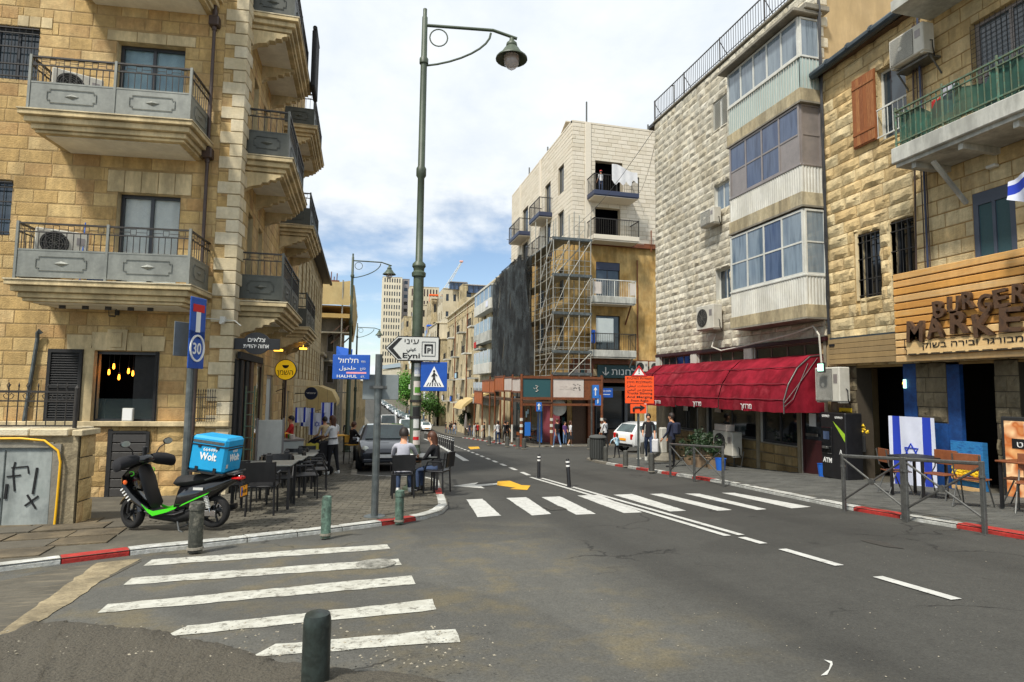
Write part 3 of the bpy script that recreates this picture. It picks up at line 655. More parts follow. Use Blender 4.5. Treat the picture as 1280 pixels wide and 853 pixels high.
for k in range(420):
    q = G(r.uniform(-20, 620), r.uniform(790, 850)) if k < 300 else G(r.uniform(500, 1250), r.uniform(660, 850))
    s = r.uniform(.004, .013) if k < 300 else r.uniform(.003, .008); a = r.uniform(0, 3)
    M0 = TR((q.x, q.y, gz(q.y)+(.06 if k < 300 else .004))) @ RO(a, 4, 'Z') @ DG((s, s*.7, s*.5, 1))
    b.add([M0 @ V(p_) for p_ in ((1, 0, 0), (0, 1, 0), (-1, 0, 0), (0, -1, 0), (0, 0, 1), (0, 0, -1))], [(0, 1, 4), (1, 2, 4), (2, 3, 4), (3, 0, 4), (1, 0, 5), (2, 1, 5), (3, 2, 5), (0, 3, 5)])
b.build('gravel', pm('grit', [S(110, 104, 88), S(160, 152, 134), S(78, 74, 64)], rnd=.8, na=.1), kind='stuff')
KH = .07
LK = [(-16, 1.6), (-9, 4.4), (-3.38, 7.04), (-2.24, 7.62), (-1.81, 7.75), (-.39, 8.37), (.5, 8.85), (1.0, 9.2), (1.32, 9.65), (1.52, 10.3), (1.62, 11.2), (1.78, 13), (2.0, 15.2), (1.75, 16.2), (.6, 16.9), (-.02, 17.4), (-.02, 22), (.15, 31)]
RK = [(7.95, -10), (7.86, 4), (7.85, 8.3), (8.15, 10.5), (8.5, 12.7), (8.65, 19.2), (8.75, 21.3), (9.1, 23.2), (9.9, 24.6), (11.2, 25.3), (15, 25.6), (44, 25.6)]
RF = [(44, 38.4), (15, 38.0), (12, 37.9), (10.9, 38.6), (10.45, 40.5), (10.8, 46), (11.6, 60), (12.0, 71)]
def pavement(name, kerb, outer, mat):
    b = MB(); pts = [(x, y, gz(y)+KH-.01) for x, y in kerb+outer]; n = len(pts)
    b.add(pts, [tuple(range(n))]); return b.build(name, mat, kind='structure')
pavL = pavement('pavement', LK+[(2.4, 71), (2.4, 75)], [(-60, 75), (-60, 1.6)], 'paving')
pavR = pavement('pavement', RK, [(44, -10)], 'paving')
pavF = pavement('pavement', RF+[(12.05, 75)], [(60, 75), (60, 38.4)], 'paving')
YF = [75]+list(range(78, 110, 3))+[120, 135, 150, 180, 220, 270, 330, 400, 480]
strip('pavement', lambda y: -60, lambda y: cxx(y)-6, YF, KH-.01, 'paving'); strip('pavement', lambda y: cxx(y)+3.6, lambda y: 60, YF, KH-.01, 'paving')
def kerb(name, pts, colf, ln=.85, side=1, wd=.17):
    """row of single kerb stones; side=+1: pavement lies to the left of travel"""
    ko = root(name, None, None, I_(), kind='structure')
    P = [V((x, y, 0)) for x, y in pts]; seg = [(P[i+1]-P[i]).length for i in range(len(P)-1)]; tot = sum(seg)
    def at(s):
        for i, q in enumerate(seg):
            if s <= q or i == len(seg)-1: return P[i]+(P[i+1]-P[i])*(s/q)
            s -= q
    n = max(1, int(tot/ln)); st = tot/n; g = .006; r = random.Random(9)
    def nrm(s):
        a = at(max(0, s-.15)); c = at(min(tot, s+.15)); t = (c-a).normalized(); return V((-t.y, t.x, 0))*side
    for k in range(n):
        s0, s1 = k*st+g, (k+1)*st-g; mid = at((s0+s1)/2); M0 = TR((mid.x, mid.y, gz(mid.y)))
        if proj(M0.translation) is None: continue
        b = MB(); ss = [s0+(s1-s0)*i/3 for i in range(4)]; vs = []; j = r.uniform(-.006, .006)
        for s in ss:
            a = at(s); nn_ = nrm(s)
            for (o, h) in ((0, -.03), (0, KH-.03), (.03, KH+j), (wd, KH+j), (wd, -.03)):
                q = a+nn_*o; vs.append((q.x-mid.x, q.y-mid.y, gz(q.y)+h-gz(mid.y)))
        fs = [(i*5+q, i*5+q+1, i*5+q+6, i*5+q+5) for i in range(3) for q in range(4)]+[(0, 1, 2, 3, 4), (19, 18, 17, 16, 15)]
        b.add(vs, fs); b.build('kerb_stone', colf(mid.x, mid.y, k), ko, M0)
    return ko
def lk(x, y, k):
    p = proj((x, y, gz(y)+KH))
    if p and (115 < p[0] < 192 or (y > 8.6 and y < 9.5 and 484 < p[0] < 527)) : return 'red_paint'
    if 12.2 < y < 13.2: return 'red_paint'
    if y > 17: return 'kerb_grey'
    return 'white_paint'
kerb('kerb', LK[1:], lk, .6)
def rk(x, y, k):
    if x > 8.9 or y > 20.2: return 'kerb_grey'
    if y < 8.9: return 'red_paint' if 7.2 < y < 8.1 or 5.45 < y < 6.4 or 3.6 < y < 4.6 else 'white_paint'
    if y < 12.6: return 'white_paint'
    return 'red_paint' if k % 2 else 'white_paint'
kerb('kerb', RK, rk, .86, side=-1)
kerb('kerb', RF, lambda x, y, k: ('kerb_grey' if x > 11 and y < 39.5 else ('red_paint' if k % 2 else 'white_paint')), 1.6, side=-1)
def inpoly(x, y, pl):
    c = False; n = len(pl)
    for i in range(n):
        (x1, y1), (x2, y2) = pl[i], pl[(i+1) % n]
        if (y1 > y) != (y2 > y) and x < (x2-x1)*(y-y1)/(y2-y1)+x1: c = not c
    return c
def pavers(name, parent, pl, x0, x1, y0, y1, dx, dy, mat, rot=0, skip=None):
    b = MB(); r = random.Random(2); ca, sa = math.cos(rot), math.sin(rot)
    for j in range(int((y1-y0)/dy)):
        for i in range(int((x1-x0)/dx)+1):
            lx = x0+(i+.5*(j % 2))*dx; ly = y0+j*dy; X = lx*ca-ly*sa; Y = lx*sa+ly*ca
            if not inpoly(X, Y, pl) or (skip and skip(X, Y)): continue
            h = KH+r.uniform(-.004, .003); a, c = dx/2-.006, dy/2-.006
            cs = [(-a, -c), (a, -c), (a, c), (-a, c)]; vs = []
            for e, hh in ((1., 0), (.93, 1)):
                for (u_, v_) in cs:
                    px_, py_ = lx+u_*(e if hh else 1), ly+v_*(e if hh else 1); wx, wy = px_*ca-py_*sa, px_*sa+py_*ca
                    vs.append((wx, wy, gz(wy)+(h if hh else KH-.02)))
            b.add(vs, [(4, 5, 6, 7), (0, 1, 5, 4), (1, 2, 6, 5), (2, 3, 7, 6), (3, 0, 4, 7)])
    b.build(name, mat, parent, I_(), kind='stuff')
def inset(pts, d, side):
    out = []
    for i, p in enumerate(pts):
        a = V(pts[max(i-1, 0)]); c = V(pts[min(i+1, len(pts)-1)]); t = (c-a).normalized(); n_ = V((-t.y, t.x))*side; out.append((p[0]+n_.x*d, p[1]+n_.y*d))
    return out
plL = inset(LK[2:], .19, 1)+[(-2.55, 31), (-2.55, 13.1), (-3.6, 13), (-3.6, 9.6), (-4.2, 9.6)]
slabzone = lambda X, Y: (X < -1.7 and Y < 9.6+.05*X and Y < 9.9) or X < -3.0
pavers('pavers', pavL, plL, -4, 4, 7, 24, .24, .12, 'paver', rot=rad(-6), skip=slabzone)
plR = inset(RK[:8], .19, -1)+[(11.9, 23), (11.9, -2), (8.1, -2)]
pavers('pavers', pavR, plR, 8, 12, 3, 23.2, .4, .2, 'paver_right')
r = random.Random(21)
for j, yy in enumerate([6.9, 7.45, 8.0, 8.6, 9.2, 9.75]):
    x = -5.6
    while x < -1.8:
        w_ = r.uniform(.55, 1.0); X0, X1 = x+.012, min(x+w_, -1.72)-.012; x += w_
        ang = rad(8); Y0, Y1 = yy+.012, yy+.54
        cs = [(X0, Y0), (X1, Y0), (X1, Y1), (X0, Y1)]; cs = [(a*math.cos(ang)-c*math.sin(ang), a*math.sin(ang)+c*math.cos(ang)+.36) for a, c in cs]
        mx_, my_ = sum(c[0] for c in cs)/4, sum(c[1] for c in cs)/4
        if not all(inpoly(c[0], c[1], inset(LK[1:], .19, 1)+[(-2, 31), (-16, 31)]) for c in cs): continue
        b = MB(); h = r.uniform(-.004, .012); b.slab([(c[0], c[1], gz(c[1])+KH-.03) for c in cs], .034+h)
        b.build('paving_slab', 'slab' if (j*7+int(x*3)) % 4 else 'cover_slab', pavL, I_())
# ================================================================== LEFT HOTEL-LIKE CORNER BUILDING
LF = Fac(-2.6, 13.2, .995, -.098); LS = Fac(-2.6, 13.2, 0, 1)
hotel = root('stone_building', 'sand coloured stone corner building with grey balconies and pale quoins on the left', 'building', LF.at(0, -.9))
hf = [(-5.2, -3.98, 7.5, 8.62), (-2.52, -1.2, 6.45, 8.5), (-5.2, -4.25, 4.3, 5.42), (-2.33, -1.13, 3.28, 5.3), (-2.62, -1.36, .63, 2.05, .35), (-2.15, -1.49, -.95, .45, .12), (-5.2, -3.98, 10.7, 11.8), (-2.52, -1.2, 9.65, 11.6)]
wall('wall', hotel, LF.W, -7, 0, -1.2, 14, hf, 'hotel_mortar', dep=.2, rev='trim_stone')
hs = []
for z in (3.25, 6.45, 9.65):
    hs += [(1.1, 1.7, z, z+2.1), (2.5, 3.1, z, z+2.1), (7.1, 7.9, z, z+2.1)]
    if z > 9: continue
hs += [(.95, 1.5, -1.05, 2.15, .1), (1.65, 2.5, -1.15, 2.15, .3), (3.2, 4.3, -1.2, 2.0, .3), (8.4, 9.3, -1.6, 1.6, .3), (4.9, 6.2, -1.3, 1.7, .3), (9.9, 10.6, -1.7, 1.2, .2)]
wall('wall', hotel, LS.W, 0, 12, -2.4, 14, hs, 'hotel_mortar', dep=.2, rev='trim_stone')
lint = [(-2.72, -1.0, 8.5, 8.72), (-2.53, -.93, 5.3, 5.75), (-3.1, -1.3, 2.06, 2.38), (-4.4, -3.75, 8.62, 8.85)]
bl = courses(-7, -.42, -1.2, .56, .29, .42, hf+[(-7, -.42, .56, .66)], 1)
b1 = courses(-7, -.42, .66, 13.9, .27, .46, hf+lint, 2)
b2 = courses(.3, 12, -2.4, 13.9, .27, .5, hs, 3)
masonry(hotel, [(LF.W, bl, 'rock', .03), (LF.W, b1, 'flat', .008), (LS.W, b2, 'flat', .008)], 'hotel_stone', 300)
for (a, c, e, f) in lint[:2]+lint[3:]:
    n = 5 if f-e > .3 else 3
    for i in range(n):
        w_ = (c-a)/n; MB().box(a+i*w_+.005, a+(i+1)*w_-.005, -.022, .02, e, f, ch=.008).build('lintel_stone', 'trim_stone', hotel, LF.W)
for x0, x1, zt, t_ in ((-3.05, -2.62, 2.36, 0), (-2.6, -2.33, 2.42, .05), (-2.31, -1.98, 2.48, 0), (-1.96, -1.7, 2.42, -.05), (-1.68, -1.28, 2.36, 0)):
    b = MB(); b.prism([(x0, 2.065), (x1, 2.065), (x1+max(0, -t_*0)+.02, zt), (x0-.02, zt)], -.05 if zt > 2.45 else -.025, .02)
    if zt > 2.45: b.box(-2.24, -2.05, -.075, -.05, 2.12, 2.42, ch=.01)
    b.build('lintel_stone', 'trim_stone', hotel, LF.W)
k = 0; z = -1.1
while z < 13.9:
    w1, w2 = ((.42, .24), (.22, .42))[k % 2]; b = MB(); h = .27
    b.add([(-w1, -.035, z+.008), (.035, -.035, z+.008), (.035, w2, z+.008), (0, w2, z+.008), (0, .02, z+.008), (-w1, .02, z+.008)]+[(-w1, -.035, z+h-.008), (.035, -.035, z+h-.008), (.035, w2, z+h-.008), (0, w2, z+h-.008), (0, .02, z+h-.008), (-w1, .02, z+h-.008)],
          [(0, 1, 2, 3, 4, 5), (11, 10, 9, 8, 7, 6)]+[(i, (i+1) % 6, 6+(i+1) % 6, 6+i) for i in range(6)])
    o = b.build('quoin', 'quoin_stone', hotel, LF.W); bv = o.modifiers.new('bevel', 'BEVEL'); bv.width = .008; bv.segments = 1
    z += h; k += 1
masonry(hotel, [(LF.W, courses(-.42, -.2, -1.1, 13.9, .27, .4, [], 8), 'flat', .012)], 'hotel_stone', 0, stuff='wall_stones')
MB().box(-7, .05, -.1, .02, .56, .66, ch=.01).build('ledge', 'trim_stone', hotel, LF.W)
MB().box(1.6, 11.98, 1.2, 7, -2.4, 13.9).box(-.4, 12, .02, 7, 13.9, 14.1).build('roof', 'plaster', hotel, LS.W)
window(hotel, LF.W, -2.52, -1.2, 6.45, 8.5, .16, 'frame_dark', 'glass_clear', 2, 1, .07, 'curtain_blue', name='balcony_door')
window(hotel, LF.W, -2.33, -1.13, 3.28, 5.3, .16, 'frame_dark', 'glass_clear', 2, 1, .07, 'curtain', name='balcony_door')
window(hotel, LF.W, -2.52, -1.2, 9.65, 11.6, .16, 'frame_dark', 'glass', 2, 1, .07, name='balcony_door')
for z0, z1, x1 in ((7.5, 8.62, -3.98), (4.3, 5.42, -4.25), (10.7, 11.8, -3.98)): window(hotel, LF.W, -5.2, x1, z0, z1, .1, 'frame_dark', 'glass', 3, 1, .05, bars='rail_dark')
for a, c, e, f in [h[:4] for h in hs if h[2] > 3]: window(hotel, LS.W, a, c, e, f, .14, 'frame_dark', 'glass', 1 if c-a < .7 else 2, 1, .05, name='window')
o = MB().box(-2.62, -2.55, .1, .16, .63, 2.05).box(-1.43, -1.36, .1, .16, .63, 2.05).box(-2.55, -1.43, .1, .16, 1.99, 2.05).box(-2.55, -1.43, .1, .16, .63, .7).build('window', 'frame_dark', hotel, LF.W)
MB().box(-2.75, -2.55, -.03, .09, .6, 2.1).build('post', 'trim_stone', hotel, LF.W)
MB().box(-2.54, -1.44, .12, .13, .7, 1.1).build('pane', 'glass_clear', o, LF.W)
sh = MB().box(-3.36, -3.3, -.08, -.03, .63, 2.07).box(-2.8, -2.74, -.08, -.03, .63, 2.07).box(-3.3, -2.8, -.08, -.03, 2.0, 2.07).box(-3.3, -2.8, -.08, -.03, .63, .72).box(-3.3, -2.8, -.08, -.03, 1.3, 1.36).box(-3.3, -2.8, -.035, -.025, .7, 2.0).build('shutter', 'black_matt', hotel, LF.W)
for i in range(26):
    z = .74+i*.048
    if 1.27 < z < 1.36: continue
    MB().add([(-3.3, -.07, z), (-2.8, -.07, z), (-2.8, -.04, z+.035), (-3.3, -.04, z+.035)], [(0, 1, 2, 3)]).build('slat', 'black_matt', sh, LF.W)
sh2 = MB().box(-1.42, -1.37, -.05, -.01, .63, 2.05).box(-1.9, -1.86, .2, .24, .63, 2.05).box(-1.86, -1.42, .2, .22, .63, 2.05).build('shutter', 'black_matt', hotel, LF.W)
for i, (u, z) in enumerate(((-2.42, 1.62), (-2.25, 1.52), (-2.1, 1.65), (-1.97, 1.6), (-1.8, 1.62), (-1.72, 1.48), (-1.6, 1.6), (-2.36, 1.74))):
    M0 = LF.at(u, z, -.3-.05*(i % 3)); o = root('pendant_bulb', ['leftmost big', 'second big', 'lower middle', 'fourth', 'fifth', 'lowest right', 'rightmost', 'highest left'][i]+' glowing amber bulb hanging inside the dark restaurant window', 'light bulb', M0, 'bulbs hanging in the restaurant window')
    MB().lathe([(.012, .07), (.016, .05), (.022, .0), (.018, -.03), (.003, -.045)], 10).build('bulb', 'bulb', o, M0, smooth=80); MB().tube([(0, 0, .07), (0, 0, 2.0-z)], .004, 5).lathe([(.014, .07), (.014, .11)], 8).build('cord', 'black', o, M0)
M0 = LF.at(-1.86, .66, .03); o = MB().box(-.1, .1, -.04, .02, 0, .26, ch=.01).box(-.085, .085, -.045, -.038, .02, .24, mi=1).build('menu_board', ['frame_white', 'white'], None, M0, label='small white panel on the sill of the dark restaurant window', cat='panel')
g = MB().box(-2.2, -2.12, -.05, .0, -1.0, .5).box(-1.5, -1.44, -.05, .0, -1.0, .46).box(-2.12, -1.5, -.05, 0, .42, .47).build('gate', 'black_matt', hotel, LF.W)
for i in range(8): z = -.98+i*.175; MB().box(-2.12, -1.5, -.04, -.012, z, z+.155, ch=.006).build('board', pm('gate_board', [S(58, 56, 54), S(70, 68, 66)], ns=6, na=.15, rough=.5), g, LF.W)
M0 = LF.at(-2.19, 2.72, .0)
o = root('wall_lantern', 'black wall lantern above the keystone of the restaurant window', 'wall lamp', M0)
MB().box(-.04, .04, -.02, -.002, .05, .45).tube([(0, -.02, .4), (0, -.14, .42), (0, -.2, .36)], .012, 6).build('bracket', 'rail_dark', o, M0)
MB().lathe([(.0, .34), (.03, .33), (.1, .27), (.1, .26), (.0, .26)], 6, (0, -.2, 0)).lathe([(.06, .0), (.07, .02), (.02, .02)], 6, (0, -.2, 0)).tube([(.06, -.2, .02), (.08, -.2, .26)], .006, 4).tube([(-.06, -.2, .02), (-.08, -.2, .26)], .006, 4).build('cage', 'rail_dark', o, M0)
MB().lathe([(.05, .03), (.07, .25)], 6, (0, -.2, 0)).build('glass', 'glass_clear', o, M0)
def hbalcony(F, parent, u0, u1, zt, d, mid=(), brackets=(), mats=('rail_grey', 'rail_dark')):
    b = MB()
    for a, c, e in ((-.09, 0, 0), (-.2, -.09, .07), (-.3, -.2, .15), (-.36, -.3, .2)): b.box(u0-.0+e, u1-e, -d+e, .01, zt+a, zt+c-.004, ch=.008)
    slab = b.build('balcony', 'trim_stone', parent, F.W)
    MB().box(u0+.32, u1-.32, -d+.32, .0, zt-.375, zt-.345).build('soffit', 'soffit', slab, F.W)
    MB().box(u0-.01, u1+.01, -d-.02, -d+.3, zt, zt+.022).box(u0-.01, u0+.3, -d+.3, 0, zt, zt+.022).box(u1-.3, u1+.01, -d+.3, 0, zt, zt+.022).build('coping', 'quoin_stone', slab, F.W)
    y = -d+.12; a, c = u0+.1, u1-.1; z0 = zt+.07
    xs = [a]+list(mid)+[c]
    def panel(P0, P1, sub):
        P0 = V(P0); P1 = V(P1); L_ = (P1-P0).length; ux = (P1-P0)/L_; W2 = F.W @ frameW(P0.x, P0.y, ux.x, ux.y, 0)
        b = MB().box(0, L_, -.008, .008, z0+.02, z0+.5)
        b.box(0, L_, -.014, .014, z0, z0+.03).box(0, L_, -.014, .014, z0+.49, z0+.52)
        m_ = L_/2; hw = min(.42, L_*.3); hh = .13; zc = z0+.26; q = .05
        oct_ = [(m_-hw+q, -.02, zc-hh), (m_+hw-q, -.02, zc-hh), (m_+hw-q, -.02, zc-hh+q), (m_+hw, -.02, zc-hh+q), (m_+hw, -.02, zc+hh-q), (m_+hw-q, -.02, zc+hh-q), (m_+hw-q, -.02, zc+hh), (m_-hw+q, -.02, zc+hh), (m_-hw+q, -.02, zc+hh-q), (m_-hw, -.02, zc+hh-q), (m_-hw, -.02, zc-hh+q), (m_-hw+q, -.02, zc-hh+q)]
        b.tube(oct_, .007, 5, closed=True)
        b.add([(m_-.13, -.012, zc), (m_, -.012, zc-.05), (m_+.13, -.012, zc), (m_, -.012, zc+.05), (m_, -.045, zc)], [(0, 1, 4), (1, 2, 4), (2, 3, 4), (3, 0, 4)])
        b.build('railing_panel', mats[0], slab, W2)
        n = int(L_/.11); b = MB()
        for i in range(1, n): b.tube([(L_*i/n, 0, z0+.52), (L_*i/n, 0, z0+.84)], .008, 4)
        b.box(0, L_, -.012, .012, z0+.83, z0+.85).box(0, L_, -.02, .02, z0+.98, z0+1.01)
        n2_ = max(1, int(L_/.24))
        for i in range(n2_):
            x = L_*(i+.5)/n2_; s = .05
            b.tube([(x-s, 0, z0+.865), (x+s, 0, z0+.865), (x+s, 0, z0+.965), (x-s, 0, z0+.965)], .007, 4, closed=True); b.tube([(x+s, 0, z0+.91), (x+L_/n2_-s, 0, z0+.91)], .006, 4) if i < n2_-1 else None
        b.build('railing', mats[1], slab, W2)
    for p, q in zip(xs, xs[1:]): panel((p, y, 0), (q, y, 0), slab)
    panel((a, 0, 0), (a, y, 0), slab); panel((c, y, 0), (c, 0, 0), slab)
    for x in xs: MB().box(x-.022, x+.022, y-.022, y+.022, zt, z0+1.03).build('railing_post', mats[0], slab, F.W)
    for x in brackets:
        pr = [(0, 0), (-d+.25, 0), (-d+.25, -.05), (-d+.34, -.08), (-d+.36, -.13), (-d+.47, -.13), (-d+.5, -.19), (-d+.62, -.2), (-d+.66, -.26), (-.15, -.3), (-.05, -.36), (0, -.42)]
        b = MB(); n = len(pr); vs = [(x-.09, yy, zt-.35+zz_) for yy, zz_ in pr]+[(x+.09, yy, zt-.35+zz_) for yy, zz_ in pr]
        b.add(vs, [tuple(range(n)), tuple(range(2*n-1, n-1, -1))]+[(i, (i+1) % n, n+(i+1) % n, n+i) for i in range(n)]); b.build('bracket', 'trim_stone', slab, F.W)
    return slab
hbalcony(LF, hotel, -3.56, -.56, 6.42, 1.15, mid=(-2.0,))
hbalcony(LF, hotel, -3.56, -.42, 3.25, 1.15, mid=(-1.95,))
hbalcony(LF, hotel, -3.3, -.5, 9.62, 1.15, mid=(-1.95,))
for z in (3.2, 6.4, 9.65, 12.85):
    if z < 12: hbalcony(LS, hotel, .28, 3.75, z-.02, 1.0, mid=(2.0,), brackets=(.5, 2.0, 3.5), mats=('rail_panel2', 'rail_dark'))
    if z < 12: hbalcony(LS, hotel, 6.1, 9.6, z+.02, 1.0, mid=(7.85,), brackets=(6.35, 7.85, 9.35), mats=('rail_panel2', 'rail_dark'))
M0 = LS.at(3.2, 10.4, 1.05); MB().box(-.1, .9, -.1, .02, -.9, .7, ch=.03).tube([(-.1, -.05, .75), (.9, -.05, .75)], .06, 8).build('rolled_blind', 'black_matt', None, M0, label='dark folded blind hung outside the highest balcony of the left building', cat='blind')
def ac_unit(W, label, wd=.82, ht=.56, dp=.3, grille='round', feet=True, group=None, side='L'):
    """outdoor condenser; local: front faces -y, origin bottom centre of the back"""
    o = root('air_conditioner', label, 'air conditioner', W, group)
    MB().box(-wd/2, wd/2, -dp, 0, .03, ht, ch=.02).box(-wd/2+.02, -wd/2+.1, -dp+.03, -.03, 0, .035).box(wd/2-.1, wd/2-.02, -dp+.03, -.03, 0, .035).build('casing', 'ac_white', o, W)
    cx0 = -wd*.14; r_ = min(ht*.4, wd*.3)
    if grille == 'round':
        MB().lathe([(r_, 0), (r_, -.012), (r_*.96, -.014), (0, -.004)], 24, (cx0, -dp-.002, ht/2+.01), 'Y').build('fan_recess', 'black_matt', o, W)
        b = MB()
        for k in range(1, 6): rr = r_*k/5.5; b.tube([(cx0+rr*math.cos(a*math.pi/8), -dp-.02, ht/2+.01+rr*math.sin(a*math.pi/8)) for a in range(16)], .0035, 4, closed=True)
        for a in range(8): b.tube([(cx0, -dp-.02, ht/2+.01), (cx0+r_*math.cos(a*math.pi/4), -dp-.02, ht/2+.01+r_*math.sin(a*math.pi/4))], .004, 4)
        b.build('fan_grille', 'ac_grille', o, W)
    else:
        MB().box(-wd/2+.04, wd*.22, -dp-.006, -dp, .07, ht-.05).build('fan_recess', 'black_matt', o, W)
        b = MB()
        for k in range(int((ht-.12)/.022)): b.box(-wd/2+.045, wd*.215, -dp-.016, -dp-.006, .075+k*.022, .085+k*.022)
        b.build('fan_grille', 'corrug', o, W)
        MB().lathe([(.05, 0), (.05, -.01), (0, -.015)], 12, (-wd*.14, -dp-.014, ht/2), 'Y').build('fan_hub', 'ac_white', o, W)
    MB().box(wd*.27, wd*.42, -dp-.006, -dp+.001, ht*.55, ht*.8).build('badge', 'frame_grey', o, W)
    b = MB(); b.tube([(wd/2-.005, -dp*.4, ht*.4), (wd/2+.05, -dp*.4, ht*.36), (wd/2+.05, -dp*.4, .1), (wd/2-.02, 0, -.05)], .012, 6); b.build('hose', 'black_matt', o, W)
    return o
ac_unit(LF.at(-3.05, 6.9, .3, rad(30)), 'white air conditioner behind the railing of the upper front balcony')
ac_unit(LF.at(-3.1, 3.75, .35, rad(30)), 'white air conditioner behind the railing of the lower front balcony')
MB().tube([(0, 0, 0), (-.02, .1, 1.25)], .012, 6).lathe([(.03, -.02), (.03, .1)], 8).build('broom', 'blue_bin', None, LF.at(-2.66, 3.28, .5), label='blue broom handle leaning in the lower front balcony', cat='broom')
MB().lathe([(.13, 0), (.16, .26), (.165, .27), (.14, .27), (.12, .02)], 14).build('bucket', 'blue_bin', None, LF.at(-2.25, 3.28, .75), label='blue bucket behind the panel of the lower front balcony', cat='bucket')
M0 = LF.at(-2.6, 2.9, .55); b = MB().tube([(-.7, 0, -.02), (1.2, 0, -.0)], .012, 6)
for x in (-.3, .1, .5, .9, 1.25): b.box(x-.05, x+.05, -.02, .02, -.09, -.02)
b.build('track_lights', 'rail_dark', None, M0, label='black track with small spotlights fixed under the lower front balcony', cat='track light')
M0 = LF.at(-.62, -.9, .1)
o = root('downpipe', 'brown drainpipe with hopper boxes running down beside the quoins', 'drainpipe', M0)
MB().tube([(0, 0, 0), (0, 0, 14)], .035, 10).build('pipe', 'pipe_brown', o, M0)
for z in (3.95, 6.98, 9.85): MB().box(-.1, .1, -.09, .09, z, z+.22, ch=.02).lathe([(.05, -.08), (.05, 0)], 10, (0, 0, z)).lathe([(.05, .22), (.06, .3), (.045, .38)], 10, (0, 0, z)).build('hopper', 'pipe_brown', o, M0)
M0 = LF.at(-3.7, .62, .06); MB().tube([(0, 0, 0), (.13, 0, 1.65), (.14, -.03, 1.75), (.17, -.05, 1.8), (.21, -.02, 1.74)], .035, 8).build('vent_pipe', 'galv', None, M0, label='pale bent vent pipe rising from the terrace against the stone wall', cat='pipe')
M0 = LF.at(-.15, 2.74, .03); o = root('security_camera', 'small white camera and cable on the quoins beside the street sign', 'camera', M0)
MB().tube([(-.45, 0, .02), (-.1, -.0, 0), (.2, .0, -.02), (.32, .02, -.12)], .012, 6).build('cable', 'frame_white', o, M0); MB().box(-.06, .04, -.12, 0, -.06, .05, ch=.01).lathe([(.035, 0), (.035, -.12)], 10, (0, -.1, -.08), 'Y').build('housing', 'frame_white', o, M0)
TF = Fac(-3.84, 9.7, .995, -.098)
ter = root('terrace_wall', 'rendered terrace wall with pale coping around the graffiti cabinet', 'wall', TF.at(0, -.6))
niche = (-2.2, -.3, -.95, .5)
wall('wall_face', ter, TF.W, -3.2, 0, -1.2, .66, [(-2.2, -.24, -1.2, .52, .3)], 'ochre_concrete', rev='concrete', back=.1)
MB().box(-.24, 0, .01, .4, -1.2, .66).box(-3.2, -.24, .4, .6, -1.2, .655).build('wall_back', 'ochre_concrete', ter, TF.W)
masonry(ter, [(TF.W @ TR((.02, 0, 0)) @ RO(rad(90), 4, 'Z'), courses(.03, .4, -1.2, .66, .3, .4, [], 4), 'rock', .04)], 'hotel_stone')
for i in range(6): MB().box(-3.1+i*.5, -3.1+(i+1)*.5-.012, -.06, .62, .66, .76, ch=.012).build('coping_stone', 'quoin_stone', ter, TF.W)
MB().box(-.06, .08, -.06, .42, .66, .745, ch=.01).build('coping_stone', 'quoin_stone', ter, TF.W)
MB().box(-.3, -.2, -.03, .1, -1.0, .55).box(-2.2, -.3, -.03, .1, .5, .57).build('niche_surround', 'concrete', ter, TF.W)
cb = root('utility_cabinet', 'grey double door utility cabinet covered in black graffiti', 'utility cabinet', TF.at(-1.2, -.95))
MB().box(-2.2, -.3, .03, .25, -1.0, .5).build('body', 'cabinet', cb, TF.W); MB().box(-2.22, -.28, -.06, .2, -1.0, -.72, ch=.015).build('plinth', 'cabinet', cb, TF.W)
for a, c in ((-.9, -.32), (-1.52, -.92), (-2.15, -1.54)): MB().box(a, c, .005, .03, -.69, .46, ch=.006).build('door', 'cabinet', cb, TF.W)
b = MB()
for a in (-.85, -1.48):
    for i in range(4): b.box(a, a+.22, -.068, -.058, -.93+i*.035, -.915+i*.035); b.box(a+.26, a+.48, -.068, -.058, -.93+i*.035, -.915+i*.035)
b.build('vent_slots', 'black_matt', cb, TF.W)
b = MB(); gf = lambda pts, r_=.014: b.tube([(x, .003, z) for x, z in pts], r_, 4)
gf([(-.87, .1), (-.7, .12)]); gf([(-.78, .3), (-.8, .18), (-.76, -.1)]); gf([(-.82, .22), (-.62, .24), (-.6, .14)]); gf([(-.5, .22), (-.53, -.14)], .018); gf([(-.6, -.15), (-.48, -.34)], .016); gf([(-.46, -.17), (-.62, -.3)], .016); gf([(-.86, 0), (-.87, -.2)], .022)
gf([(-1.25, .3), (-1.3, .15), (-1.2, .0), (-1.05, 0)]); gf([(-1.18, .15), (-1.06, 0)]); gf([(-1.3, -.12), (-1.2, -.1), (-1.16, -.2), (-1.25, -.32), (-1.34, -.3), (-1.36, -.2), (-1.3, -.12)], .016); gf([(-1.0, -.1), (-1.1, -.2), (-1.05, -.35), (-.96, -.35), (-.94, -.2), (-1.0, -.1)], .016); gf([(-1.22, -.42), (-1.2, -.55), (-1.12, -.44), (-1.1, -.55), (-1.02, -.42)])
b.build('graffiti', 'ink', cb, TF.W)
M0 = TF.at(-.1, -.9, .06); MB().tube([(-2.6, 0, 1.5), (-1.6, 0, 1.52), (-.6, 0, 1.53), (-.3, 0, 1.5), (-.12, 0, 1.36), (-.08, 0, 1.2), (-.09, 0, .6), (-.1, 0, .32), (-.04, -.03, .18), (.02, -.03, .14)], .015, 10).build('yellow_pipe', 'yellow_pipe', None, M0, label='yellow gas hose curving over the graffiti cabinet', cat='pipe', smooth=60)
M0 = TF.at(0, .76, -.15)
o = root('terrace_railing', 'black wrought iron railing with spear tips on the terrace coping', 'railing', M0)
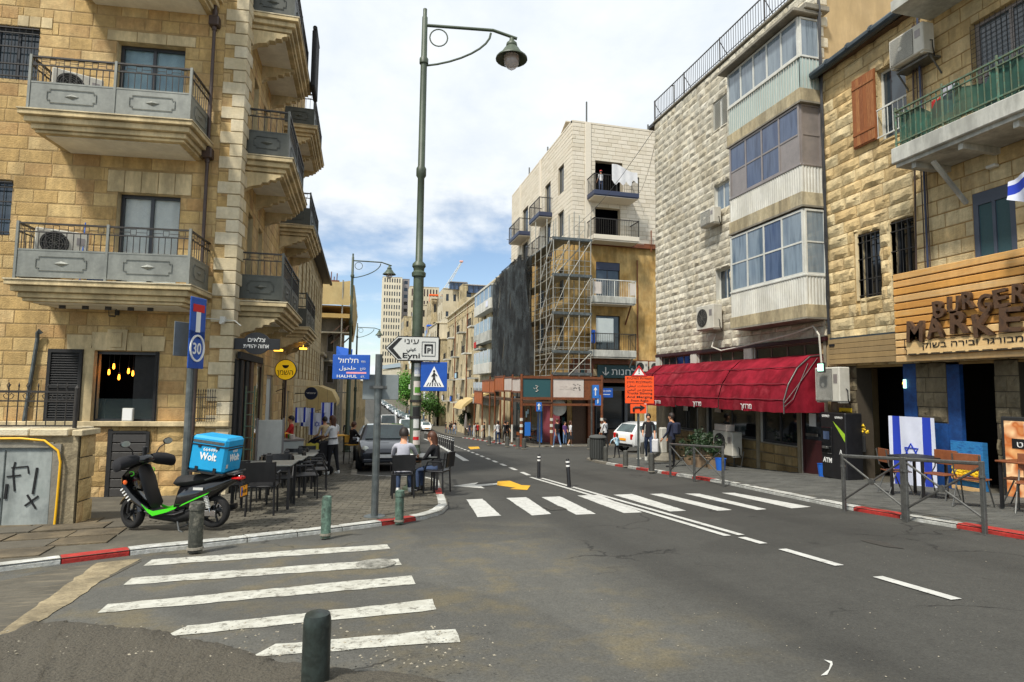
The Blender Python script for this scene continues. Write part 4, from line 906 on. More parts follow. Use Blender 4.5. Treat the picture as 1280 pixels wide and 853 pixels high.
b = MB(); b.box(-3, -.16, -.012, .012, .5, .53).box(-3, -.16, -.012, .012, .37, .39).box(-3, -.16, -.01, .01, .02, .04)
b.build('rails', 'rail_dark', o, M0)
for i in range(22):
    x = -.27-i*.125; MB().tube([(x, 0, .03), (x, 0, .56)], .008, 5).lathe([(.001, .64), (.013, .6), (.006, .56)], 5, (x, 0, 0)).build('bar', 'rail_dark', o, M0)
b = MB()
for i in range(10):
    x = -.27-i*.25
    for s in (-1, 1): b.tube([(x, 0, .4), (x+s*.05, 0, .42), (x+s*.07, 0, .46), (x+s*.03, 0, .49), (x+s*.015, 0, .46)], .006, 4)
    b.tube([(x, 0, .53), (x-.03, 0, .6), (x-.01, 0, .64), (x+.02, 0, .6)], .006, 4)
b.build('scrollwork', 'rail_dark', o, M0, kind='stuff')
MB().tube([(-.14, 0, -.0), (-.14, 0, .55)], .028, 8).lathe([(.001, .62), (.03, .57), (.03, .55)], 8, (-.14, 0, 0)).build('post', 'rail_dark', o, M0)
M0 = LF.at(-.42, .66, .12); o = root('window_railing', 'small black spear railing on the ledge beside the sign pole', 'railing', M0); b = MB()
for i in range(9): b.tube([(-.17+i*.045, 0, 0), (-.17+i*.045, 0, .58)], .006, 4); b.lathe([(.001, .66), (.012, .62), (.004, .58)], 4, (-.17+i*.045, 0, 0))
b.build('bars', 'rail_dark', o, M0); MB().box(-.2, .22, -.01, .01, .48, .5).box(-.2, .22, -.01, .01, .05, .07).build('rails', 'rail_dark', o, M0)
for a, c, z0, z1 in ((.95, 1.5, -1.05, 2.15), (1.65, 2.5, -1.15, 2.15)):
    d0 = MB().box(a, a+.1, .02, .1, z0, z1).box(c-.1, c, .02, .1, z0, z1).box(a+.1, c-.1, .02, .1, z1-.12, z1).box(a+.1, c-.1, .02, .1, z0, z0+.5).build('shop_front', 'black_matt', hotel, LS.W)
    for i in range(3): w_ = (c-a-.2)/3; MB().box(a+.1+i*w_+.02, a+.1+(i+1)*w_-.02, .05, .06, z0+.5, z1-.12).build('pane', 'glass_dark', d0, LS.W)
    for i in range(1, 3): w_ = (c-a-.2)/3; MB().box(a+.08+i*w_, a+.12+i*w_, .03, .09, z0+.5, z1-.12).build('mullion', 'dark_wood', d0, LS.W)
for i, (a, c, z0, z1) in enumerate(((3.2, 4.3, -1.2, 2.0), (4.9, 6.2, -1.3, 1.7), (8.4, 9.3, -1.6, 1.6), (9.9, 10.6, -1.7, 1.2))):
    d0 = MB().box(a, a+.07, .05, .12, z0, z1).box(c-.07, c, .05, .12, z0, z1).box(a+.07, c-.07, .05, .12, z1-.1, z1).build('door', ['dark_wood', 'frame_grey'][i % 2], hotel, LS.W); MB().box(a+.07, c-.07, .07, .09, z0, z1-.1).build('door_leaf', 'glass_dark' if i % 2 == 0 else 'fridge', d0, LS.W)
sb1 = MB().box(.12, 3.1, -.16, -.1, 1.95, 2.1).build('shutter_track', 'black_matt', hotel, LS.W)
for i in range(7): u = .14+i*.3; MB().box(u, u+.28, -.09-.04*(i % 2), -.03-.04*(i % 2), LS.gz(u+.3)+KH+.02, 1.94, ch=.01).build('shutter_board', 'black_matt' if i not in (2, 5) else 'dark_wood', hotel, LS.W)
def simple_building(name, label, F, u0, u1, z0, z1, mat, rows, cols, wsz=(.9, 1.4), depth=8, blocks=None, glass='glass', frame='frame_dark', first=None, group=None, sides=True, cornice=True, marg=.8, roofmat=None, wname='window'):
    o = root(name, label, 'building', F.at(u0, z0), group)
    hs_ = []; fh = (z1-z0)/rows
    for r_ in range(rows):
        for c_ in range(cols):
            uc = u0+marg+(u1-u0-2*marg)*(c_+.5)/cols; zc = z0+fh*(r_+.5)
            hs_.append((uc-wsz[0]/2, uc+wsz[0]/2, zc-wsz[1]/2, zc+wsz[1]/2, .15))
    wall('wall', o, F.W, u0, u1, z0, z1, hs_, mat, back=.3, rev=mat)
    for h in hs_: window(o, F.W, h[0], h[1], h[2], h[3], .08, frame, glass, 2 if wsz[0] > .7 else 1, 1, .06, name=wname)
    b = MB().box(u0, u1, .5, depth, z0, z1-.01)
    b.build('side_walls', mat, o, F.W)
    if cornice: MB().box(u0-.02, u1+.15, -.18, depth+.1, z1, z1+.22, ch=.04).build('cornice', roofmat or mat, o, F.W)
    if blocks: masonry(o, [(F.W, courses(u0, u1, z0, z1, blocks[0], blocks[1], hs_, 5), blocks[2], blocks[3])], blocks[4])
    return o, hs_
o, _ = simple_building('stone_building', 'low pale stone building with dark eaves just past the left balconies', LS, 12.02, 27, -3, 8.1, 'hotel_mortar', 3, 8, (.6, 1.7), 10, (.34, .6, 'flat', .014, pm('lstone2', [S(168, 148, 108), S(190, 170, 128), S(200, 184, 146)], rnd=.6, ns=2, na=.2, bump=.3, dirt=.3)), cornice=False)
MB().box(12, 27.3, -.45, .3, 8.1, 8.3, ch=.03).tube([(12, -.5, 8.1), (27.3, -.5, 8.1)], .09, 8).build('eaves', 'rail_dark', o, LS.W)
MB().box(12.03, 27, 0, 10, 8.08, 8.12).build('roof', 'plaster', o, LS.W)
# ================================================================== RIGHT: WHITE ROCK-FACED BUILDING
RW = Fac(12, 13.2, 0, -1); RS = Fac(12, 13.2, 1, 0)
wb = root('stone_building', 'pale rock faced stone building with glazed balconies above the red awning', 'building', RW.at(-4.7, -1.3))
wh = [(-5.0, -4.15, 10.65, 11.7, .12), (-5.0, -4.1, 7.7, 8.64, .12), (-5.0, -4.15, 4.55, 5.62, .22),
      (-8.2, -6.2, -.1, 1.9, .15), (-5.7, -2.95, -.12, 1.9, .15), (-2.75, -1.15, -.15, 1.9, .15), (-1.0, -.12, -1.1, 1.9, .15),
      (-9.0, -6.7, 2.15, 2.75, .1), (-6.2, -3.5, 2.15, 2.75, .1), (-3.0, -.1, 2.15, 2.75, .1)]
wall('wall', wb, RW.W, -9.35, 0, -2.0, 12.88, wh, 'white_mortar', dep=.15, rev='corrug')
bays = [(-3.15, .0, 9.2, 12.0), (-3.15, .0, 6.33, 9.2), (-3.15, .0, 3.3, 6.33)]
masonry(wb, [(RW.W, courses(-9.35, -.02, 2.87, 12.85, .285, .48, wh+bays, 11), 'rock', .055)], 'white_stone', 300)
z = 2.87; k = 0
while z < 12.8:
    w_ = (.34, .2)[k % 2]; MB().box(-.02, .06, -.05, w_, z+.01, z+.3, ch=.02).build('quoin', 'white_stone', wb, RW.W); z += .31; k += 1
MB().box(.05, 9, .003, .25, -1.5, 12.9).box(.9, 9, .25, 9.2, -1.5, 12.85).build('end_wall', 'plaster', wb, RS.W)
MB().box(-9.35, -9.3, .05, 9, -2.2, 12.88).build('end_wall', 'white_mortar', wb, RW.W)
MB().box(-9.4, .1, -.08, .4, 12.88, 12.98, ch=.02).build('parapet', 'concrete', wb, RW.W)
rr = MB(); railbars(rr, (-9.35, -.02, 0), (.1, -.02, 0), 12.98, 13.85, .13, .009); rr.box(-9.35, .1, -.035, -.005, 13.84, 13.875).box(-9.35, .1, -.03, -.01, 13.08, 13.1)
rail = rr.build('roof_railing', 'rail_dark', wb, RW.W)
for u in (-9.3, -6.9, -4.5, -2.1, .05): MB().tube([(u, -.02, 12.98), (u, -.02, 13.9)], .022, 6).tube([(u, -.02, 13.75), (u, .5, 13.0)], .015, 5).build('railing_post', 'rail_dark', rail, RW.W)
MB().tube([(-8.4, .4, 12.9), (-8.4, .4, 14.2), (-8.55, .4, 14.25)], .03, 6).build('roof_pipe', 'steel', wb, RW.W)
MB().box(-9.75, -9.35, -.1, .25, 12.75, 12.95, ch=.03).build('gutter_spout', 'rail_dark', wb, RW.W)
def bay(u0, u1, d, zs, zp, zg, zt, frame, glass, rows, cols, panel, top=False):
    b = MB(); n = 7
    sl = MB().box(u0-.06, u1+.06, -d-.04, 0, zs, zs+.05).build('bay', 'concrete', wb, RW.W)
    for i in range(n):
        w_ = (u1-u0+.08)/n; MB().box(u0-.04+i*w_+.004, u0-.04+(i+1)*w_-.004, -d-.03, -.0, zs+.05, zp-.004, ch=.008).build('band_stone', pm('bandst', [S(206, 194, 164), S(190, 176, 142), S(168, 152, 120)], rnd=.5, ns=3, na=.25, bump=.3, dirt=.5), sl, RW.W)
    b = MB(); k = int((u1-u0)/.09)
    if panel == 'glass_green':
        b.box(u0, u1, -d+.03, -d+.04, zp, zg); b.box(u1-.04, u1-.03, -d+.03, 0, zp, zg)
        b.build('panel', panel, sl, RW.W); b = MB(); railbars(b, (u0, -d, 0), (u1, -d, 0), zp, zg, .1, .009); railbars(b, (u1, -d, 0), (u1, -.03, 0), zp, zg, .1, .009); b.box(u0-.02, u1+.02, -d-.02, -d+.02, zg-.02, zg+.02).build('railing', 'corrug', sl, RW.W)
    else:
        for i in range(k):
            a = u0+(u1-u0)*i/k; w_ = (u1-u0)/k
            b.add([(a, -d, zp), (a+w_*.3, -d-.018, zp), (a+w_*.7, -d-.018, zp), (a+w_, -d, zp), (a, -d, zg), (a+w_*.3, -d-.018, zg), (a+w_*.7, -d-.018, zg), (a+w_, -d, zg)], [(0, 1, 5, 4), (1, 2, 6, 5), (2, 3, 7, 6)])
        for i in range(7):
            a = -d+d*i/7; w_ = d/7; b.add([(u1, a, zp), (u1+.018, a+w_*.3, zp), (u1+.018, a+w_*.7, zp), (u1, a+w_, zp), (u1, a, zg), (u1+.018, a+w_*.3, zg), (u1+.018, a+w_*.7, zg), (u1, a+w_, zg)], [(0, 1, 5, 4), (1, 2, 6, 5), (2, 3, 7, 6)])
        b.build('ribbed_panel', panel, sl, RW.W)
        MB().box(u0-.02, u1+.03, -d-.035, -d+.04, zg-.03, zg+.03, ch=.01).box(u1-.04, u1+.035, -d+.04, 0, zg-.03, zg+.03, ch=.01).build('sill', frame, sl, RW.W)
    window(wb, RW.W @ TR((0, -d, 0)), u0, u1-.03, zg+.03, zt, .0, frame, glass, cols, rows, .06, name='bay_window')
    window(wb, RW.W @ TR((u1, -d+.05, 0)) @ RO(rad(90), 4, 'Z'), 0, d-.06, zg+.03, zt, .0, frame, glass if isinstance(glass, str) else glass[0], 1, rows, .05, name='bay_window')
    MB().box(u0+.02, u1-.06, -d+.3, -.01, zg, zt-.02).build('bay_room', 'dark_room', sl, RW.W)
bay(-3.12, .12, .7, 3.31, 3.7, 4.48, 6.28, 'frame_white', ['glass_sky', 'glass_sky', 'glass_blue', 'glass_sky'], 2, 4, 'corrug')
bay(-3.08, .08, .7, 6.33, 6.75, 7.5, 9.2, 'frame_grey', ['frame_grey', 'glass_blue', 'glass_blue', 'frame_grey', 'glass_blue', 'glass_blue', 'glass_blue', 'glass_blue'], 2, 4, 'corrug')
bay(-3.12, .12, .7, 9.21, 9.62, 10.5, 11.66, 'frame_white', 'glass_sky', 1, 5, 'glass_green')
MB().box(-3.3, .25, -.95, 0, 11.7, 11.82, ch=.02).box(-3.4, .3, -.6, .2, 11.82, 11.98, ch=.02).build('bay_roof', 'concrete', wb, RW.W)
o = MB().box(-4.98, -4.56, .04, .07, 10.68, 11.68).box(-4.54, -4.17, .04, .07, 10.68, 11.68).build('shutter', 'frame_white', wb, RW.W)
for i in range(16):
    for a in (-4.95, -4.51): MB().add([(a, .0, 10.72+i*.06), (a+.34, .0, 10.72+i*.06), (a+.34, .04, 10.77+i*.06), (a, .04, 10.77+i*.06)], [(0, 1, 2, 3)]).build('slat', 'frame_white', o, RW.W)
window(wb, RW.W, -5.0, -4.1, 7.7, 8.64, .08, 'frame_white', 'glass_sky', 2, 1); window(wb, RW.W, -5.0, -4.15, 4.55, 5.62, .16, 'frame_white', 'glass', 2, 1)
ac_unit(RW.at(-4.85, 7.15, .12), 'white air conditioner under the middle narrow window of the pale stone building', grille='slat', wd=.85, ht=.58)
ac_unit(RW.at(-4.95, 3.48, .15), 'large white air conditioner with round fan on the pale wall above the awning', wd=1.05, ht=.86, dp=.35)
M0 = RW.at(.2, 2.9, .12); b = MB()
for i in range(4): b.tube([(i*.05+.015*math.sin(z*2.1+i), -.02*i, z*.5) for z in range(20)], .013, 5)
b.build('cables', 'black', None, M0, label='bundle of black cables hanging beside the glazed balconies', cat='cable', kind='stuff')
M0 = RW.at(-3, 2.8, .3); b = MB()
b.tube([(-1.9, .2, .55), (-1.85, 0, .1), (-1.3, 0, -.06), (0, 0, .02), (2, 0, .2), (2.9, 0, .35), (3.1, 0, .1), (3.12, .1, -1.6)], .025, 6)
b.build('conduit', 'ac_white', None, M0, label='white conduit sagging under the lowest glazed balcony', cat='pipe')
for a, c in ((-9.35, -9.05), (-6.65, -6.25), (-3.45, -3.05)): MB().box(a, c, -.05, .05, 1.9, 2.8).build('pilaster', 'corrug', wb, RW.W)
for a, c in ((-9.35, -8.25), (-6.15, -5.75), (-2.93, -2.77), (-1.13, -1.02)): MB().box(a, c, -.04, .05, -2.0, 1.95).build('pilaster', pm('pil', [S(150, 140, 118), S(128, 118, 96)], ns=2, na=.2, dirt=.4), wb, RW.W)
MB().box(-9.35, .05, -.07, .02, 2.76, 2.86).build('lintel_band', 'maroon', wb, RW.W)
for a, c in ((-9.0, -6.7), (-6.2, -3.5), (-3.0, -.1)): window(wb, RW.W, a, c, 2.15, 2.75, .05, pm('brown_frame', S(92, 72, 62)), 'glass_dark', 4, 1, .05, name='transom_window')
for a, c, z0 in ((-8.2, -6.2, -.1), (-5.7, -2.95, -.12), (-2.75, -1.15, -.15)): window(wb, RW.W, a, c, z0, 1.9, .08, 'frame_dark', 'glass_dark', 2, 1, .07, name='shop_window')
dd = MB().box(-1.0, -.93, .02, .1, -1.1, 1.9).box(-.2, -.12, .02, .1, -1.1, 1.9).box(-.93, -.2, .04, .09, -1.1, .0).box(-.93, -.2, .03, .1, 0, .08).build('door', 'maroon', wb, RW.W)
MB().box(-.93, -.2, .06, .075, .08, 1.9).build('pane', 'glass_dark', dd, RW.W); MB().box(-.85, -.4, -.0, .025, .18, .26, ch=.01).build('push_bar', 'steel', dd, RW.W)
MB().box(-.75, -.5, .045, .055, .45, .8).build('notice', 'white', dd, RW.W)
for a, c, z0, z1 in ((-8.2, -6.2, -1.9, -.12), (-5.7, -2.95, -1.6, -.14), (-2.75, -1.15, -1.3, -.17)):
    masonry(wb, [(RW.W, courses(a, c, z0, z1, .27, .42, [], int(-a*10)), 'flat', .06)], pm('gf_stone', [S(150, 128, 84), S(130, 108, 68), S(166, 146, 104)], rnd=.7, ns=2, na=.3, bump=.5, dirt=.4))
for (u, z, ww, hh, mm_) in ((-5.1, .9, .35, .5, 'poster_white'), (-7.2, .9, .3, .55, 'white'), (-2.3, 1.1, .45, .5, 'shop_blue')):
    MB().box(u-ww/2, u+ww/2, .05, .06, z-hh/2, z+hh/2).build('poster', mm_, wb, RW.W)
M0 = RW.at(-4.7, .7)
aw = root('awning', 'long dark red canvas awning with white Hebrew lettering along its valance', 'awning', M0)
prof = [(0, 2.42), (-.45, 2.36), (-.85, 2.05), (-1.15, 1.6), (-1.3, 1.18), (-1.3, .84)]
secs = [(-8.75, -8.05), (-8.0, -5.62), (-5.57, -3.03), (-2.98, -.12)]
for si, (a, c) in enumerate(secs):
    b = MB(); n = 16; vs = []; r = random.Random(si)
    fp = []
    for (y0, z0), (y1, z1) in zip(prof, prof[1:]):
        for k in range(3): fp.append((y0+(y1-y0)*k/3, z0+(z1-z0)*k/3))
    fp.append(prof[-1]); m_ = len(fp); zo = r.uniform(-.03, .03) if si < 3 else 0
    for i in range(n+1):
        u = a+(c-a)*i/n; rib = abs(((i % 5)/5.)-.5)*2
        for j, (y, z) in enumerate(fp):
            sag = -.035*(1-rib)*(1 if 0 < j < m_-3 else .3)+r.uniform(-.006, .006)
            hem = .009*math.sin(i*1.9+si) if j == m_-1 else 0
            vs.append((u, y-sag*.6*(1 if j else 0), z+sag+hem+zo*min(1, j/6)))
    b.add(vs, [(i*m_+j, i*m_+j+1, (i+1)*m_+j+1, (i+1)*m_+j) for i in range(n) for j in range(m_-1)])
    if si == 3: b.add([(c, y, z) for y, z in prof]+[(c, 0, .84)], [tuple(range(len(prof)+1))])
    if si == 0: b.add([(a, y, z) for y, z in prof]+[(a, 0, .84)], [tuple(range(len(prof)+1))])
    o = b.build('canvas', 'awning_red', aw, RW.W, smooth=50)
for a in (-8.75, -8.02, -5.6, -3.0, -.12): MB().tube([(a, y+.03, z-.03) for y, z in prof], .018, 6).build('rib', 'steel', aw, RW.W)
for zz_, yy in ((1.18, -1.31), (2.05, -.87), (1.6, -1.17)): MB().tube([(-8.75, yy, zz_), (-.1, yy, zz_)], .011, 5).build('seam', pm('seam', S(120, 34, 44)), aw, RW.W)
b = MB()
for i in range(2): b.tube([(-.1, -.2-.3*i, 2.3-.15*i), (-.09, -.9-.1*i, 1.5-.3*i), (-.08, -1.28, 1.1-.1*i)], .008, 5)
b.build('cord', 'steel', aw, RW.W)
for u in (-3.9, -1.35): text(he('מרדוך'), RW.at(u-.25, .90, 1.335), .16, 'white', parent=aw, w=.5)
text(he('מרדוך'), RW.at(-6.8, .90, 1.335), .14, 'white', parent=aw, w=.45)
for u in (-8.6,): MB().tube([(0, 0, 0), (0, 0, 2.9)], .035, 8).lathe([(.1, 0), (.1, .04), (.04, .05)], 10).build('awning_post', 'frame_white', aw, RW.at(u, RW.gz(u)+KH, 1.2))
gb = root('stone_building', 'golden rough stone building with a green railed balcony and wooden restaurant front', 'building', RW.at(4, -.8))
gh = [(.02, 9, -1.2, 2.05, .02), (1.9, 2.68, 7.45, 9.2, .2), (1.18, 1.82, 3.72, 5.33, .2), (2.13, 2.72, 3.6, 5.4, .2), (4.05, 4.85, 3.4, 5.45, .15), (4.2, 5.6, 6.7, 9.0, .15)]
wall('wall', gb, RW.W, .1, 9, 2.0, 10.2, gh[1:], 'gold_mortar', dep=.2, rev='gold_stone')
smooth_zone = (2.75, 9, 2.0, 6.2)
masonry(gb, [(RW.W, courses(.1, 9, 2.05, 10.15, .31, .6, gh[1:]+[smooth_zone, (1.05, 1.18, 3.6, 5.4), (2.95, 9, 6.2, 10.2)], 6), 'rock', .07),
             (RW.W, courses(2.75, 9, 2.05, 6.2, .32, .55, gh[1:], 7)+courses(2.95, 9, 6.2, 10.15, .32, .5, gh[1:], 9), 'flat', .015)], 'gold_stone', 300)
MB().box(.1, 9, 1.75, 8, -1.2, 10.15).box(.1, 9, .02, 1.75, 10.05, 10.15).build('roof', 'plaster', gb, RW.W)
MB().tube([(.15, -.32, 9.98), (3.0, -.32, 10.12)], .11, 10).build('gutter', 'gutter', gb, RW.W)
MB().box(.1, 3.2, -.22, .2, 10.0, 10.1).build('eaves', 'dark_wood', gb, RW.W)
for u in (.7, 1.4, 2.1): MB().tube([(u, -.32, 9.99+.05*u/1), (u+.05, -.32, 9.995+.05*u)], .13, 10).build('gutter_clip', 'gutter', gb, RW.W)
MB().box(3.35, 9, -1.1, .1, 9.62, 9.85).build('top_slab', 'concrete_white', gb, RW.W)
s_ = MB().box(1.25, 1.93, -.12, -.08, 7.5, 9.28).build('shutter', 'shutter_wood', gb, RW.W)
for i in range(6): MB().box(1.27+i*.108, 1.27+i*.108+.098, -.14, -.121, 7.53, 9.25, ch=.004).build('board', 'shutter_wood', s_, RW.W)
for z in (7.8, 9.0): MB().box(1.27, 1.92, -.155, -.141, z, z+.06).build('batten', 'shutter_wood', s_, RW.W)
window(gb, RW.W, 1.9, 2.68, 7.45, 9.2, .12, 'frame_white', 'glass', 1, 2, .06)
b = MB(); railbars(b, (1.95, -.08, 0), (2.65, -.08, 0), 7.5, 8.2, .14, .01); b.box(1.93, 2.68, -.095, -.065, 8.18, 8.21).box(1.93, 2.68, -.095, -.065, 7.5, 7.53).build('window_guard', 'frame_white', gb, RW.W)
for a, c, e, f in ((1.18, 1.82, 3.72, 5.33), (2.13, 2.72, 3.6, 5.4)):
    window(gb, RW.W, a, c, e, f, .17, 'frame_dark', 'glass_dark', 2, 1, .05, curtain='curtain' if a < 2 else None, bars='rail_dark')
    MB().box(a-.09, a, -.03, .12, e-.05, f+.05).build('jamb', 'trim_stone', gb, RW.W)
d0 = MB().box(4.05, 4.15, .0, .08, 3.4, 5.45).box(4.75, 4.85, 0, .08, 3.4, 5.45).box(4.15, 4.75, 0, .08, 5.2, 5.45).box(4.42, 4.48, 0, .08, 3.4, 5.2).build('balcony_door', 'frame_blue', gb, RW.W)
for a, c in ((4.15, 4.42), (4.48, 4.75)): MB().box(a, c, .03, .04, 3.4, 5.2).build('pane', pm('teal_glass', S(62, 88, 94), na=.1, rough=.15), d0, RW.W)
window(gb, RW.W, 4.2, 5.6, 6.7, 9.0, .1, 'frame_grey', 'glass', 2, 2, .08)
b = MB()
for i in range(15): b.tube([(4.2+i*.1, -.03, 6.75), (4.2+i*.1, -.03, 8.95)], .005, 4)
for i in range(22): b.tube([(4.2, -.03, 6.75+i*.1), (5.6, -.03, 6.75+i*.1)], .005, 4)
b.build('window_mesh', 'rail_dark', gb, RW.W)
bc = MB().box(3.2, 9, -1.1, .0, 6.28, 6.62, ch=.02).box(3.25, 9, -1.02, 0, 6.2, 6.28).build('balcony', 'concrete_white', gb, RW.W)
for u in (3.6, 4.6, 5.6, 6.6): MB().box(u-.05, u+.05, -.95, 0, 6.08, 6.2).build('joist', 'concrete_white', bc, RW.W)
MB().tube([(3.95, -.85, 6.1), (3.95, -.03, 5.3)], .05, 4).build('brace', 'concrete_white', bc, RW.W)
b = MB(); railbars(b, (3.3, -1.04, 0), (9, -1.04, 0), 6.64, 7.4, .115, .011); railbars(b, (3.3, -1.04, 0), (3.3, 0, 0), 6.64, 7.4, .13, .011)
b.box(3.28, 9, -1.065, -1.015, 7.4, 7.43).box(3.28, 9, -1.06, -1.02, 7.28, 7.3).box(3.28, 9, -1.06, -1.02, 6.7, 6.73).box(3.28, 3.32, -1.04, 0, 7.4, 7.43).build('railing', 'rail_teal', bc, RW.W)
for u in (3.3, 4.35, 5.4, 6.4): MB().tube([(u, -1.04, 6.62), (u, -1.04, 7.5)], .022, 6).build('railing_post', 'rail_teal', bc, RW.W)
b = MB(); n = 40; vs = []
for i in range(n+1):
    u = 3.35+5.6*i/n; y = -1.0+.03*math.sin(i*1.7)
    vs += [(u, y, 6.66), (u, y, 7.25+.12*math.sin(i*.9)+.06*math.sin(i*2.3))]
b.add(vs, [(2*i, 2*i+2, 2*i+3, 2*i+1) for i in range(n)]); b.build('shade_net', 'green_net', bc, RW.W, smooth=80)
ac_unit(RW.at(3.15, 8.72, .2), 'white air conditioner high on the golden wall above the wooden shutter', wd=.85, ht=.68, dp=.32, grille='slat')
MB().box(-.4, .4, -.35, 0, -.05, 0).tube([(-.4, -.3, -.03), (-.4, 0, -.4)], .02, 5).tube([(.4, -.3, -.03), (.4, 0, -.4)], .02, 5).build('shelf_bracket', 'steel', None, RW.at(3.15, 8.7, .02), label='steel bracket under the air conditioner above the wooden shutter', cat='bracket')
for i, (u, c_, h_) in enumerate(((4.0, 'red_cloth', .4), (4.25, 'grey_tee', .55), (5.9, 'purple_cloth', .35))):
    b = MB(); n = 6; vs = []
    for k in range(n+1): vs += [(-.14+.28*k/n, .03*math.sin(k*2), 0), (-.13+.26*k/n, .03*math.sin(k*2+1), h_)]
    b.add(vs, [(2*k, 2*k+2, 2*k+3, 2*k+1) for k in range(n)]); b.build('garment', c_, None, RW.at(u, 7.0, .75), label=['pink red cloth', 'grey shirt', 'dark purple cloth'][i]+' hung behind the green balcony railing', cat='laundry', smooth=80)
M0 = RW.at(3.05, 6.2, .12); b = MB()
for i, (x, h) in enumerate(((0, 9), (.07, 9), (.12, 9), (-.05, 6))): b.tube([(x-.18*(1-(k/8.)) if i == 3 else x, 0, -2.5+k*.75) for k in range(9)], .02 if i % 2 else .012, 6)
b.build('pipes', 'pipe_brown', None, M0, label='cluster of brown and blue pipes rising past the green railed balcony', cat='pipe', kind='stuff')
MB().tube([(-.02, 0, -2.4), (.0, 0, 4)], .022, 6).build('pipe', 'navy', None, RW.at(3.17, 6.2, .17), label='blue pipe running up beside the green railed balcony', cat='pipe')
MB().box(-.09, .09, -.12, 0, -.03, .03, ch=.01).build('flood_light', 'frame_white', None, RW.at(4.55, 5.85, .05), label='small white flood light under the green railed balcony', cat='lamp')
lb = root('plank_fascia', 'low weathered plank fascia between the red awning and the burger sign', 'fascia', RW.at(1.4, 2.1, .3))
for i in range(5): z = 2.1+i*.13; MB().box(.4, 2.62, -.3, -.26, z, z+.122, ch=.006).build('plank', 'grey_plank', lb, RW.W)
MB().box(.4, 2.6, -.26, -.0, 2.12, 2.7).build('backing', 'dark_wood', lb, RW.W); MB().box(.45, 2.6, -.3, .0, 2.74, 2.78).build('cap', 'gutter', lb, RW.W)
MB().box(.45, .62, -.32, -.3, 2.56, 2.62).build('plate', 'ink', lb, RW.W)
sg = root('restaurant_sign', 'big plank sign with dark wooden letters reading BURGER MARKET', 'sign', RW.at(5.4, 2.05, .6))
for i in range(12): z = 2.06+i*.164; MB().box(2.68, 8.5, -.62, -.57, z, z+.14, ch=.012).build('plank', 'wood_plank', sg, RW.W)
MB().box(2.68, 8.5, -.57, -.02, 2.08, 4.0).build('backing', 'dark_wood', sg, RW.W)
def letters(s, u0, z, hs, wd, rots, tag_):
    n = len(s)
    for i, ch_ in enumerate(s):
        text(ch_, RW.at(u0+wd*(i+.5), z+.05*((i*7) % 3-1), .70) @ RO(rad(rots[i % len(rots)]), 4, 'Y'), hs, 'dark_wood', name='letter', parent=sg, w=wd*.8, ext=.04, bold=.035)
letters('BURGER', 3.66, 2.98, .34, .30, (-4, 3, -2, 5, -4, 3), 'a')
letters('MARKET', 3.02, 2.53, .44, .47, (3, -3, 2, -5, 3, -2), 'b')
MB().box(3.0, 6.2, -.68, -.62, 2.2, 2.5, ch=.01).build('name_board', 'wood_plank', sg, RW.W)
b = MB()
for i in range(12): b.box(3.05+i*.26, 3.05+i*.26+.19, -.685, -.68, 2.215, 2.228)
b.tube([(2.98, -.69, 2.55), (2.98, -.69, 2.35), (3.02, -.69, 2.3), (3.02, -.69, 2.2), (6.2, -.69, 2.2)], .008, 4); b.tube([(2.98, -.69, 2.5), (6.2, -.69, 2.5)], .006, 4)
b.build('burnt_line', 'ink', sg, RW.W)
text(he('המבורגר ובירה בשוק'), RW.at(4.45, 2.33, .69), .12, 'ink', parent=sg, w=2.1, ext=.003)
for u0, u1 in ((.12, .98), (2.62, 3.32), (4.3, 4.75), (6.2, 6.9)):
    MB().box(u0, u1, .0, .45, -1.4, 2.1).build('pier', pm('pier_m', S(70, 62, 50)), gb, RW.W)
    masonry(gb, [(RW.W, courses(u0, u1, -1.0 if u0 != 2.62 else .78, 2.05, .3, .35, [], int(u0*10)), 'rock', .06)], pm('pier_stone', [S(112, 100, 78), S(132, 120, 94), S(96, 86, 66)], rnd=.6, ns=2, na=.3, bump=.7, dirt=.4))
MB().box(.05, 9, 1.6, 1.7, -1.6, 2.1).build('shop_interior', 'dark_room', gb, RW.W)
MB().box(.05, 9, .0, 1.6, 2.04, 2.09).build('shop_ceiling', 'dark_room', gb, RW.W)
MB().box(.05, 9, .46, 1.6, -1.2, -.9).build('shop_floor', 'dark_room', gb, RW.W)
MB().box(2.3, 2.62, -.02, .1, -.8, 2.05).box(2.62, 3.32, -.02, .1, -.8, .76).box(3.32, 3.6, -.0, .1, -.8, 2.05).build('mural_wall', 'shop_blue', gb, RW.W)
mu = MB().box(3.36, 4.02, -.03, .1, -.6, .42).build('mural', pm('mural', [S(20, 84, 150), S(40, 120, 176), S(14, 56, 116)], ns=2, na=.2, stretch=(1, 3, 8)), gb, RW.W)
b = MB(); r = random.Random(3)
for i in range(130):
    u = r.uniform(3.4, 3.98); z = -.25+r.uniform(0, .22)*(1-.3*abs(u-3.8)); s = r.uniform(.025, .05); b.lathe([(0.001, -s), (s*.8, -s*.5), (s, 0), (s*.8, s*.5), (.001, s)], 6, (u, -.04, z))
b.build('fruit_heap', 'yellow', gb, RW.W)
for i, (u0, u1, z0, z1) in enumerate(((3.42, 3.98, -.35, -.28), (3.42, 3.98, -.55, -.48))): MB().box(u0, u1, -.12, -.04, z0, z1).build('shelf', 'wood_plank', gb, RW.W)
MB().box(2.33, 2.4, -.04, -.025, 1.5, 1.7).build('lit_panel', 'cold_light', None, RW.at(0, 0, .02), label='small lit green panel above the mural wall behind the flag', cat='lamp')
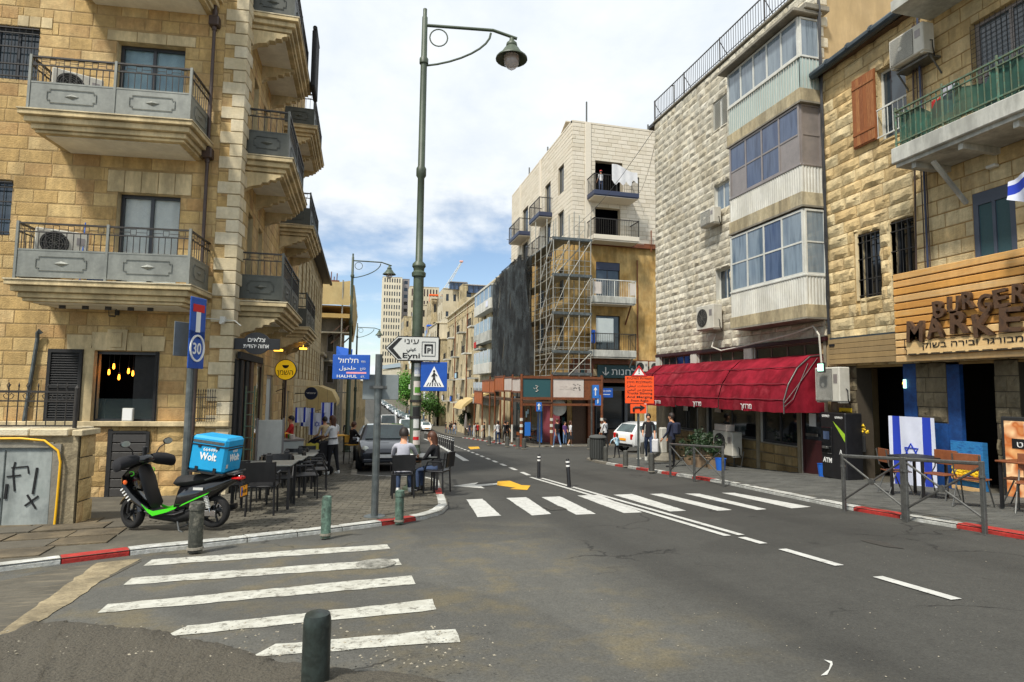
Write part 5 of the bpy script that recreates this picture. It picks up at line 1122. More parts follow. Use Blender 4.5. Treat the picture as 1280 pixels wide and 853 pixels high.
M0 = RW.at(1.95, 1.62, -.4); MB().lathe([(.03, .05), (.045, 0), (.03, -.04), (.002, -.05)], 10).build('lamp', 'warm_light', None, M0, label='small amber lamp glowing deep in the restaurant entrance', cat='lamp')
for i in range(1):
    M0 = RW.at(1.15, -.05, .15); o = root('wall_sign', 'dark square framed sign with gold drawing beside the cash machine', 'sign', M0)
    MB().box(-.17, .17, -.02, .02, 0, .4, ch=.01).build('frame', 'black_matt', o, M0); b = MB()
    for a in range(8): b.tube([(.03*math.cos(a*.785), -.024, .2+.03*math.sin(a*.785)), (.1*math.cos(a*.785+.2), -.024, .2+.11*math.sin(a*.785+.2))], .006, 4)
    b.build('drawing', 'yellow', o, M0)
    b = MB()
    for k in range(60): s = r.uniform(.02, .04); b.lathe([(0.001, -s), (s, 0), (.001, s)], 6, (r.uniform(-.25, .25), r.uniform(-.03, .03), .45+r.uniform(0, .22)))
    b.build('lemons', 'yellow', o, M0)
ac_unit(RW.at(.78, 1.13, .4), 'grey wall air conditioner with slatted fan beside the red awning', wd=.8, ht=.88, dp=.32, grille='slat')
MB().box(-.12, .12, -.05, 0, -.12, .12, ch=.015).build('flood_light_housing', 'black_matt', None, RW.at(.85, 2.0, .9), label='square flood light lit above the wall air conditioner', cat='lamp')
MB().box(-.09, .09, -.008, 0, -.09, .09).build('flood_light_glass', 'cold_light', None, RW.at(.85, 2.0, .955), label='bright glass of the square flood light above the air conditioner', cat='lamp')
M0 = RW.at(.8, .66, .2); o = MB().box(-.2, .2, -.01, 0, 0, .34).box(-.2, .2, -.012, -.01, .22, .24, mi=1).build('yellow_notice', ['yellow', 'ink'], None, M0, label='small yellow notice below the grey wall air conditioner', cat='sign')
text(he('כספומט'), RW.at(.8, .88, .215), .06, 'ink', parent=o, w=.28); text(he('מזומן'), RW.at(.8, .76, .215), .06, 'ink', parent=o, w=.28)
M0 = RW.at(.82, RW.gz(.82, .6)+KH, .6)
o = root('cash_machine', 'tall black cash machine kiosk with ATM lettering beside the restaurant', 'cash machine', M0 @ RO(rad(-4), 4, 'Z'))
A = WM[o.name] @ DG((.85, 1, 1, 1))
MB().box(-.5, .5, -.02, .45, 0, 1.62, ch=.02).build('cabinet', 'black', o, A)
MB().box(-.46, -.02, -.05, -.02, .6, 1.25, ch=.01).build('screen_bay', 'black_gloss', o, A); MB().box(-.36, -.12, -.056, -.05, .95, 1.15).build('screen', 'glass_blue', o, A)
MB().box(-.34, -.14, -.12, -.05, .72, .78, ch=.01).build('keypad', 'steel', o, A)
MB().add([(0, -.024, 1.42), (.48, -.024, 1.12), (.48, -.024, .92), (.0, -.024, 1.42)][:3], [(0, 1, 2)]).build('green_flash', pm('lime', S(150, 190, 40)), o, A)
text('ATM', A @ TR((-.25, -.025, .38)), .12, 'white', parent=o, w=.36, bold=.03); text('A', A @ TR((.3, -.025, .62)), .12, 'white', parent=o)
text(he('כספומט'), A @ TR((-.28, -.025, 1.5)), .07, 'white', parent=o, w=.3); text(he('כספומט'), A @ TR((.25, -.025, 1.48)), .06, 'white', parent=o, w=.3)
def flag(W, w_, h_, label, star=True, wav=.03, group=None, vertical=True, seed=1):
    o = root('flag', label, 'flag', W, group); b = MB(); n = 24; m_ = 16; vs = []; r = random.Random(seed)
    f = lambda x, z: -.02-wav*(math.sin(x*9/w_+seed)*.6+math.sin(x*17/w_+z*3)*.35)*(1.1-z/h_*.8)
    for i in range(n+1):
        for j in range(m_+1): x, z = w_*(i/n-.5), h_*j/m_; vs.append((x, f(x, z), z+.02*math.sin(x*3+seed)*(1-j/m_)))
    fs = []; ms_ = []
    for i in range(n):
        for j in range(m_):
            t = (i+.5)/n if vertical else (j+.5)/m_
            fs.append((i*(m_+1)+j, (i+1)*(m_+1)+j, (i+1)*(m_+1)+j+1, i*(m_+1)+j+1)); ms_.append(1 if (.1 < t < .24 or .76 < t < .9) else 0)
    b.add(vs, fs); b.m = ms_; b.build('cloth', ['flag_white', 'flag_blue'], o, W, smooth=80)
    if star:
        b = MB(); rr_ = min(w_, h_)*.17; zc = h_*.5
        for s in (1, -1):
            pts = [(rr_*math.sin(a*2.0944+(0 if s > 0 else math.pi)), 0, zc+rr_*math.cos(a*2.0944+(0 if s > 0 else math.pi))) for a in range(3)]
            P2 = []
            for a in range(3):
                for k in range(6): q = V(pts[a])+(V(pts[(a+1) % 3])-V(pts[a]))*k/6; P2.append((q.x, f(q.x, q.z)-.006, q.z))
            b.tube(P2, rr_*.08, 4, closed=True)
        b.build('star', 'flag_blue', o, W)
    return o
flag(RW.at(2.62, -.68, .2), 1.12, 1.55, 'blue and white flag hanging flat on the restaurant wall behind the barrier')
M0 = RW.at(5.72, 4.85, 1.3); o = root('flag', 'blue and white flag flying at the right edge above the burger sign', 'flag', M0)
b = MB(); n = 14; vs = []
for i in range(n+1):
    x = -.1+1.2*i/n; zt_ = .02+.12*x; vs += [(x, .08*math.sin(i*.9), zt_-.1-.45*(x+.1)/.8-.02), (x, .08*math.sin(i*.9+.4), zt_-.05), (x, .08*math.sin(i*.9+.6), zt_+.12), (x, .08*math.sin(i*.9+.8), zt_+.2)]
fs = []; ms_ = []
for i in range(n):
    for j in range(3): fs.append((i*4+j, i*4+j+4, i*4+j+5, i*4+j+1)); ms_.append(1 if j == 1 else 0)
b.add(vs, fs); b.m = ms_; b.build('cloth', ['flag_white', 'flag_blue'], o, M0, smooth=80)
MB().tube([(.95, .6, -1.2), (1.1, 0, .45)], .02, 6).build('pole', 'frame_white', o, M0)
M0 = RW.at(5.2, -.62, .25); o = root('poster_board', 'tall backlit food poster board at the right edge of the restaurant', 'poster', M0)
MB().box(-.62, .7, -.05, .05, 0, 1.6, ch=.02).build('frame', 'black_matt', o, M0)
pb = MB().box(-.55, .64, -.06, -.05, .07, 1.52).build('picture', pm('food', [S(226, 170, 110), S(180, 96, 40), S(240, 200, 150), S(120, 50, 20)], ns=2.3, na=.2, det=2, emis=.15), o, M0)
MB().box(-.2, .35, -.068, -.06, 1.28, 1.48).build('label', 'poster_white', o, M0); MB().box(-.42, .66, -.068, -.06, 1.02, 1.2).build('strip', 'ink', o, M0); MB().box(-.1, .5, -.068, -.06, .74, .88).build('strip', 'ink', o, M0)
text(he('בורגר מרקט'), RW.at(5.32, .43, .325), .11, 'white', parent=o, w=.9); text('BURGER MARKET', RW.at(5.28, .73, .325), .05, 'ink', parent=o, w=.48); text(he('הזמינו עכשיו'), RW.at(5.4, .16, .325), .06, 'white', parent=o, w=.5)
MB().lathe([(.0, .0), (.22, .0), (.24, .04), (.2, .07), (.24, .1), (.2, .14), (.14, .2), (.0, .24)], 18, (.12, -.09, .3)).build('burger', pm('bun', [S(206, 130, 60), S(176, 96, 40)], ns=9, na=.3), o, M0 @ DG((1, .25, 1, 1)))
# ================================================================== SCAFFOLDED BUILDING
SBf = Fac(15.3, 42, 1, 0); SBs = Fac(15.3, 42, 0, -1)
sb = root('apartment_building', 'apartment block half renovated with new white upper floors and scaffolding round its corner', 'building', SBf.at(2, -2.7))
fh = [(1.9, 4.2, 16.2, 19.2, .4), (1.9, 4.0, 12.85, 15.5, .4), (1.97, 3.97, 8.4, 11.2, .2), (1.97, 3.97, 4.4, 7.05, .2), (.6, 9, -3.2, 2.2, .6)]
sh_ = [(-3.3, -1.9, 17.2, 19.5, .25), (-3.3, -1.9, 13.6, 15.7, .25), (-6.9, -5.3, 16.3, 19.2, .25), (-6.9, -5.3, 13, 15.6, .25), (-14.4, -12.4, 16.3, 19.2, .25), (-14.4, -12.4, 13, 15.7, .25), (-3.2, -1.8, 8.5, 11, .25), (-3.2, -1.8, 4.5, 7.2, .25), (-9, -7, 8.5, 11, .25), (-9, -7, 4.5, 7.2, .25), (-15, -13, 8.5, 11, .25), (-15, -13, 4.5, 7.2, .25)]
wall('upper_wall', sb, SBf.W, 0, 15, 12.8, 22.1, fh[:2], 'pale_mortar', dep=.3)
wall('upper_wall', sb, SBs.W, -18.9, 0, 12.8, 22.1, [h for h in sh_ if h[2] > 12.8], 'pale_mortar', dep=.3)
wall('lower_wall', sb, SBf.W, 0, 15, -3.2, 12.8, fh[2:], 'old_yellow', dep=.3)
wall('lower_wall', sb, SBs.W, -18.9, 0, -5, 12.8, [h for h in sh_ if h[2] < 12.8], 'old_yellow', dep=.3)
masonry(sb, [(SBf.W, courses(1.55, 15, 12.85, 22.05, .33, .75, fh[:2], 3), 'flat', .02), (SBf.W, courses(0, 1.05, 12.85, 22.05, .33, .75, [], 3), 'flat', .02),
             (SBs.W, courses(-18.9, 0, 12.85, 22.05, .33, .75, sh_, 4), 'flat', .02)], 'smooth_pale', 300)
for W_, u in ((SBf.W, 1.05), (SBs.W, -8.6), (SBs.W, -15.6)): MB().box(u, u+.5, -.09, .02, 12.3, 22.2, ch=.02).build('pilaster', 'smooth_pale', sb, W_)
MB().box(-.03, 15, -.03, .3, 22.08, 22.22).build('parapet', 'smooth_pale', sb, SBf.W); MB().box(-18.9, 0, -.03, .3, 22.08, 22.22).build('parapet', 'smooth_pale', sb, SBs.W)
MB().box(1.3, 15, 1.3, 18.8, -3, 21.9).build('roof', 'plaster', sb, SBf.W)
MB().box(-18.9, -18.6, .05, 14, -6, 22.1).build('end_wall', 'smooth_pale', sb, SBs.W)
for W_, u, h in ((SBf.W, 1.3, 1.9), (SBs.W, -7.2, .9), (SBs.W, -13.2, 1.2), (SBf.W, 6.6, .7)): MB().tube([(u, .3, 22.1), (u, .3, 22.1+h)], .07, 6).build('roof_post', 'steel', sb, W_)
MB().add([(-4.6, .3, 22.3), (-2.4, .3, 23.3), (-2.4, 2, 23.3), (-4.6, 2, 22.3), (-4.6, .3, 22.2), (-2.4, .3, 23.2), (-2.4, 2, 23.2), (-4.6, 2, 22.2)], [(0, 1, 2, 3), (7, 6, 5, 4), (0, 4, 5, 1), (1, 5, 6, 2), (2, 6, 7, 3), (3, 7, 4, 0)]).build('roof_panel', 'smooth_pale', sb, SBs.W)
for (W_, hs2) in ((SBf.W, fh[:4]), (SBs.W, sh_)):
    for h in hs2:
        if h[1]-h[0] > 2.0 and W_ is SBf.W and h[2] > 12:
            continue
        window(sb, W_, h[0], h[1], h[2], h[3], .15, 'frame_dark', 'glass', 2, 1, .08)
MB().box(1.95, 3.99, .05, .14, 10.6, 11.2).build('roller_box', 'navy', sb, SBf.W)
def sbal(F, u0, u1, z, d, rh=1.2, slabm='navy', railm='rail_dark', th=.35, fill=None):
    s_ = MB().box(u0, u1, -d, 0, z-th, z, ch=.02).box(u0+.06, u1-.06, -d+.06, 0, z-th-.08, z-th).build('balcony', [slabm], sb, F.W)
    MB().box(u0+.05, u1-.05, -d+.05, -.01, z-th-.1, z-th-.081).build('soffit', 'smooth_pale', s_, F.W)
    b = MB(); railbars(b, (u0+.05, -d+.05, 0), (u1-.05, -d+.05, 0), z, z+rh, .14, .012); railbars(b, (u0+.05, -d+.05, 0), (u0+.05, 0, 0), z, z+rh, .14, .012); railbars(b, (u1-.05, -d+.05, 0), (u1-.05, 0, 0), z, z+rh, .14, .012)
    b.box(u0, u1, -d+.02, -d+.08, z+rh, z+rh+.06).box(u0, u0+.06, -d+.08, 0, z+rh, z+rh+.06).box(u1-.06, u1, -d+.08, 0, z+rh, z+rh+.06)
    b.build('railing', railm, s_, F.W)
    for u in (u0+.04, (u0+u1)/2, u1-.04): MB().box(u-.03, u+.03, -d+.02, -d+.08, z, z+rh+.08).build('railing_post', railm, s_, F.W)
    return s_
sbal(SBf, 1.2, 4.9, 16.35, 1.5); sbal(SBf, 1.2, 4.9, 12.95, 1.5, slabm='smooth_pale')
sbal(SBs, -7.9, -4.8, 16.3, 1.2); sbal(SBs, -15.4, -11.4, 16.35, 1.2); sbal(SBs, -9, -4.8, 12.9, 1.2); sbal(SBs, -18.5, -11.4, 12.5, 1.2)
o = sbal(SBf, 1.2, 4.7, 8.35, 1.3, slabm='concrete_white', railm='frame_white', th=.5); MB().tube([(4.4, -1.1, 7.85), (4.4, 0, 6.4)], .06, 4).build('brace', 'rust', o, SBf.W)
o = sbal(SBf, 1.2, 4.7, 4.3, 1.3, slabm='concrete_white', railm='rail_dark', th=.5); MB().tube([(4.5, -1.1, 3.8), (4.5, 0, 2.6)], .06, 4).build('brace', 'concrete_white', o, SBf.W)
for u0, u1 in ((1.25, 1.9), (4.2, 4.65)): MB().box(u0, u1, -1.24, -1.2, 8.5, 9.4).build('screen', 'poster_white', sb, SBf.W)
b = MB(); n = 16; vs = []
for i in range(n+1):
    u = 2.6+2.1*i/n; vs += [(u, -1.62-.05*math.sin(i*1.3), 17.15-.35*abs(math.sin(i*.7))+(.25 if i > 12 else 0)), (u, -1.6, 18.4-.03*i+.1*math.sin(i*.4))]
b.add(vs, [(2*i, 2*i+2, 2*i+3, 2*i+1) for i in range(n)]); b.build('white_sheet', 'white_cloth', None, SBf.at(0, 0), label='white sheet hung over the railing of the topmost balcony', cat='sheet', smooth=80)
M0 = SBf.at(2.1, 4.3, .9); MB().box(-.5, .9, -.05, 0, .6, 2.4, ch=.03).build('board', 'fridge', None, M0, label='grey white boards propped on the lowest balcony of the yellow wall', cat='board')
MB().box(-.15, .15, -.1, .1, .2, 1.2, ch=.05).build('bag', 'tarp_blue', None, SBf.at(1.35, 4.6, 1.0), label='blue bag tied to the lowest balcony railing', cat='bag')
MB().tube([(5.4, -.08, 3.5), (5.4, -.08, 11.5)], .05, 6).build('pipe', 'rust', sb, SBf.W); MB().box(.5, 9, -.25, -.02, 12.45, 12.75).build('rusty_beam', 'rust', sb, SBf.W)
MB().tube([(5.6, -.9, 12.6), (9, -.9, 12.6)], .05, 6).tube([(6.5, -.3, 12.2), (6.5, -.3, 13.9)], .05, 6).build('formwork', 'rust', sb, SBf.W)
for i, u in enumerate((5.5, 6.7)): ac_unit(SBf.at(u, 2.75, .3), ['left white air conditioner above the shop sign on the yellow wall', 'right white air conditioner above the shop sign on the yellow wall'][i], wd=1.0, ht=.8)
MB().box(0, 9, -.35, -.02, 3.3, 3.65).box(-.2, 1.7, -.35, -.02, 1.5, 3.3).box(1.2, 1.7, -.35, -.02, -3, 1.5).box(5.9, 9, -.35, -.02, 2.2, 3.3).box(1.7, 9, -.3, -.02, 1.9, 2.2).build('shop_fascia', 'rust', sb, SBf.W)
M0 = SBf.at(3.9, 2.25, .42); o = root('shop_sign', 'dark teal shop sign with a white down arrow and Hebrew lettering', 'sign', M0)
MB().box(-2.0, 2.2, -.05, .05, 0, .98, ch=.02).build('board', 'teal_dark', o, M0)
text(he('לחנות'), M0 @ TR((.15, -.055, .25)), .5, 'white', parent=o, w=2.0)
MB().tube([(-1.35, -.07, .8), (-1.35, -.07, .2)], .045, 5).tube([(-1.6, -.07, .45), (-1.35, -.07, .2), (-1.1, -.07, .45)], .045, 5).build('arrow', 'white', o, M0)
MB().box(1.9, 8.8, -.1, 0, 1.3, 1.6).box(4.3, 4.5, -.12, 0, -3, 1.3).box(1.9, 2.0, -.12, 0, -3, 1.3).build('shop_frame', 'frame_dark', sb, SBf.W)
for a, c in ((2.0, 4.3), (4.5, 8.8)): MB().box(a, c, .2, .22, -3, 1.3).build('pane', 'glass_dark', sb, SBf.W)
sf = root('scaffold', 'grey steel tube scaffold wrapped round the corner of the yellow building', 'scaffold', TR((14, 41, -2.6)))
I4 = I_(); SX = [13.3, 14.7, 16.5]; levels = [2.4, 4.0, 6.8, 9.6, 12.3]
stand = [(13.3, 40.4), (14.5, 40.4), (14.5, 43.5), (13.3, 43.5), (16.2, 40.4), (13.3, 46.5), (14.5, 46.5), (16.2, 41.6), (14.5, 41.6), (13.3, 49.5), (13.3, 42), (13.3, 45), (14.5, 45), (15.3, 40.4), (15.3, 41.5), (14.5, 48)]
tm = {}
def pole(p, q, r_=.035, nm='pole', mat='scaffold', par=None):
    p = V(p); q = V(q); L_ = (q-p).length; key = (nm, mat, r_)
    if key not in tm: tm[key] = MB().tube([(0, 0, 0), (0, 0, 1)], r_, 6).mesh(nm, mat, 60)
    M_ = TR(p) @ (q-p).to_track_quat('Z', 'Y').to_matrix().to_4x4() @ DG((1, 1, L_, 1)); return inst(nm, tm[key], par, M_)
for i, (x, y) in enumerate(stand): pole((x, y, 2.3), (x, y, 13.6+.6*(i % 3)), .04, 'pole', par=sf)
for z in levels:
    b = MB().box(13.25, 16.3, 40.45, 41.5, z-.06, z).box(13.35, 14.45, 41.5, 49.4, z-.06, z); b.build('deck', 'deck_wood' if z < 12 else 'galv', sf, I4)
    MB().box(13.2, 16.3, 40.36, 40.4, z-.02, z+.18).build('toe_board', 'galv', sf, I4)
    if z > 12: continue
    for dz in (.4, .8, 1.2, 1.9):
        pole((13.3, 40.4, z+dz), (16.2, 40.4, z+dz), .022, 'ledger', par=sf); pole((13.3, 40.4, z+dz), (13.3, 49.5, z+dz), .022, 'ledger', par=sf); pole((14.5, 41.6, z+dz+.1), (14.5, 49.5, z+dz+.1), .022, 'ledger', par=sf)
    for y in (40.4, 43.5, 46.5): pole((13.3, y, z), (14.5, y, z), .022, 'ledger', par=sf)
for z0, z1 in zip(levels, levels[1:]):
    pole((14.5, 40.36, z0), (16.2, 40.36, z1), .03, 'brace', par=sf); pole((13.26, 43.5, z0+.1), (13.26, 40.5, z1), .04, 'brace', pm('brace_w', S(210, 208, 200)), par=sf); pole((13.3, 40.38, z0), (14.5, 40.38, z1), .025, 'brace', par=sf)
pole((13.6, 41.3, 9.7), (15.9, 40.9, 12.3), .05, 'stair_rail', par=sf); pole((13.6, 41.3, 10.6), (15.9, 40.9, 13.3), .03, 'stair_rail', par=sf)
NF = Fac(13.0, 42, 0, -1); b = MB(); top = [(617, 360), (620, 353), (632, 343), (640, 330), (650, 324), (658, 320), (664, 326)]
cols_ = 60; uu0 = NF.p(617, 400)[0]; uu1 = NF.p(664, 400)[0]; tp = [NF.p(x, y) for x, y in top]
def tz(u):
    for (a, za), (c, zc) in zip(tp, tp[1:]):
        if a <= u <= c: return za+(zc-za)*(u-a)/(c-a)
    return tp[0][1] if u < tp[0][0] else tp[-1][1]
vs = []; m_ = 14
for i in range(cols_+1):
    u = uu0+(uu1-uu0)*i/cols_
    for j in range(m_+1):
        t = j/m_; z = 2.45+(tz(u)-2.45+.35*math.sin(i*.8)*math.sin(i*.23))*t; fold = .38*math.sin(i*.62+.9*math.sin(t*2.5+i*.13))+.16*math.sin(i*1.9+t*4)+.15*NZ.noise(V((u*.7, z*.35, 0)))
        vs.append((u+.1*math.sin(t*5+i*.3), fold, z+.1*math.sin(i*.6)*t))
b.add(vs, [(i*(m_+1)+j, (i+1)*(m_+1)+j, (i+1)*(m_+1)+j+1, i*(m_+1)+j+1) for i in range(cols_) for j in range(m_)])
o = b.build('netting', 'netting', None, NF.W, label='tall black debris netting draped over the scaffold', cat='netting', smooth=80)
hd = root('covered_walkway', 'rust brown steel covered walkway with orange and poster panels along the kerb', 'walkway', TR((11, 40, -2.6)))
HF = Fac(10.9, 40, 1, 0); HS = Fac(10.9, 40, -.055, -.9985)
for px0, px1, y0, y1, mm_ in ((593, 602.5, 490, 504, 'rust_orange'), (603, 618, 476.5, 490, 'rust_orange'), (619, 629.5, 472, 488, 'rust_orange'), (631, 640, 473, 488, 'poster_white'), (640.5, 650, 474, 489, 'poster_white')):
    a = HS.p(px0, y0)[0]; c = HS.p(px1, y0)[0]; xm = (px0+px1)/2; zt_ = HS.p(xm, y0)[1]; zb = HS.p(xm, y1)[1]
    MB().box(a, c, -.03, .03, zb, zt_).build('panel', mm_, hd, HS.W)
    MB().box(a, c, -.06, .06, zt_, zt_+.12).box(a, c, -.06, .06, zb-.12, zb).build('beam', 'rust', hd, HS.W)
for px in (593, 602.8, 612, 618.5, 630.2, 640.3):
    u = HS.p(px, 520)[0]; w_ = HS.W @ V((u, 0, 0)); zt_ = HS.p(px, 480 if px > 605 else 496)[1]
    pole((w_.x, w_.y, gz(w_.y)), (w_.x, w_.y, zt_+.7), .07, 'post', 'rust', hd); MB().tube([(w_.x, w_.y, gz(w_.y)+.2), (w_.x, w_.y, gz(w_.y)+1.5)], .08, 8).build('post_band', 'corrug', hd, I4)
for a, c, mm_ in ((.05, 2.15, 'teal'), (2.3, 4.6, 'poster_white'), (4.65, 6.0, 'rust')):
    MB().box(a, c, -.02, .03, .8, 2.1).build('panel', mm_, hd, HF.W)
MB().box(0, 6.1, -.07, .07, 2.1, 2.28).box(0, 6.1, -.07, .07, .62, .8).box(0, 6.1, -.05, .05, .2, .36).build('beam', 'rust', hd, HF.W)
for u in (0, 2.2, 6.0):
    w_ = HF.W @ V((u, 0, 0)); pole((w_.x, w_.y, gz(w_.y)), (w_.x, w_.y, 2.4), .1, 'post', 'rust', hd)
    for k in range(3): MB().tube([(w_.x, w_.y, gz(w_.y)+.9+k*.42), (w_.x, w_.y, gz(w_.y)+1.1+k*.42)], .115, 8).build('post_band', 'corrug', hd, I4)
MB().box(.0, 6, .1, 2, 2.1, 2.2).build('walkway_roof', 'rust', hd, HF.W)
MB().box(-24, 0, .1, 2.2, .4, .5).build('walkway_roof', 'dark_wood', hd, HS.W)
M0 = HF.at(1.1, 1.15, .03); b = MB(); b.tube([(-.1, 0, .45), (.08, 0, .4), (-.06, 0, .25), (.1, 0, .12), (-.08, 0, .02)], .03, 5).tube([(-.25, 0, .3), (-.15, 0, .2)], .02, 5); b.build('painted_sign', 'poster_white', hd, M0)
text(he('שופינג'), HF.at(3.3, 1.35, .03), .3, 'poster_white', parent=hd)
b = MB(); r = random.Random(2)
for k in range(14): x = 3.8+.05*r.randint(0, 9); z = 1.3+.07*r.randint(0, 6); b.box(x, x+.09, -.035, -.022, z, z+.03)
b.build('painted_marks', 'ink', hd, HF.W)
MB().lathe([(.55, 0), (.6, .03), (.6, .09), (.55, .12)], 24, (0, 0, 0), 'Y').build('round_sign', 'corrug', None, HF.at(2.9, .05, -.5), label='round pale sign hanging under the covered walkway', cat='sign')
MB().box(0, .9, -.05, .05, -2.45, .0).build('phone_kiosk', 'blue_sign2', None, SBs.at(-.0, 0, 2.6) @ TR((-.0, 0, 0)), label='tall blue telephone panel under the covered walkway', cat='panel')
MB().box(.3, 4.5, -.02, .02, -4, .4).build('pink_boards', pm('pinkw', S(140, 62, 74), na=.2), None, SBs.at(-6, 0, .4), label='faded pink boards on the shop behind the covered walkway', cat='board')
MB().box(5.2, 9, -.02, .02, -4, .2).build('stone_base', 'old_yellow', sb, SBf.W)
rs = random.Random(4)
for k in range(7):
    u0 = -18.2+k*2.5; z0 = SBs.gz(u0)+KH; o = MB().box(u0, u0+2.3, -.12, -.02, 1.5, 2.2).box(u0, u0+.12, -.1, -.02, z0, 1.5).build('shop_front', ['dark_wood', 'frame_dark', 'maroon', 'rust'][k % 4], sb, SBs.W)
    MB().box(u0+.12, u0+2.3, -.06, -.02, z0, 1.5).build('pane', 'glass_dark', o, SBs.W); MB().box(u0+.4, u0+1.9, -.16, -.121, 1.6, 2.05).build('shop_board', ['poster_white', 'teal', 'red', 'ochre_concrete'][(k*3) % 4], o, SBs.W)
    for q in range(3): x = u0+.3+q*.6; z = rs.uniform(-1.5, .6); MB().box(x, x+rs.uniform(.2, .5), -.09, -.061, z, z+rs.uniform(.3, .7)).build('poster', rs.choice(['poster_white', 'red', 'teal', 'yellow', 'light_blue', 'beige_cloth']), o, SBs.W)
MB().box(.05, 1.15, -.1, -.02, -3, 1.45).box(2.2, 4.2, -.5, -.4, -2.6, -1.6).build('shop_front', 'dark_wood', sb, SBf.W)
for k in range(4): x = .1+k*.5; MB().box(x, x+.3, -.36, -.351, 2.4, 2.9).build('poster', ['poster_white', 'teal', 'poster_white', 'beige_cloth'][k], sb, SBf.W)
# ================================================================== STONE STRIP BUILDING AND THE FAR SIDE
S2 = Fac(15.5, 61.2, 0, -1)
sh2 = []
for k in range(10):
    for z in (-.5, 3.2, 6.9, 10.4): sh2.append((-47+k*4.6, -45.9+k*4.6, z, z+1.9, .25))
s2b = root('stone_building', 'old long stone building with a moulded cornice beyond the black netting', 'building', S2.at(-20, -6))
wall('wall', s2b, S2.W, -49, 0, -7, 14.2, sh2, 'far_stone', dep=.2)
for h in sh2: window(s2b, S2.W, h[0], h[1], h[2], h[3], .12, 'frame_dark', 'glass', 1, 1, .07)
MB().box(-49.2, .1, -.35, 14, 14.2, 14.5, ch=.08).box(-49, .05, -.15, .01, 13.5, 13.65).build('cornice', 'far_pale', s2b, S2.W)
MB().box(-49, 0, .9, 14, -7, 14.2).build('roof', 'far_stone', s2b, S2.W)
bt = MB()
for k in range(34): bt.prism([(-48.6+k*1.44, 12.6), (-47.9+k*1.44, 12.6), (-47.9+k*1.44, 13.2), (-48.25+k*1.44, 13.4), (-48.6+k*1.44, 13.2)], -.12, 0)
bt.build('frieze', 'far_stone', s2b, S2.W)
for px, yt in ((570, 400), (585, 400), (628, 380)): u = S2.p(px, yt)[0]; MB().tube([(u, -.1, -6), (u, -.1, 14)], .09, 6).build('drainpipe', 'rust', s2b, S2.W)
ua, uc = S2.p(592, 430, 1.1)[0], S2.p(612, 430, 1.1)[0]
for i, z in enumerate((11.0, 7.2, 3.4, -.4)):
    o = MB().box(ua, uc, -1.1, 0, z-.25, z, ch=.03).box(ua, uc, -1.1, -1.0, z, z+1.0).box(ua, ua+.1, -1.0, 0, z, z+1).box(uc-.1, uc, -1.0, 0, z, z+1.0).build('balcony', 'corrug' if i % 2 == 0 else 'concrete_white', s2b, S2.W)
    MB().box(ua+.05, uc-.05, -1.05, -.03, z+1, z+2.5).build('glazing', 'glass_sky', o, S2.W)
    for q in range(4): u = ua+(uc-ua)*(q+.5)/4; MB().box(u-.07, u+.07, -1.09, -1.0, z+1, z+2.6).build('mullion', 'frame_white', o, S2.W)
for i in range(13):
    u = [-46, -41, -36.5, -31, -26, -20.5, -15][i % 7]+(.6 if i > 6 else 0); z = [-.9, 2.8, 6.5, 10][(i*3+i//7) % 4]; s_ = MB().box(u-.9, u+1.9, -1.1, 0, z-.2, z).build('balcony', ['concrete_white', 'corrug'][i % 2], s2b, S2.W)
    b = MB(); railbars(b, (u-.85, -1.05, 0), (u+1.85, -1.05, 0), z, z+1, .2, .02); b.box(u-.9, u+1.9, -1.1, -1.04, z+.95, z+1.02).build('railing', 'rail_dark', s_, S2.W)
    if i % 3 == 0: MB().box(u-.8, u+.6, -1.16, -1.1, z+.1, z+.85).build('cloth', ['white_cloth', 'light_blue', 'red_cloth', 'tarp_blue', 'beige_cloth'][i//3], s_, S2.W)
MB().box(ua, uc, -1.15, 0, 13.5, 13.7).build('bay_top', 'corrug', s2b, S2.W)
flag_o = MB().box(uc-2.4, uc-1.2, -1.15, -1.12, 11.1, 11.8).build('blue_white_banner', 'flag_white', None, S2.W.copy(), label='small blue and white banner on the glazed balcony beyond the netting', cat='flag')
for (px, y) in ((600, 500), (607, 498), (574, 497)):
    u, z = S2.p(px, y, .2); ac_unit(S2.at(u, z-.3, .2), {600: 'left air conditioner low on the old stone wall', 607: 'right air conditioner low on the old stone wall', 574: 'air conditioner farther along the old stone wall'}[px], wd=1.1, ht=.9)
p = S2.W @ V((-4, 1.5, 14.4)); M0 = TR(p); o = root('television_antenna', 'thin television antenna mast on the old stone roof', 'antenna', M0)
MB().tube([(0, 0, 0), (0, 0, 5.9)], .05, 5).build('mast', 'steel', o, M0); b = MB()
for z, l, k in ((4.9, 1.1, 0), (4.0, -1.2, 0), (1.8, -.8, 0)): b.tube([(0, 0, z), (l, 0, z+.1)], .035, 4)
b.tube([(.5, 0, 3.7), (.5, 0, 4.4)], .03, 4).tube([(.3, 0, 3.85), (.7, 0, 3.85)], .03, 4); b.build('aerial', 'steel', o, M0)
def PT(px, py, Y): d = ray(px, py); return CP+d*(Y/d.y)
c0, c1 = PT(562, 350, 330), PT(577, 327, 330)
o = root('crane_jib', 'pale crane jib with a red tip rising above the far roofs', 'crane', TR(c0)); b = MB(); ax = (c1-c0)
for off in (V((0, 0, 0)), V((1.2, 0, -.9))): b.tube([c0-ax*.6+off, c1+off*.3], .22, 5)
for k in range(11): a = c0-ax*.6+ax*1.6*k/11; b.tube([a, a+ax*.15+V((1.2, 0, -.9))*(1-k/14)], .12, 4)
b.build('jib', 'frame_white', o, I4); MB().box(c1.x-1.1, c1.x+.9, c1.y-.5, c1.y+.5, c1.z-.6, c1.z+.5, ch=.2).build('tip', pm('crane_red', S(214, 160, 146)), o, I4)
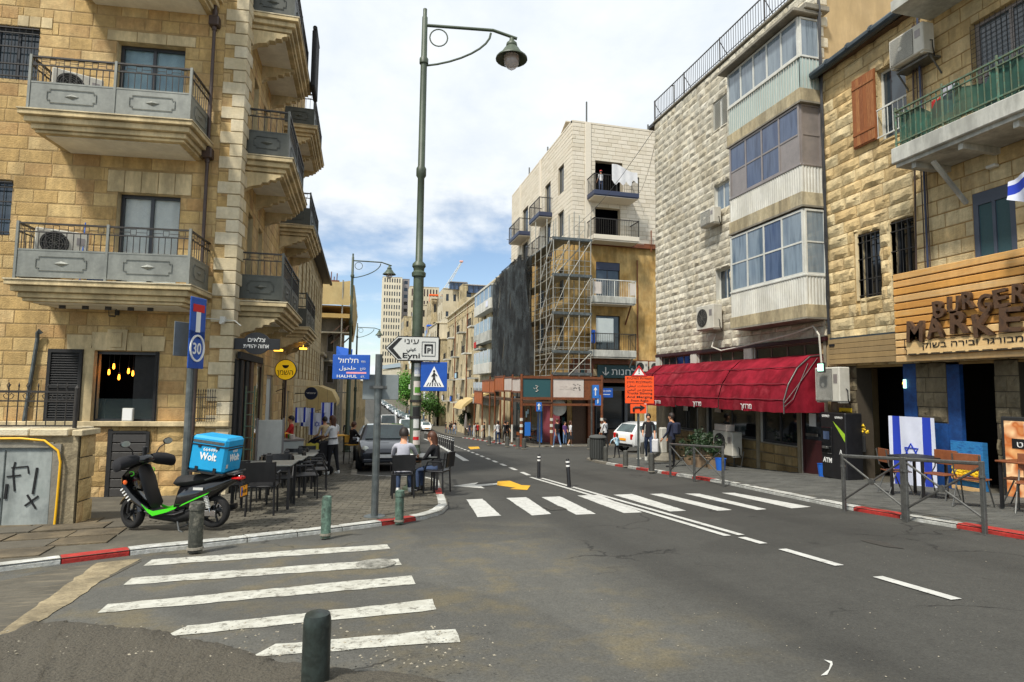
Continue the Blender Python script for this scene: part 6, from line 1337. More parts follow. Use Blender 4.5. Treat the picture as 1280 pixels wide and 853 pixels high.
def farb(name, label, px0, px1, yt, Y, rows, cols, mat, wsz, depth=14, zb=None, cornice=True, glass='glass_dark', side=True, mg=.1):
    A = PT(px0, yt, Y); B = PT(px1, yt, Y); F = Fac(A.x, Y, 1, 0); w_ = B.x-A.x; z0 = gz(Y)-1 if zb is None else zb
    o, hs_ = simple_building(name, label, F, 0, w_, z0, A.z, mat, rows, cols, (w_/cols*wsz[0], (A.z-z0)/rows*wsz[1]), depth, None, glass, 'frame_dark', cornice=cornice, marg=w_*mg*.3)
    if side:   # openings on the flank that faces the road
        b = MB(); fh_ = (A.z-z0)/rows
        for r_ in range(rows):
            for q in range(3):
                y = depth*(q+.5)/3; z = z0+fh_*(r_+.5); MB().box(-.06, .05, y-.55, y+.55, z-fh_*.25, z+fh_*.25).build('window', glass, o, F.W)
    return o, F, w_, A.z
farb('office_tower', 'tall pale office tower with a grid of slit windows at the end of the street', 478.5, 503, 346, 420, 17, 7, 'tower_stone', (.42, .62), 14, side=False, mg=.2)
farb('office_tower', 'narrow grey strip for the darker recessed side of the tall office tower', 503.2, 512, 349, 424, 16, 1, 'frame_grey', (.5, .5), 14, side=False)  # separate grey box stands in for the tower's darker side
farb('office_tower', 'second beige tower behind the lamp pole with brown window columns', 512.5, 549, 358, 385, 9, 9, 'far_pale', (.4, .62), 14, side=False, glass='maroon')
farb('apartment_building', 'distant small block with a roof pergola left of the lamp pole', 505, 522, 396, 236, 6, 2, 'far_stone', (.3, .4))
farb('apartment_building', 'distant pale block directly behind the lamp pole', 519, 541, 381, 215, 6, 3, 'far_pale', (.3, .4))
farb('apartment_building', 'distant beige block with dark paired windows right of the lamp pole', 539.5, 556, 374, 200, 6, 2, 'far_stone', (.35, .45))
farb('apartment_building', 'distant stepped apartment block with a covered roof terrace', 554, 583, 361, 185, 7, 3, 'far_pale', (.35, .4))
farb('apartment_building', 'distant wide apartment block below the crane with long top windows', 578, 622, 356, 178, 7, 3, 'far_stone', (.4, .35))
farb('apartment_building', 'lower beige apartment block in front of the stepped roofs', 556, 576, 397, 160, 6, 3, 'far_pale', (.35, .45))
farb('apartment_building', 'lower stone block with balconies below the blue roof awning', 541, 557, 414, 168, 5, 2, 'far_stone', (.35, .45))
for px0, px1, y, Y, c_, lb_ in ((537, 551, 412, 158, 'tarp_blue', 'blue awning over a far roof terrace'), (533, 546, 407, 170, 'tarp_blue', 'small blue tarpaulin on a distant balcony'), (536, 556, 369, 199, 'orange', 'orange roof canopy on a distant terrace')):
    A, B = PT(px0, y, Y), PT(px1, y, Y); MB().box(0, B.x-A.x, -2, 0, -.4, .05).tube([(0, -1.9, -.4), (0, -1.9, -2.5)], .08, 5).build('roof_canopy', c_, None, TR(A), label=lb_, cat='awning')
for (px0, px1, yt, Y, lb_) in ((562, 584, 353, 184, 'glazed pergola on top of the stepped apartment block'), (585, 612, 357, 177, 'long glazed penthouse strip under the flat roof')):
    A, B = PT(px0, yt, Y), PT(px1, yt, Y); w_ = B.x-A.x; M0 = TR(A); o = root('roof_pergola', lb_, 'pergola', M0)
    MB().box(0, w_, -.5, 3, 0, .25).build('roof', 'frame_grey', o, M0); MB().box(.2, w_-.2, 0, .1, -2.2, 0).build('glazing', 'glass_blue', o, M0)
    for k in range(5): MB().box(w_*k/4-.1, w_*k/4+.1, -.5, -.3, -2.2, 0).build('post', 'frame_dark', o, M0)
rng = random.Random(8)
for bi in range(4):
    S3 = Fac([14.0, 15.6, 13.6, 14.6][bi], 112, .02, -1)
    u1 = -bi*13.; u0 = u1-12.8; zt_ = [10.5, 15, 11, 14][bi]
    lb_ = ['first', 'second', 'third', 'farthest'][bi]+' beige house with stacked balconies in the row past the old stone building'
    o, hs_ = simple_building('apartment_building', lb_, S3, u0, u1, -8, zt_, ['far_stone', 'far_pale'][bi % 2], 5, 4, (1.2, 1.7), 12)
    for r_ in range(5):
        for q in range(2):
            z = -6.5+r_*(zt_+8)/5; ub = u0+2+q*6+rng.uniform(-.4, .4)
            s_ = MB().box(ub, ub+3, -1.3, 0, z-.2, z).box(ub, ub+3, -1.3, -1.2, z, z+.95).build('balcony', rng.choice(['concrete_white', 'far_stone', 'corrug']), o, S3.W)
            if rng.random() < .6: MB().box(ub, ub+3, -1.28, -1.22, z+.95, z+2.3).build('screen', rng.choice(['glass_blue', 'curtain', 'frame_grey', 'tarp_beige']), s_, S3.W)
A = (10.4, 300.); B = (20.8, 235.); F = Fac(A[0], A[1], B[0]-A[0], B[1]-A[1]); ln = math.hypot(B[0]-A[0], B[1]-A[1])+8
o = root('civic_building', 'long low pale building with rows of vertical fins below the tower', 'building', F.at(0, -6))
MB().box(0, ln, 0, 30, -7, 9.6).build('wall', 'far_pale', o, F.W); MB().box(-.5, ln, -.8, 31, 10.0, 11.8).build('roof_band', pm('greyroof', S(150, 164, 172)), o, F.W)
MB().box(0, ln, -.1, .0, -4, 8.6).build('glazing', 'glass', o, F.W)
for k in range(int(ln/1.8)): MB().box(.4+k*1.8, 1.2+k*1.8, -.6, -.1, -5, 9.0).build('fin', 'tower_stone', o, F.W)
LT = Fac(-2.6, 43, 1, 0)
cb2 = root('construction_building', 'concrete building under construction with beige tarpaulins and yellow boards on top', 'building', TR((-2, 45, -3)))
CF = Fac(-2.62, 44, 1, 0)
MB().box(-6, 1.0, 0, 14, -4, 6.2).build('wall', 'concrete', cb2, CF.W)
for u, z in ((-.9, 3.6), (.2, 3.8), (.25, 1.6), (-1.0, 1.4)): window(cb2, CF.W @ TR((0, -.06, 0)), u, u+.5, z, z+1.3, .0, 'frame_grey', 'glass_dark', 1, 1, .05)
MB().box(-6, 1.9, -.8, 14, 6.2, 6.4).box(-6, 1.9, -.9, -.8, 6.2, 6.5).box(-6, 1.7, -.6, 10, 7.0, 7.1).build('formwork_deck', pm('form_yellow', [S(188, 158, 96), S(166, 136, 78)], ns=3, na=.2), cb2, CF.W)
b = MB(); n = 16; vs = []
for i in range(n+1):
    u = -2.2+3.9*i/n
    for j in range(7): t = j/6; vs.append((u, -.95+.12*math.sin(i*.9+t*2), 7.1+1.75*t-.15*math.sin(math.pi*i/n)*t))
b.add(vs, [(i*7+j, (i+1)*7+j, (i+1)*7+j+1, i*7+j+1) for i in range(n) for j in range(6)]); b.build('tarpaulin', 'tarp_beige', cb2, CF.W, smooth=80)
b = MB(); n = 8; vs = []
for i in range(n+1):
    u = 1.75+.25*math.sin(i); y = -.9+i*1.2; vs += [(u, y, 5.4+.5*math.sin(i*1.7)), (u+.2, y, 7.4), (u, y, 8.6+.2*math.sin(i))]
b.add(vs, [(3*i+j, 3*i+3+j, 3*i+4+j, 3*i+1+j) for i in range(n) for j in range(2)]); b.build('tarpaulin', 'tarp_beige', cb2, CF.W, smooth=80)
for u in (-1.9, -1.4, 0, .3, .5, .7): MB().tube([(u, .5, 8.6), (u+.02, .5, 9.6+.25*math.sin(u*9))], .035, 5).build('rebar', 'rust', cb2, CF.W)
MB().box(-1.2, .9, .2, .5, 8.8, 9.05).build('beam', 'rust', cb2, CF.W)
for u in (-1.8, -.3, 1.2, 1.8): MB().tube([(u, -.85, -2), (u, -.85, 8.9)], .05, 6).build('scaffold_pole', 'scaffold', cb2, CF.W)
for z in (1.0, 3.2, 5.2): MB().box(-2, 1.9, -.9, -.1, z-.08, z).build('deck', 'deck_wood', cb2, CF.W)
for i, (u, z) in enumerate(((.9, 5.5), (1.4, 5.4), (1.1, 5.0), (1.5, 4.6))): MB().tube([(u-.6, -.6, z-.6), (u+.5, -.6, z+.5)], .06, 4).build('prop', 'dark_wood', cb2, CF.W)
b = MB(); b.add([(.9, -.95, 2.7), (1.9, -.95, 2.4), (2.0, -.9, 4.0), (.9, -.9, 4.2), (1.4, -1.15, 3.3)], [(0, 1, 4), (1, 2, 4), (2, 3, 4), (3, 0, 4)]); b.build('tarpaulin', 'tarp_blue', cb2, CF.W)
MB().box(-1.6, .9, -1.1, -.1, .8, 1.2).box(1.2, 1.9, -1.1, -.9, 2.1, 2.4).build('board', pm('form_yellow', S(206, 160, 60)), cb2, CF.W)
simple_building('stone_building', 'low sandstone shop with a sloping cornice before the construction site', Fac(-2.55, 40.3, 0, 1), 0, 3.5, -3.2, 3.4, 'far_stone', 2, 2, (.7, 1.4), 8)
LFar = Fac(-1.9, 59, .055, 1)
for bi in range(3): simple_building('stone_building', ['first', 'second', 'third'][bi]+' plain stone house on the left past the construction site', LFar, bi*17+.1, bi*17+16.9, -8, 4.5-bi*1.2, 'far_stone', 3, 5, (1.0, 1.5), 12)
def leaves(b, c, rx, ry, rz, n, s, r, gaps=.25):
    cl = [(V((r.gauss(0, .42)*rx, r.gauss(0, .42)*ry, r.gauss(0, .4)*rz))+V(c), r.uniform(.22, .42)*min(rx, rz)) for _ in range(max(5, n//60))]
    for _ in range(n):
        q, rr_ = r.choice(cl); p = q+V((r.gauss(0, 1), r.gauss(0, 1), r.gauss(0, .8)))*rr_*.62
        a = V((r.gauss(0, 1), r.gauss(0, 1), r.gauss(0, 1))).normalized()*s*r.uniform(.6, 1.3); e = a.cross(V((r.gauss(0, 1), r.gauss(0, 1), r.gauss(0, 1)))).normalized()*s*r.uniform(.3, .6)
        b.add([p-a, p+e, p+a, p-e], [(0, 1, 2, 3)])
def tree(p, h, rx, rz, n, s, mat, label, seed, group=None):
    r = random.Random(seed); M0 = TR(p); o = root('street_tree', label, 'tree', M0, group)
    b = MB(); b.tube([(0, 0, -.1), (.05, .02, h*.25), (-.03, .05, h*.5), (0, 0, h*.8)], [.16, .13, .1, .05], 8)
    for k in range(7): a = k*.9+r.random(); b.tube([(0, 0, h*(.35+.05*k)), (math.cos(a)*rx*.4, math.sin(a)*rx*.4, h*(.5+.05*k)), (math.cos(a)*rx*.75, math.sin(a)*rx*.75, h*(.6+.05*k))], [.07, .045, .02], 5)
    b.build('trunk', 'bark', o, M0, smooth=60); b = MB(); leaves(b, (0, 0, h*.68), rx, rx, rz, n, s, r); b.build('crown', mat, o, M0); return o
def onroad(px, py, dzz=0):
    """ground point under a pixel using the true street profile"""
    d = ray(px, py); t = .5
    for k in range(4000):
        q = CP+d*(t/FPX)
        if q.z < gz(q.y)+dzz: return q
        t += .12 if t < 60 else .4
    return q
p = V((11.9, 158, gz(158))); tree(p, 10, 3.8, 4.2, 7000, .26, 'leaf_bright', 'big bright green street tree beside the lamp pole down the street', 3)
p = V((12.7, 112, gz(112))); tree(p, 5.6, 2.6, 2.2, 3600, .2, 'leaf', 'smaller green tree behind the pedestrian crossing sign', 5)
p = V((14.6, 84, gz(84))); tree(p, 3.6, .9, 1.2, 1500, .13, 'leaf_dark', 'narrow dark bush beside the far shop entrance', 6)
# ================================================================== STREET FURNITURE
def gp(px, py, k=KH):
    q = G(px, py, k); return V((q.x, q.y, gz(q.y)+k))
def street_lamp(p, H, label, arm_dir=0., base=True, scale=1.):
    M0 = TR(p) @ RO(arm_dir, 4, 'Z'); o = root('street_lamp', label, 'street lamp', M0, 'green street lamps along the left kerb')
    zc = H*.435
    MB().lathe([(.24, 0), (.24, .05), (.15, .09), (.148, .75), (.118, .82), (.112, zc-.2), (.15, zc-.18), (.155, zc-.1), (.115, zc-.06), (.12, zc), (.15, zc+.04), (.14, zc+.1), (.08, zc+.16), (.074, H*.62), (.11, H*.625), (.11, H*.64), (.078, H*.645), (.072, H*.86), (.1, H*.862), (.1, H*.872), (.068, H*.876), (.062, H*.962), (.045, H*.964), (.045, H*.98), (.02, H*.98)], 12).build('pole', 'lamp_green', o, M0, smooth=45)
    za = H*.945
    MB().tube([(0, 0, za), (1.55, 0, za-.03), (2.1, 0, za-.2)], .035, 8).build('arm', 'lamp_green', o, M0, smooth=60)
    MB().tube([(.05, 0, za-.95)]+[(1.5*math.sin(a*math.pi/16), 0, za-.95+.85*(1-math.cos(a*math.pi/16))**.75) for a in range(1, 9)], .025, 6).build('brace', 'lamp_green', o, M0, smooth=60)
    MB().tube([(.32+.2*math.cos(a*math.pi/10), 0, za-.28+.2*math.sin(a*math.pi/10)) for a in range(20)], .016, 6, closed=True).build('ring', 'lamp_green', o, M0, smooth=60)
    hx = 1.98; zz = za-.2
    h = MB().lathe([(.02, 0.02), (.05, .0), (.06, -.06), (.12, -.12), (.13, -.18), (.12, -.2), (.17, -.25), (.24, -.36), (.36, -.47), (.365, -.5), (.34, -.5), (.2, -.4), (.02, -.38)], 20, (hx, 0, zz)).build('lamp_head', 'lamp_green', o, M0, smooth=40)
    MB().lathe([(.17, -.42), (.175, -.52), (.16, -.62), (.1, -.7), (.01, -.76)], 16, (hx, 0, zz)).build('lamp_glass', 'lamp_glass', h, M0, smooth=60)
    return o, M0
lp = gp(517, 612); lo, LM = street_lamp(lp, 10.95, 'tall green street lamp in the middle of the picture carrying the arrow and crossing signs', rad(-10))
street_lamp(V((-.62, 33.3, gz(33.3)+KH)), 11, 'second green street lamp behind the blue street name sign', rad(-5))
street_lamp(V((-.45, 56, gz(56)+KH)), 11, 'third green street lamp farther down the left pavement', rad(-5))
r = random.Random(6)
for i, (z, h, c_) in enumerate(((.95, .3, 'poster_white'), (1.3, .22, 'sign_white'), (1.55, .2, 'black_matt'), (1.78, .12, 'ochre_concrete'), (2.0, .3, 'poster_white'), (2.05, .12, 'leaf_bright'), (2.4, .28, 'sign_white'), (2.45, .14, 'blue_sign2'), (2.75, .14, 'poster_white'), (1.05, .07, 'red'), (.45, .12, 'sign_white'), (3.05, .16, 'blue_sign2'))):
    a0 = -2.1+r.uniform(-.5, .5)+(i % 3)*.3; a1 = a0+r.uniform(.8, 1.6); R_ = .12 if z > .85 else .152; b = MB(); vs = []
    if c_ in ('leaf_bright', 'red'): R_ += .004
    for k in range(7): a = a0+(a1-a0)*k/6; vs += [(R_*math.cos(a), R_*math.sin(a), z), (R_*math.cos(a), R_*math.sin(a), z+h)]
    b.add(vs, [(2*k, 2*k+2, 2*k+3, 2*k+1) for k in range(6)]); b.build('sticker', c_, lo, LM)
for z in (1.5, 1.85, 2.7): MB().lathe([(.116, z), (.13, z), (.13, z+.05), (.116, z+.05)], 14).build('strap', 'rail_dark', lo, LM)
def sign_W(x, y, z, px, face=None):
    """sign frame facing back along the street towards the viewpoint's side of the crossing"""
    return TR((x, y, z)) @ RO(rad(-face if face is not None else 14), 4, 'Z')
def zat(px, py, Y): return PT(px, py, Y)
a0, a1 = zat(481, 436, lp.y-.2), zat(549, 436, lp.y-.2); wS = (a1-a0).length; hS = .53
M0 = TR(((a0.x+a1.x)/2, lp.y-.2, (a0.z+a1.z)/2)) @ RO(rad(-6), 4, 'Z'); o = root('direction_sign', 'white arrow shaped parking direction sign reading Eyni on the green lamp post', 'sign', M0)
def arrowpoly(w_, h_, e): return [(-w_/2+e*1.4, 0), (-w_/2+.27, h_/2-e), (w_/2-e, h_/2-e), (w_/2-e, -h_/2+e), (-w_/2+.27, -h_/2+e)]
MB().prism(arrowpoly(wS, hS, 0), -.01, .02).build('plate', 'ink', o, M0); MB().prism(arrowpoly(wS, hS, .022), -.016, -.011).build('face', 'sign_white', o, M0)
MB().prism([(-wS/2+.06, 0), (-wS/2+.28, hS/2-.045), (-wS/2+.36, hS/2-.045), (-wS/2+.17, 0), (-wS/2+.36, -hS/2+.045), (-wS/2+.28, -hS/2+.045)], -.021, -.0165).build('chevron', 'ink', o, M0)
text(he('עיני'), M0 @ TR((-.02, -.02, .1)), .12, 'ink', parent=o, w=.3); text('Eyni', M0 @ TR((-.02, -.02, -.2)), .11, 'ink', parent=o, w=.36, bold=.02)
AR = {'ش': (0xFEB5, 4), 'ا': (0xFE8D, 2), 'ح': (0xFEA1, 4), 'ن': (0xFEE5, 4), 'ت': (0xFE95, 4), 'ب': (0xFE8F, 4), 'ط': (0xFEC1, 4), 'ئ': (0xFE89, 4), 'و': (0xFEED, 2), 'د': (0xFEA9, 2), 'م': (0xFEE1, 4), 'ج': (0xFE9D, 4), 'ي': (0xFEF1, 4), 'ل': (0xFEDD, 4), 'خ': (0xFEA5, 4), 'ع': (0xFEC9, 4), 'س': (0xFEB1, 4), 'ر': (0xFEAD, 2)}
def ar(s):
    out = []
    for w_ in s.split(' '):
        q = ''
        for i, c_ in enumerate(w_):
            if c_ not in AR: q += c_; continue
            b_, n = AR[c_]; pj = i > 0 and w_[i-1] in AR and AR[w_[i-1]][1] == 4; nj = n == 4 and i < len(w_)-1
            q += chr(b_ + (0 if not pj and not nj else 1 if pj and not nj else 2 if nj and not pj else 3))
        out.append(q)
    return ' '.join(out)[::-1]
text(ar('عيني'), M0 @ TR((-.02, -.02, -.04)), .08, 'ink', parent=o, w=.2, bold=.02)
b = MB(); x0, z0 = wS/2-.37, -.13; b.tube([(x0, -.02, z0-.02), (x0+.28, -.02, z0-.02), (x0+.28, -.02, z0+.28), (x0, -.02, z0+.28)], .008, 4, closed=True); b.box(x0+.05, x0+.09, -.022, -.017, z0+.03, z0+.22).box(x0+.05, x0+.23, -.022, -.017, z0+.19, z0+.23).box(x0+.2, x0+.23, -.022, -.017, z0+.03, z0+.22)
b.build('parking_symbol', 'ink', o, M0); text('P', M0 @ TR((x0+.145, -.02, z0+.04)), .11, 'ink', parent=o, bold=.03)
c0_ = zat(542.5, 471, lp.y-.22); M0 = TR(c0_) @ RO(rad(-8), 4, 'Z'); s = .28
o = root('crossing_sign', 'blue square pedestrian crossing sign on the green lamp post', 'sign', M0)
MB().box(-s, s, -.01, .01, -s-.03, s+.03, ch=.01).build('plate', 'blue_sign', o, M0); MB().prism([(-.22, -.22), (.22, -.22), (0, .22)], -.016, -.011).build('triangle', 'white', o, M0)
b = MB(); b.lathe([(.001, -.004), (.024, 0), (.001, .004)], 12, (.0, -.019, .115), 'Y'); tb = lambda p, q, r_: b.tube([(p[0], -.02, p[1]), (q[0], -.02, q[1])], r_, 5)
tb((0, .085), (0, -.02), .022); tb((0, .07), (.06, .02), .011); tb((0, .07), (-.05, .0), .011); tb((0, -.02), (.045, -.12), .014); tb((0, -.02), (-.04, -.12), .014)
for x in (-.15, -.09, -.03, .03, .09, .15): b.add([(x-.012, -.018, -.205), (x+.012, -.018, -.205), (x*.7+.01, -.018, -.13), (x*.7-.01, -.018, -.13)], [(0, 1, 2, 3)])
b.build('pedestrian', 'ink', o, M0)
sp = gp(468, 646); M0 = TR(sp); hpz = zat(468, 443, sp.y).z-sp.z
o = root('sign_pole', 'grey galvanised pole in front of the tables with the back of a grey sign plate', 'pole', M0)
MB().tube([(0, 0, 0), (0, 0, hpz)], .055, 12).lathe([(.16, 0), (.16, .012), (.06, .02)], 12).build('pole', 'galv', o, M0)
c_ = zat(470, 484, sp.y+.06); w_ = .54; MB().box(-.24, .3, .05, .065, c_.z-sp.z-.19, c_.z-sp.z+.19, ch=.005).build('sign_back', 'sign_back', o, M0 @ RO(rad(-10), 4, 'Z'))
MB().box(-.13, .13, .02, .05, c_.z-sp.z-.02, c_.z-sp.z+.02).box(-.075, .075, -.075, .075, c_.z-sp.z-.02, c_.z-sp.z+.02).build('clamp', 'steel', o, M0)
c_ = zat(440, 459, sp.y); M0 = TR(c_) @ RO(rad(-14), 4, 'Z'); o = root('street_name_sign', 'blue street name sign with Halhul St in three scripts', 'sign', M0)
MB().box(-.29, .27, -.012, .012, -.185, .185, ch=.006).build('plate', 'blue_sign', o, M0)
text(he('חלחול'), M0 @ TR((-.05, -.014, .06)), .075, 'white', parent=o, w=.3); text(he('רח׳'), M0 @ TR((.17, -.014, .065)), .035, 'white', parent=o, w=.06)
text(ar('حلحول'), M0 @ TR((-.06, -.014, -.04)), .055, 'white', parent=o, w=.25); text(ar('شارع'), M0 @ TR((.17, -.014, -.035)), .035, 'white', parent=o, w=.08)
text('HALHUL', M0 @ TR((-.07, -.014, -.16)), .045, 'white', parent=o, w=.3); text('ST.', M0 @ TR((.17, -.014, -.16)), .03, 'white', parent=o, w=.06)
MB().box(-.08, .22, -.0145, -.0125, -.1, -.075).build('sticker', pm('pink', S(226, 150, 160)), o, M0)
sp = V((-2.6, 10.3, gz(10.3)+KH)); M0 = TR(sp); ht = zat(246, 374, 10.3).z-sp.z
o = root('sign_pole', 'galvanised pole behind the scooter carrying two blue signs', 'pole', M0); MB().tube([(0, 0, 0), (.0, 0, ht-.05)], .055, 12).build('pole', 'galv', o, M0)
fr = RO(math.atan2(.92, .4), 4, 'Z')
for (yc, lb_) in ((398, 'blue dead end sign with a red bar above the scooter'), (437, 'blue 30 zone sign below the dead end sign')):
    c_ = zat(245.5 if yc < 400 else 243.5, yc, 10.22); M1 = TR((sp.x+.07, sp.y-.05, c_.z)) @ fr; o2 = root('traffic_sign', lb_, 'sign', M1)
    h_ = .33 if yc < 400 else .3; MB().box(-.18, .18, -.012, .008, -h_, h_, ch=.008).build('plate', 'blue_sign', o2, M1)
    if yc < 400:
        MB().box(-.05, .05, -.018, -.013, -.22, .1).build('bar', 'white', o2, M1); MB().box(-.13, .13, -.019, -.0135, .1, .22).build('red_bar', 'red', o2, M1)
    else:
        MB().tube([(.155*math.cos(a*math.pi/12), -.014, .02+.2*math.sin(a*math.pi/12)) for a in range(24)], .02, 4, closed=True).build('ring', 'white', o2, M1); text('30', M1 @ TR((0, -.014, -.07)), .18, 'white', parent=o2, w=.19, bold=.02)
MB().box(-.25, .25, 0, .012, -.27, .27, ch=.006).build('sign_plate', 'sign_back', None, TR((sp.x-.1, sp.y+.1, zat(231, 424, 10.3).z)) @ RO(rad(58), 4, 'Z'), label='back of a grey square sign on the pole behind the scooter', cat='sign')
def round_sign(px, py, X, dia, col, label, txt, tcol, rot=-8, bracket=True, extra=None):
    d = ray(px, py); q = CP+d*(X/d.x); M0 = TR(q) @ RO(rad(rot), 4, 'Z'); o = root('shop_sign', label, 'sign', M0)
    MB().lathe([(dia/2, -.04), (dia/2, .04)], 28, axis='Y').build('disc', 'frame_dark', o, M0); MB().lathe([(dia/2-.02, -.048), (dia/2-.02, -.041)], 28, axis='Y').build('face', col, o, M0)
    if bracket: MB().tube([(-dia/2, 0, 0), (-dia/2-.5, .0, 0)], .015, 6).build('bracket', 'rail_dark', o, M0)
    if txt: text(he(txt), M0 @ TR((0, -.052, -.09*dia/.57-.05)), .15*dia/.57, tcol, parent=o, w=dia*.72)
    return o, M0
o, M0 = round_sign(357.5, 462.5, -2.02, .58, pm('sign_yellow', S(240, 190, 30), emis=.25), 'round yellow shop sign with black Hebrew lettering', 'השמן', 'ink', bracket=False)
b = MB(); b.add([(.09*math.cos(a*math.pi/8), -.052, .13+(.07 if 0 else .09)*math.sin(a*math.pi/8)) for a in range(8, 17)], [tuple(range(9))]); b.build('mark', 'ink', o, M0); MB().tube([(0, 0, -.29), (0, .02, -1.9)], .03, 8).tube([(-.25, 0, -.6), (0, 0, -.5)], .012, 5).build('pole', 'pipe_brown', o, M0)
o, M0 = round_sign(389, 492, -1.95, .52, pm('navy_sign', S(20, 30, 56)), 'round navy shop sign with small white lettering farther along the left pavement', None, 'white'); text(he('טרומפלדור'), M0 @ TR((0, -.052, -.02)), .07, 'white', parent=o, w=.36)
d = ray(321, 429.5); q = CP+d*(-2.12/d.x); M0 = TR(q) @ RO(rad(-6), 4, 'Z'); o = root('shop_sign', 'black oval hanging sign with two lines of white Hebrew script', 'sign', M0)
MB().prism([(.27*math.cos(a*math.pi/14), .23*math.sin(a*math.pi/14)) for a in range(28)], -.03, .03).box(-.46, .46, -.028, .028, -.13, .1).build('board', 'black', o, M0)
MB().tube([(-.46, 0, 0), (-.6, 0, 0)], .012, 5).tube([(-.6, 0, .12), (-.6, 0, -.12)], .015, 5).build('bracket', 'rail_dark', o, M0)
text(he('צלאים'), M0 @ TR((.0, -.032, .03)), .09, 'white', parent=o, w=.34); text(he('אחוה יהודית'), M0 @ TR((.0, -.032, -.1)), .09, 'white', parent=o, w=.5)
for i, (px, py, X, c_) in enumerate(((379, 436, -1.9, 'warm_light'), (348, 438, -2.3, 'warm_light'))):
    d = ray(px, py); q = CP+d*(X/d.x); M0 = TR(q); MB().box(-.12, .12, -.05, .05, -.03, .03, ch=.01).tube([(0, 0, .03), (0, 0, .12)], .01, 5).build('spot_light', c_, None, M0, label=['warm glowing spot light under the second left balcony', 'warm light glowing above the round yellow sign'][i], cat='lamp')
def bollard(p, h, r_, mat, label, group, top='round', lean=0, bands=None):
    M0 = TR(p) @ RO(rad(lean), 4, 'Y'); b = MB(); o = root('bollard', label, 'bollard', M0, group)
    pr = [(r_*1.02, -.05), (r_*1.02, .02), (r_, .03), (r_, h-r_*.9), (r_*.97, h-r_*.55), (r_*.88, h-r_*.2), (r_*.6, h-.006), (r_*.1, h)] if top == 'round' else [(r_, -.05), (r_, h-.09), (r_*1.12, h-.085), (r_*1.12, h-.05), (r_*1.05, h-.04), (r_*1.05, h-.01), (r_*.7, h), (.001, h)]
    MB().lathe(pr, 20).build('post', mat, o, M0, smooth=40)
    for (z0, z1, c_) in (bands or ()): MB().lathe([(r_+.002, z0), (r_+.004, z0+.003), (r_+.004, z1-.003), (r_+.002, z1)], 20).build('band', c_, o, M0)
    if not bands:
        MB().lathe([(r_*1.2, -.02), (r_*1.12, .003), (r_*1.02, .006)], 16).build('footing', 'concrete', o, M0)
    return o
LG = 'metal bollards at the left corner'
fb = gp(400, 872, 0); fb.z += .05
bollard(V((-.185, 3.42, gz(3.42)+.04)), .385, .0725, 'bollard_dark', 'big dark green bollard in the near foreground', LG)
bollard(gp(244, 684), .5, .075, 'bollard_worn', 'worn grey bollard in front of the scooter', LG, top='flat')
bollard(gp(407, 667), .47, .06, 'bollard_green', 'peeling green bollard with red spots left of the grey sign pole', LG, top='round')
bollard(gp(499, 650), .42, .062, 'bollard_green', 'pale green bollard with a red foot right of the grey sign pole', LG, top='flat')
RG = 'grey bollards on the right pavement'
for px, y0, y1, lb in ((757, 558, 577, 'beside the litter bin'), (782, 563, 582.5, 'left of the orange sign pole'), (814.5, 566, 589, 'just right of the orange sign pole'), (803, 553, 568, 'farther back behind the orange sign')):
    p = gp(px, y1); t_ = zat(px, y0, p.y).z-p.z; bollard(p, t_, .085, 'bollard_grey', 'grey bollard '+lb, RG)
for px, y0, y1, lb in ((611.5, 545, 556, 'leftmost by the rusty walkway'), (634, 546, 558, 'second by the rusty walkway'), (647, 547, 560, 'third by the rusty walkway'), (655, 548, 561, 'nearest by the rusty walkway'), (737, 548, 561, 'at the right end of the rusty walkway')):
    p = gp(px, y1); t_ = zat(px, y0, p.y).z-p.z; bollard(p, t_, .13, 'bollard_grey', 'dark bollard '+lb, 'bollards along the rusty walkway')
def flex(p, h, label, group, lean=0):
    M0 = TR(p) @ RO(rad(lean), 4, 'Y'); o = root('flexible_post', label, 'post', M0, group)
    MB().lathe([(.1, 0), (.1, .015), (.05, .03), (.045, .05), (.042, h-.02), (.03, h)], 12).build('post', 'black', o, M0, smooth=50)
    for z in (h*.72, h*.86): MB().lathe([(.0445, z), (.0455, z+.002), (.0455, z+h*.06), (.0445, z+h*.062)], 12).build('band', 'white', o, M0)
for px, y0, y1, lb, ln in ((673.5, 568, 598, 'left black flexible post on the centre line', 0), (711.5, 573.5, 609, 'right leaning black flexible post on the centre line', -4)):
    p = gp(px, y1, 0); flex(p, zat(px, y0, p.y).z-p.z, lb, 'flexible posts on the centre line', ln)
pa, pb_ = gp(577, 565.5, 0), V((6.6, 70, 0)); n = 17
for i in range(n):
    t = (i/(n-1))**1.25; q = pa+(pb_-pa)*t; q.x = cxx(q.y)-1.0+.1*t; q.z = gz(q.y)
    flex(q, .85, 'black and white lane post, '+['nearest', 'second', 'third', 'fourth', 'fifth', 'sixth', 'seventh', 'eighth', 'ninth', 'tenth', 'eleventh', 'twelfth', 'thirteenth', 'fourteenth', 'fifteenth', 'sixteenth', 'farthest'][i]+' in the row between the lanes', 'row of lane posts between the lanes')
strip('lane_edge', lambda y: cxx(y)-1.2, lambda y: cxx(y)-.95, [24, 28, 32, 36, 40, 44, 48, 52, 56, 60, 64, 68], .006, 'line_paint')
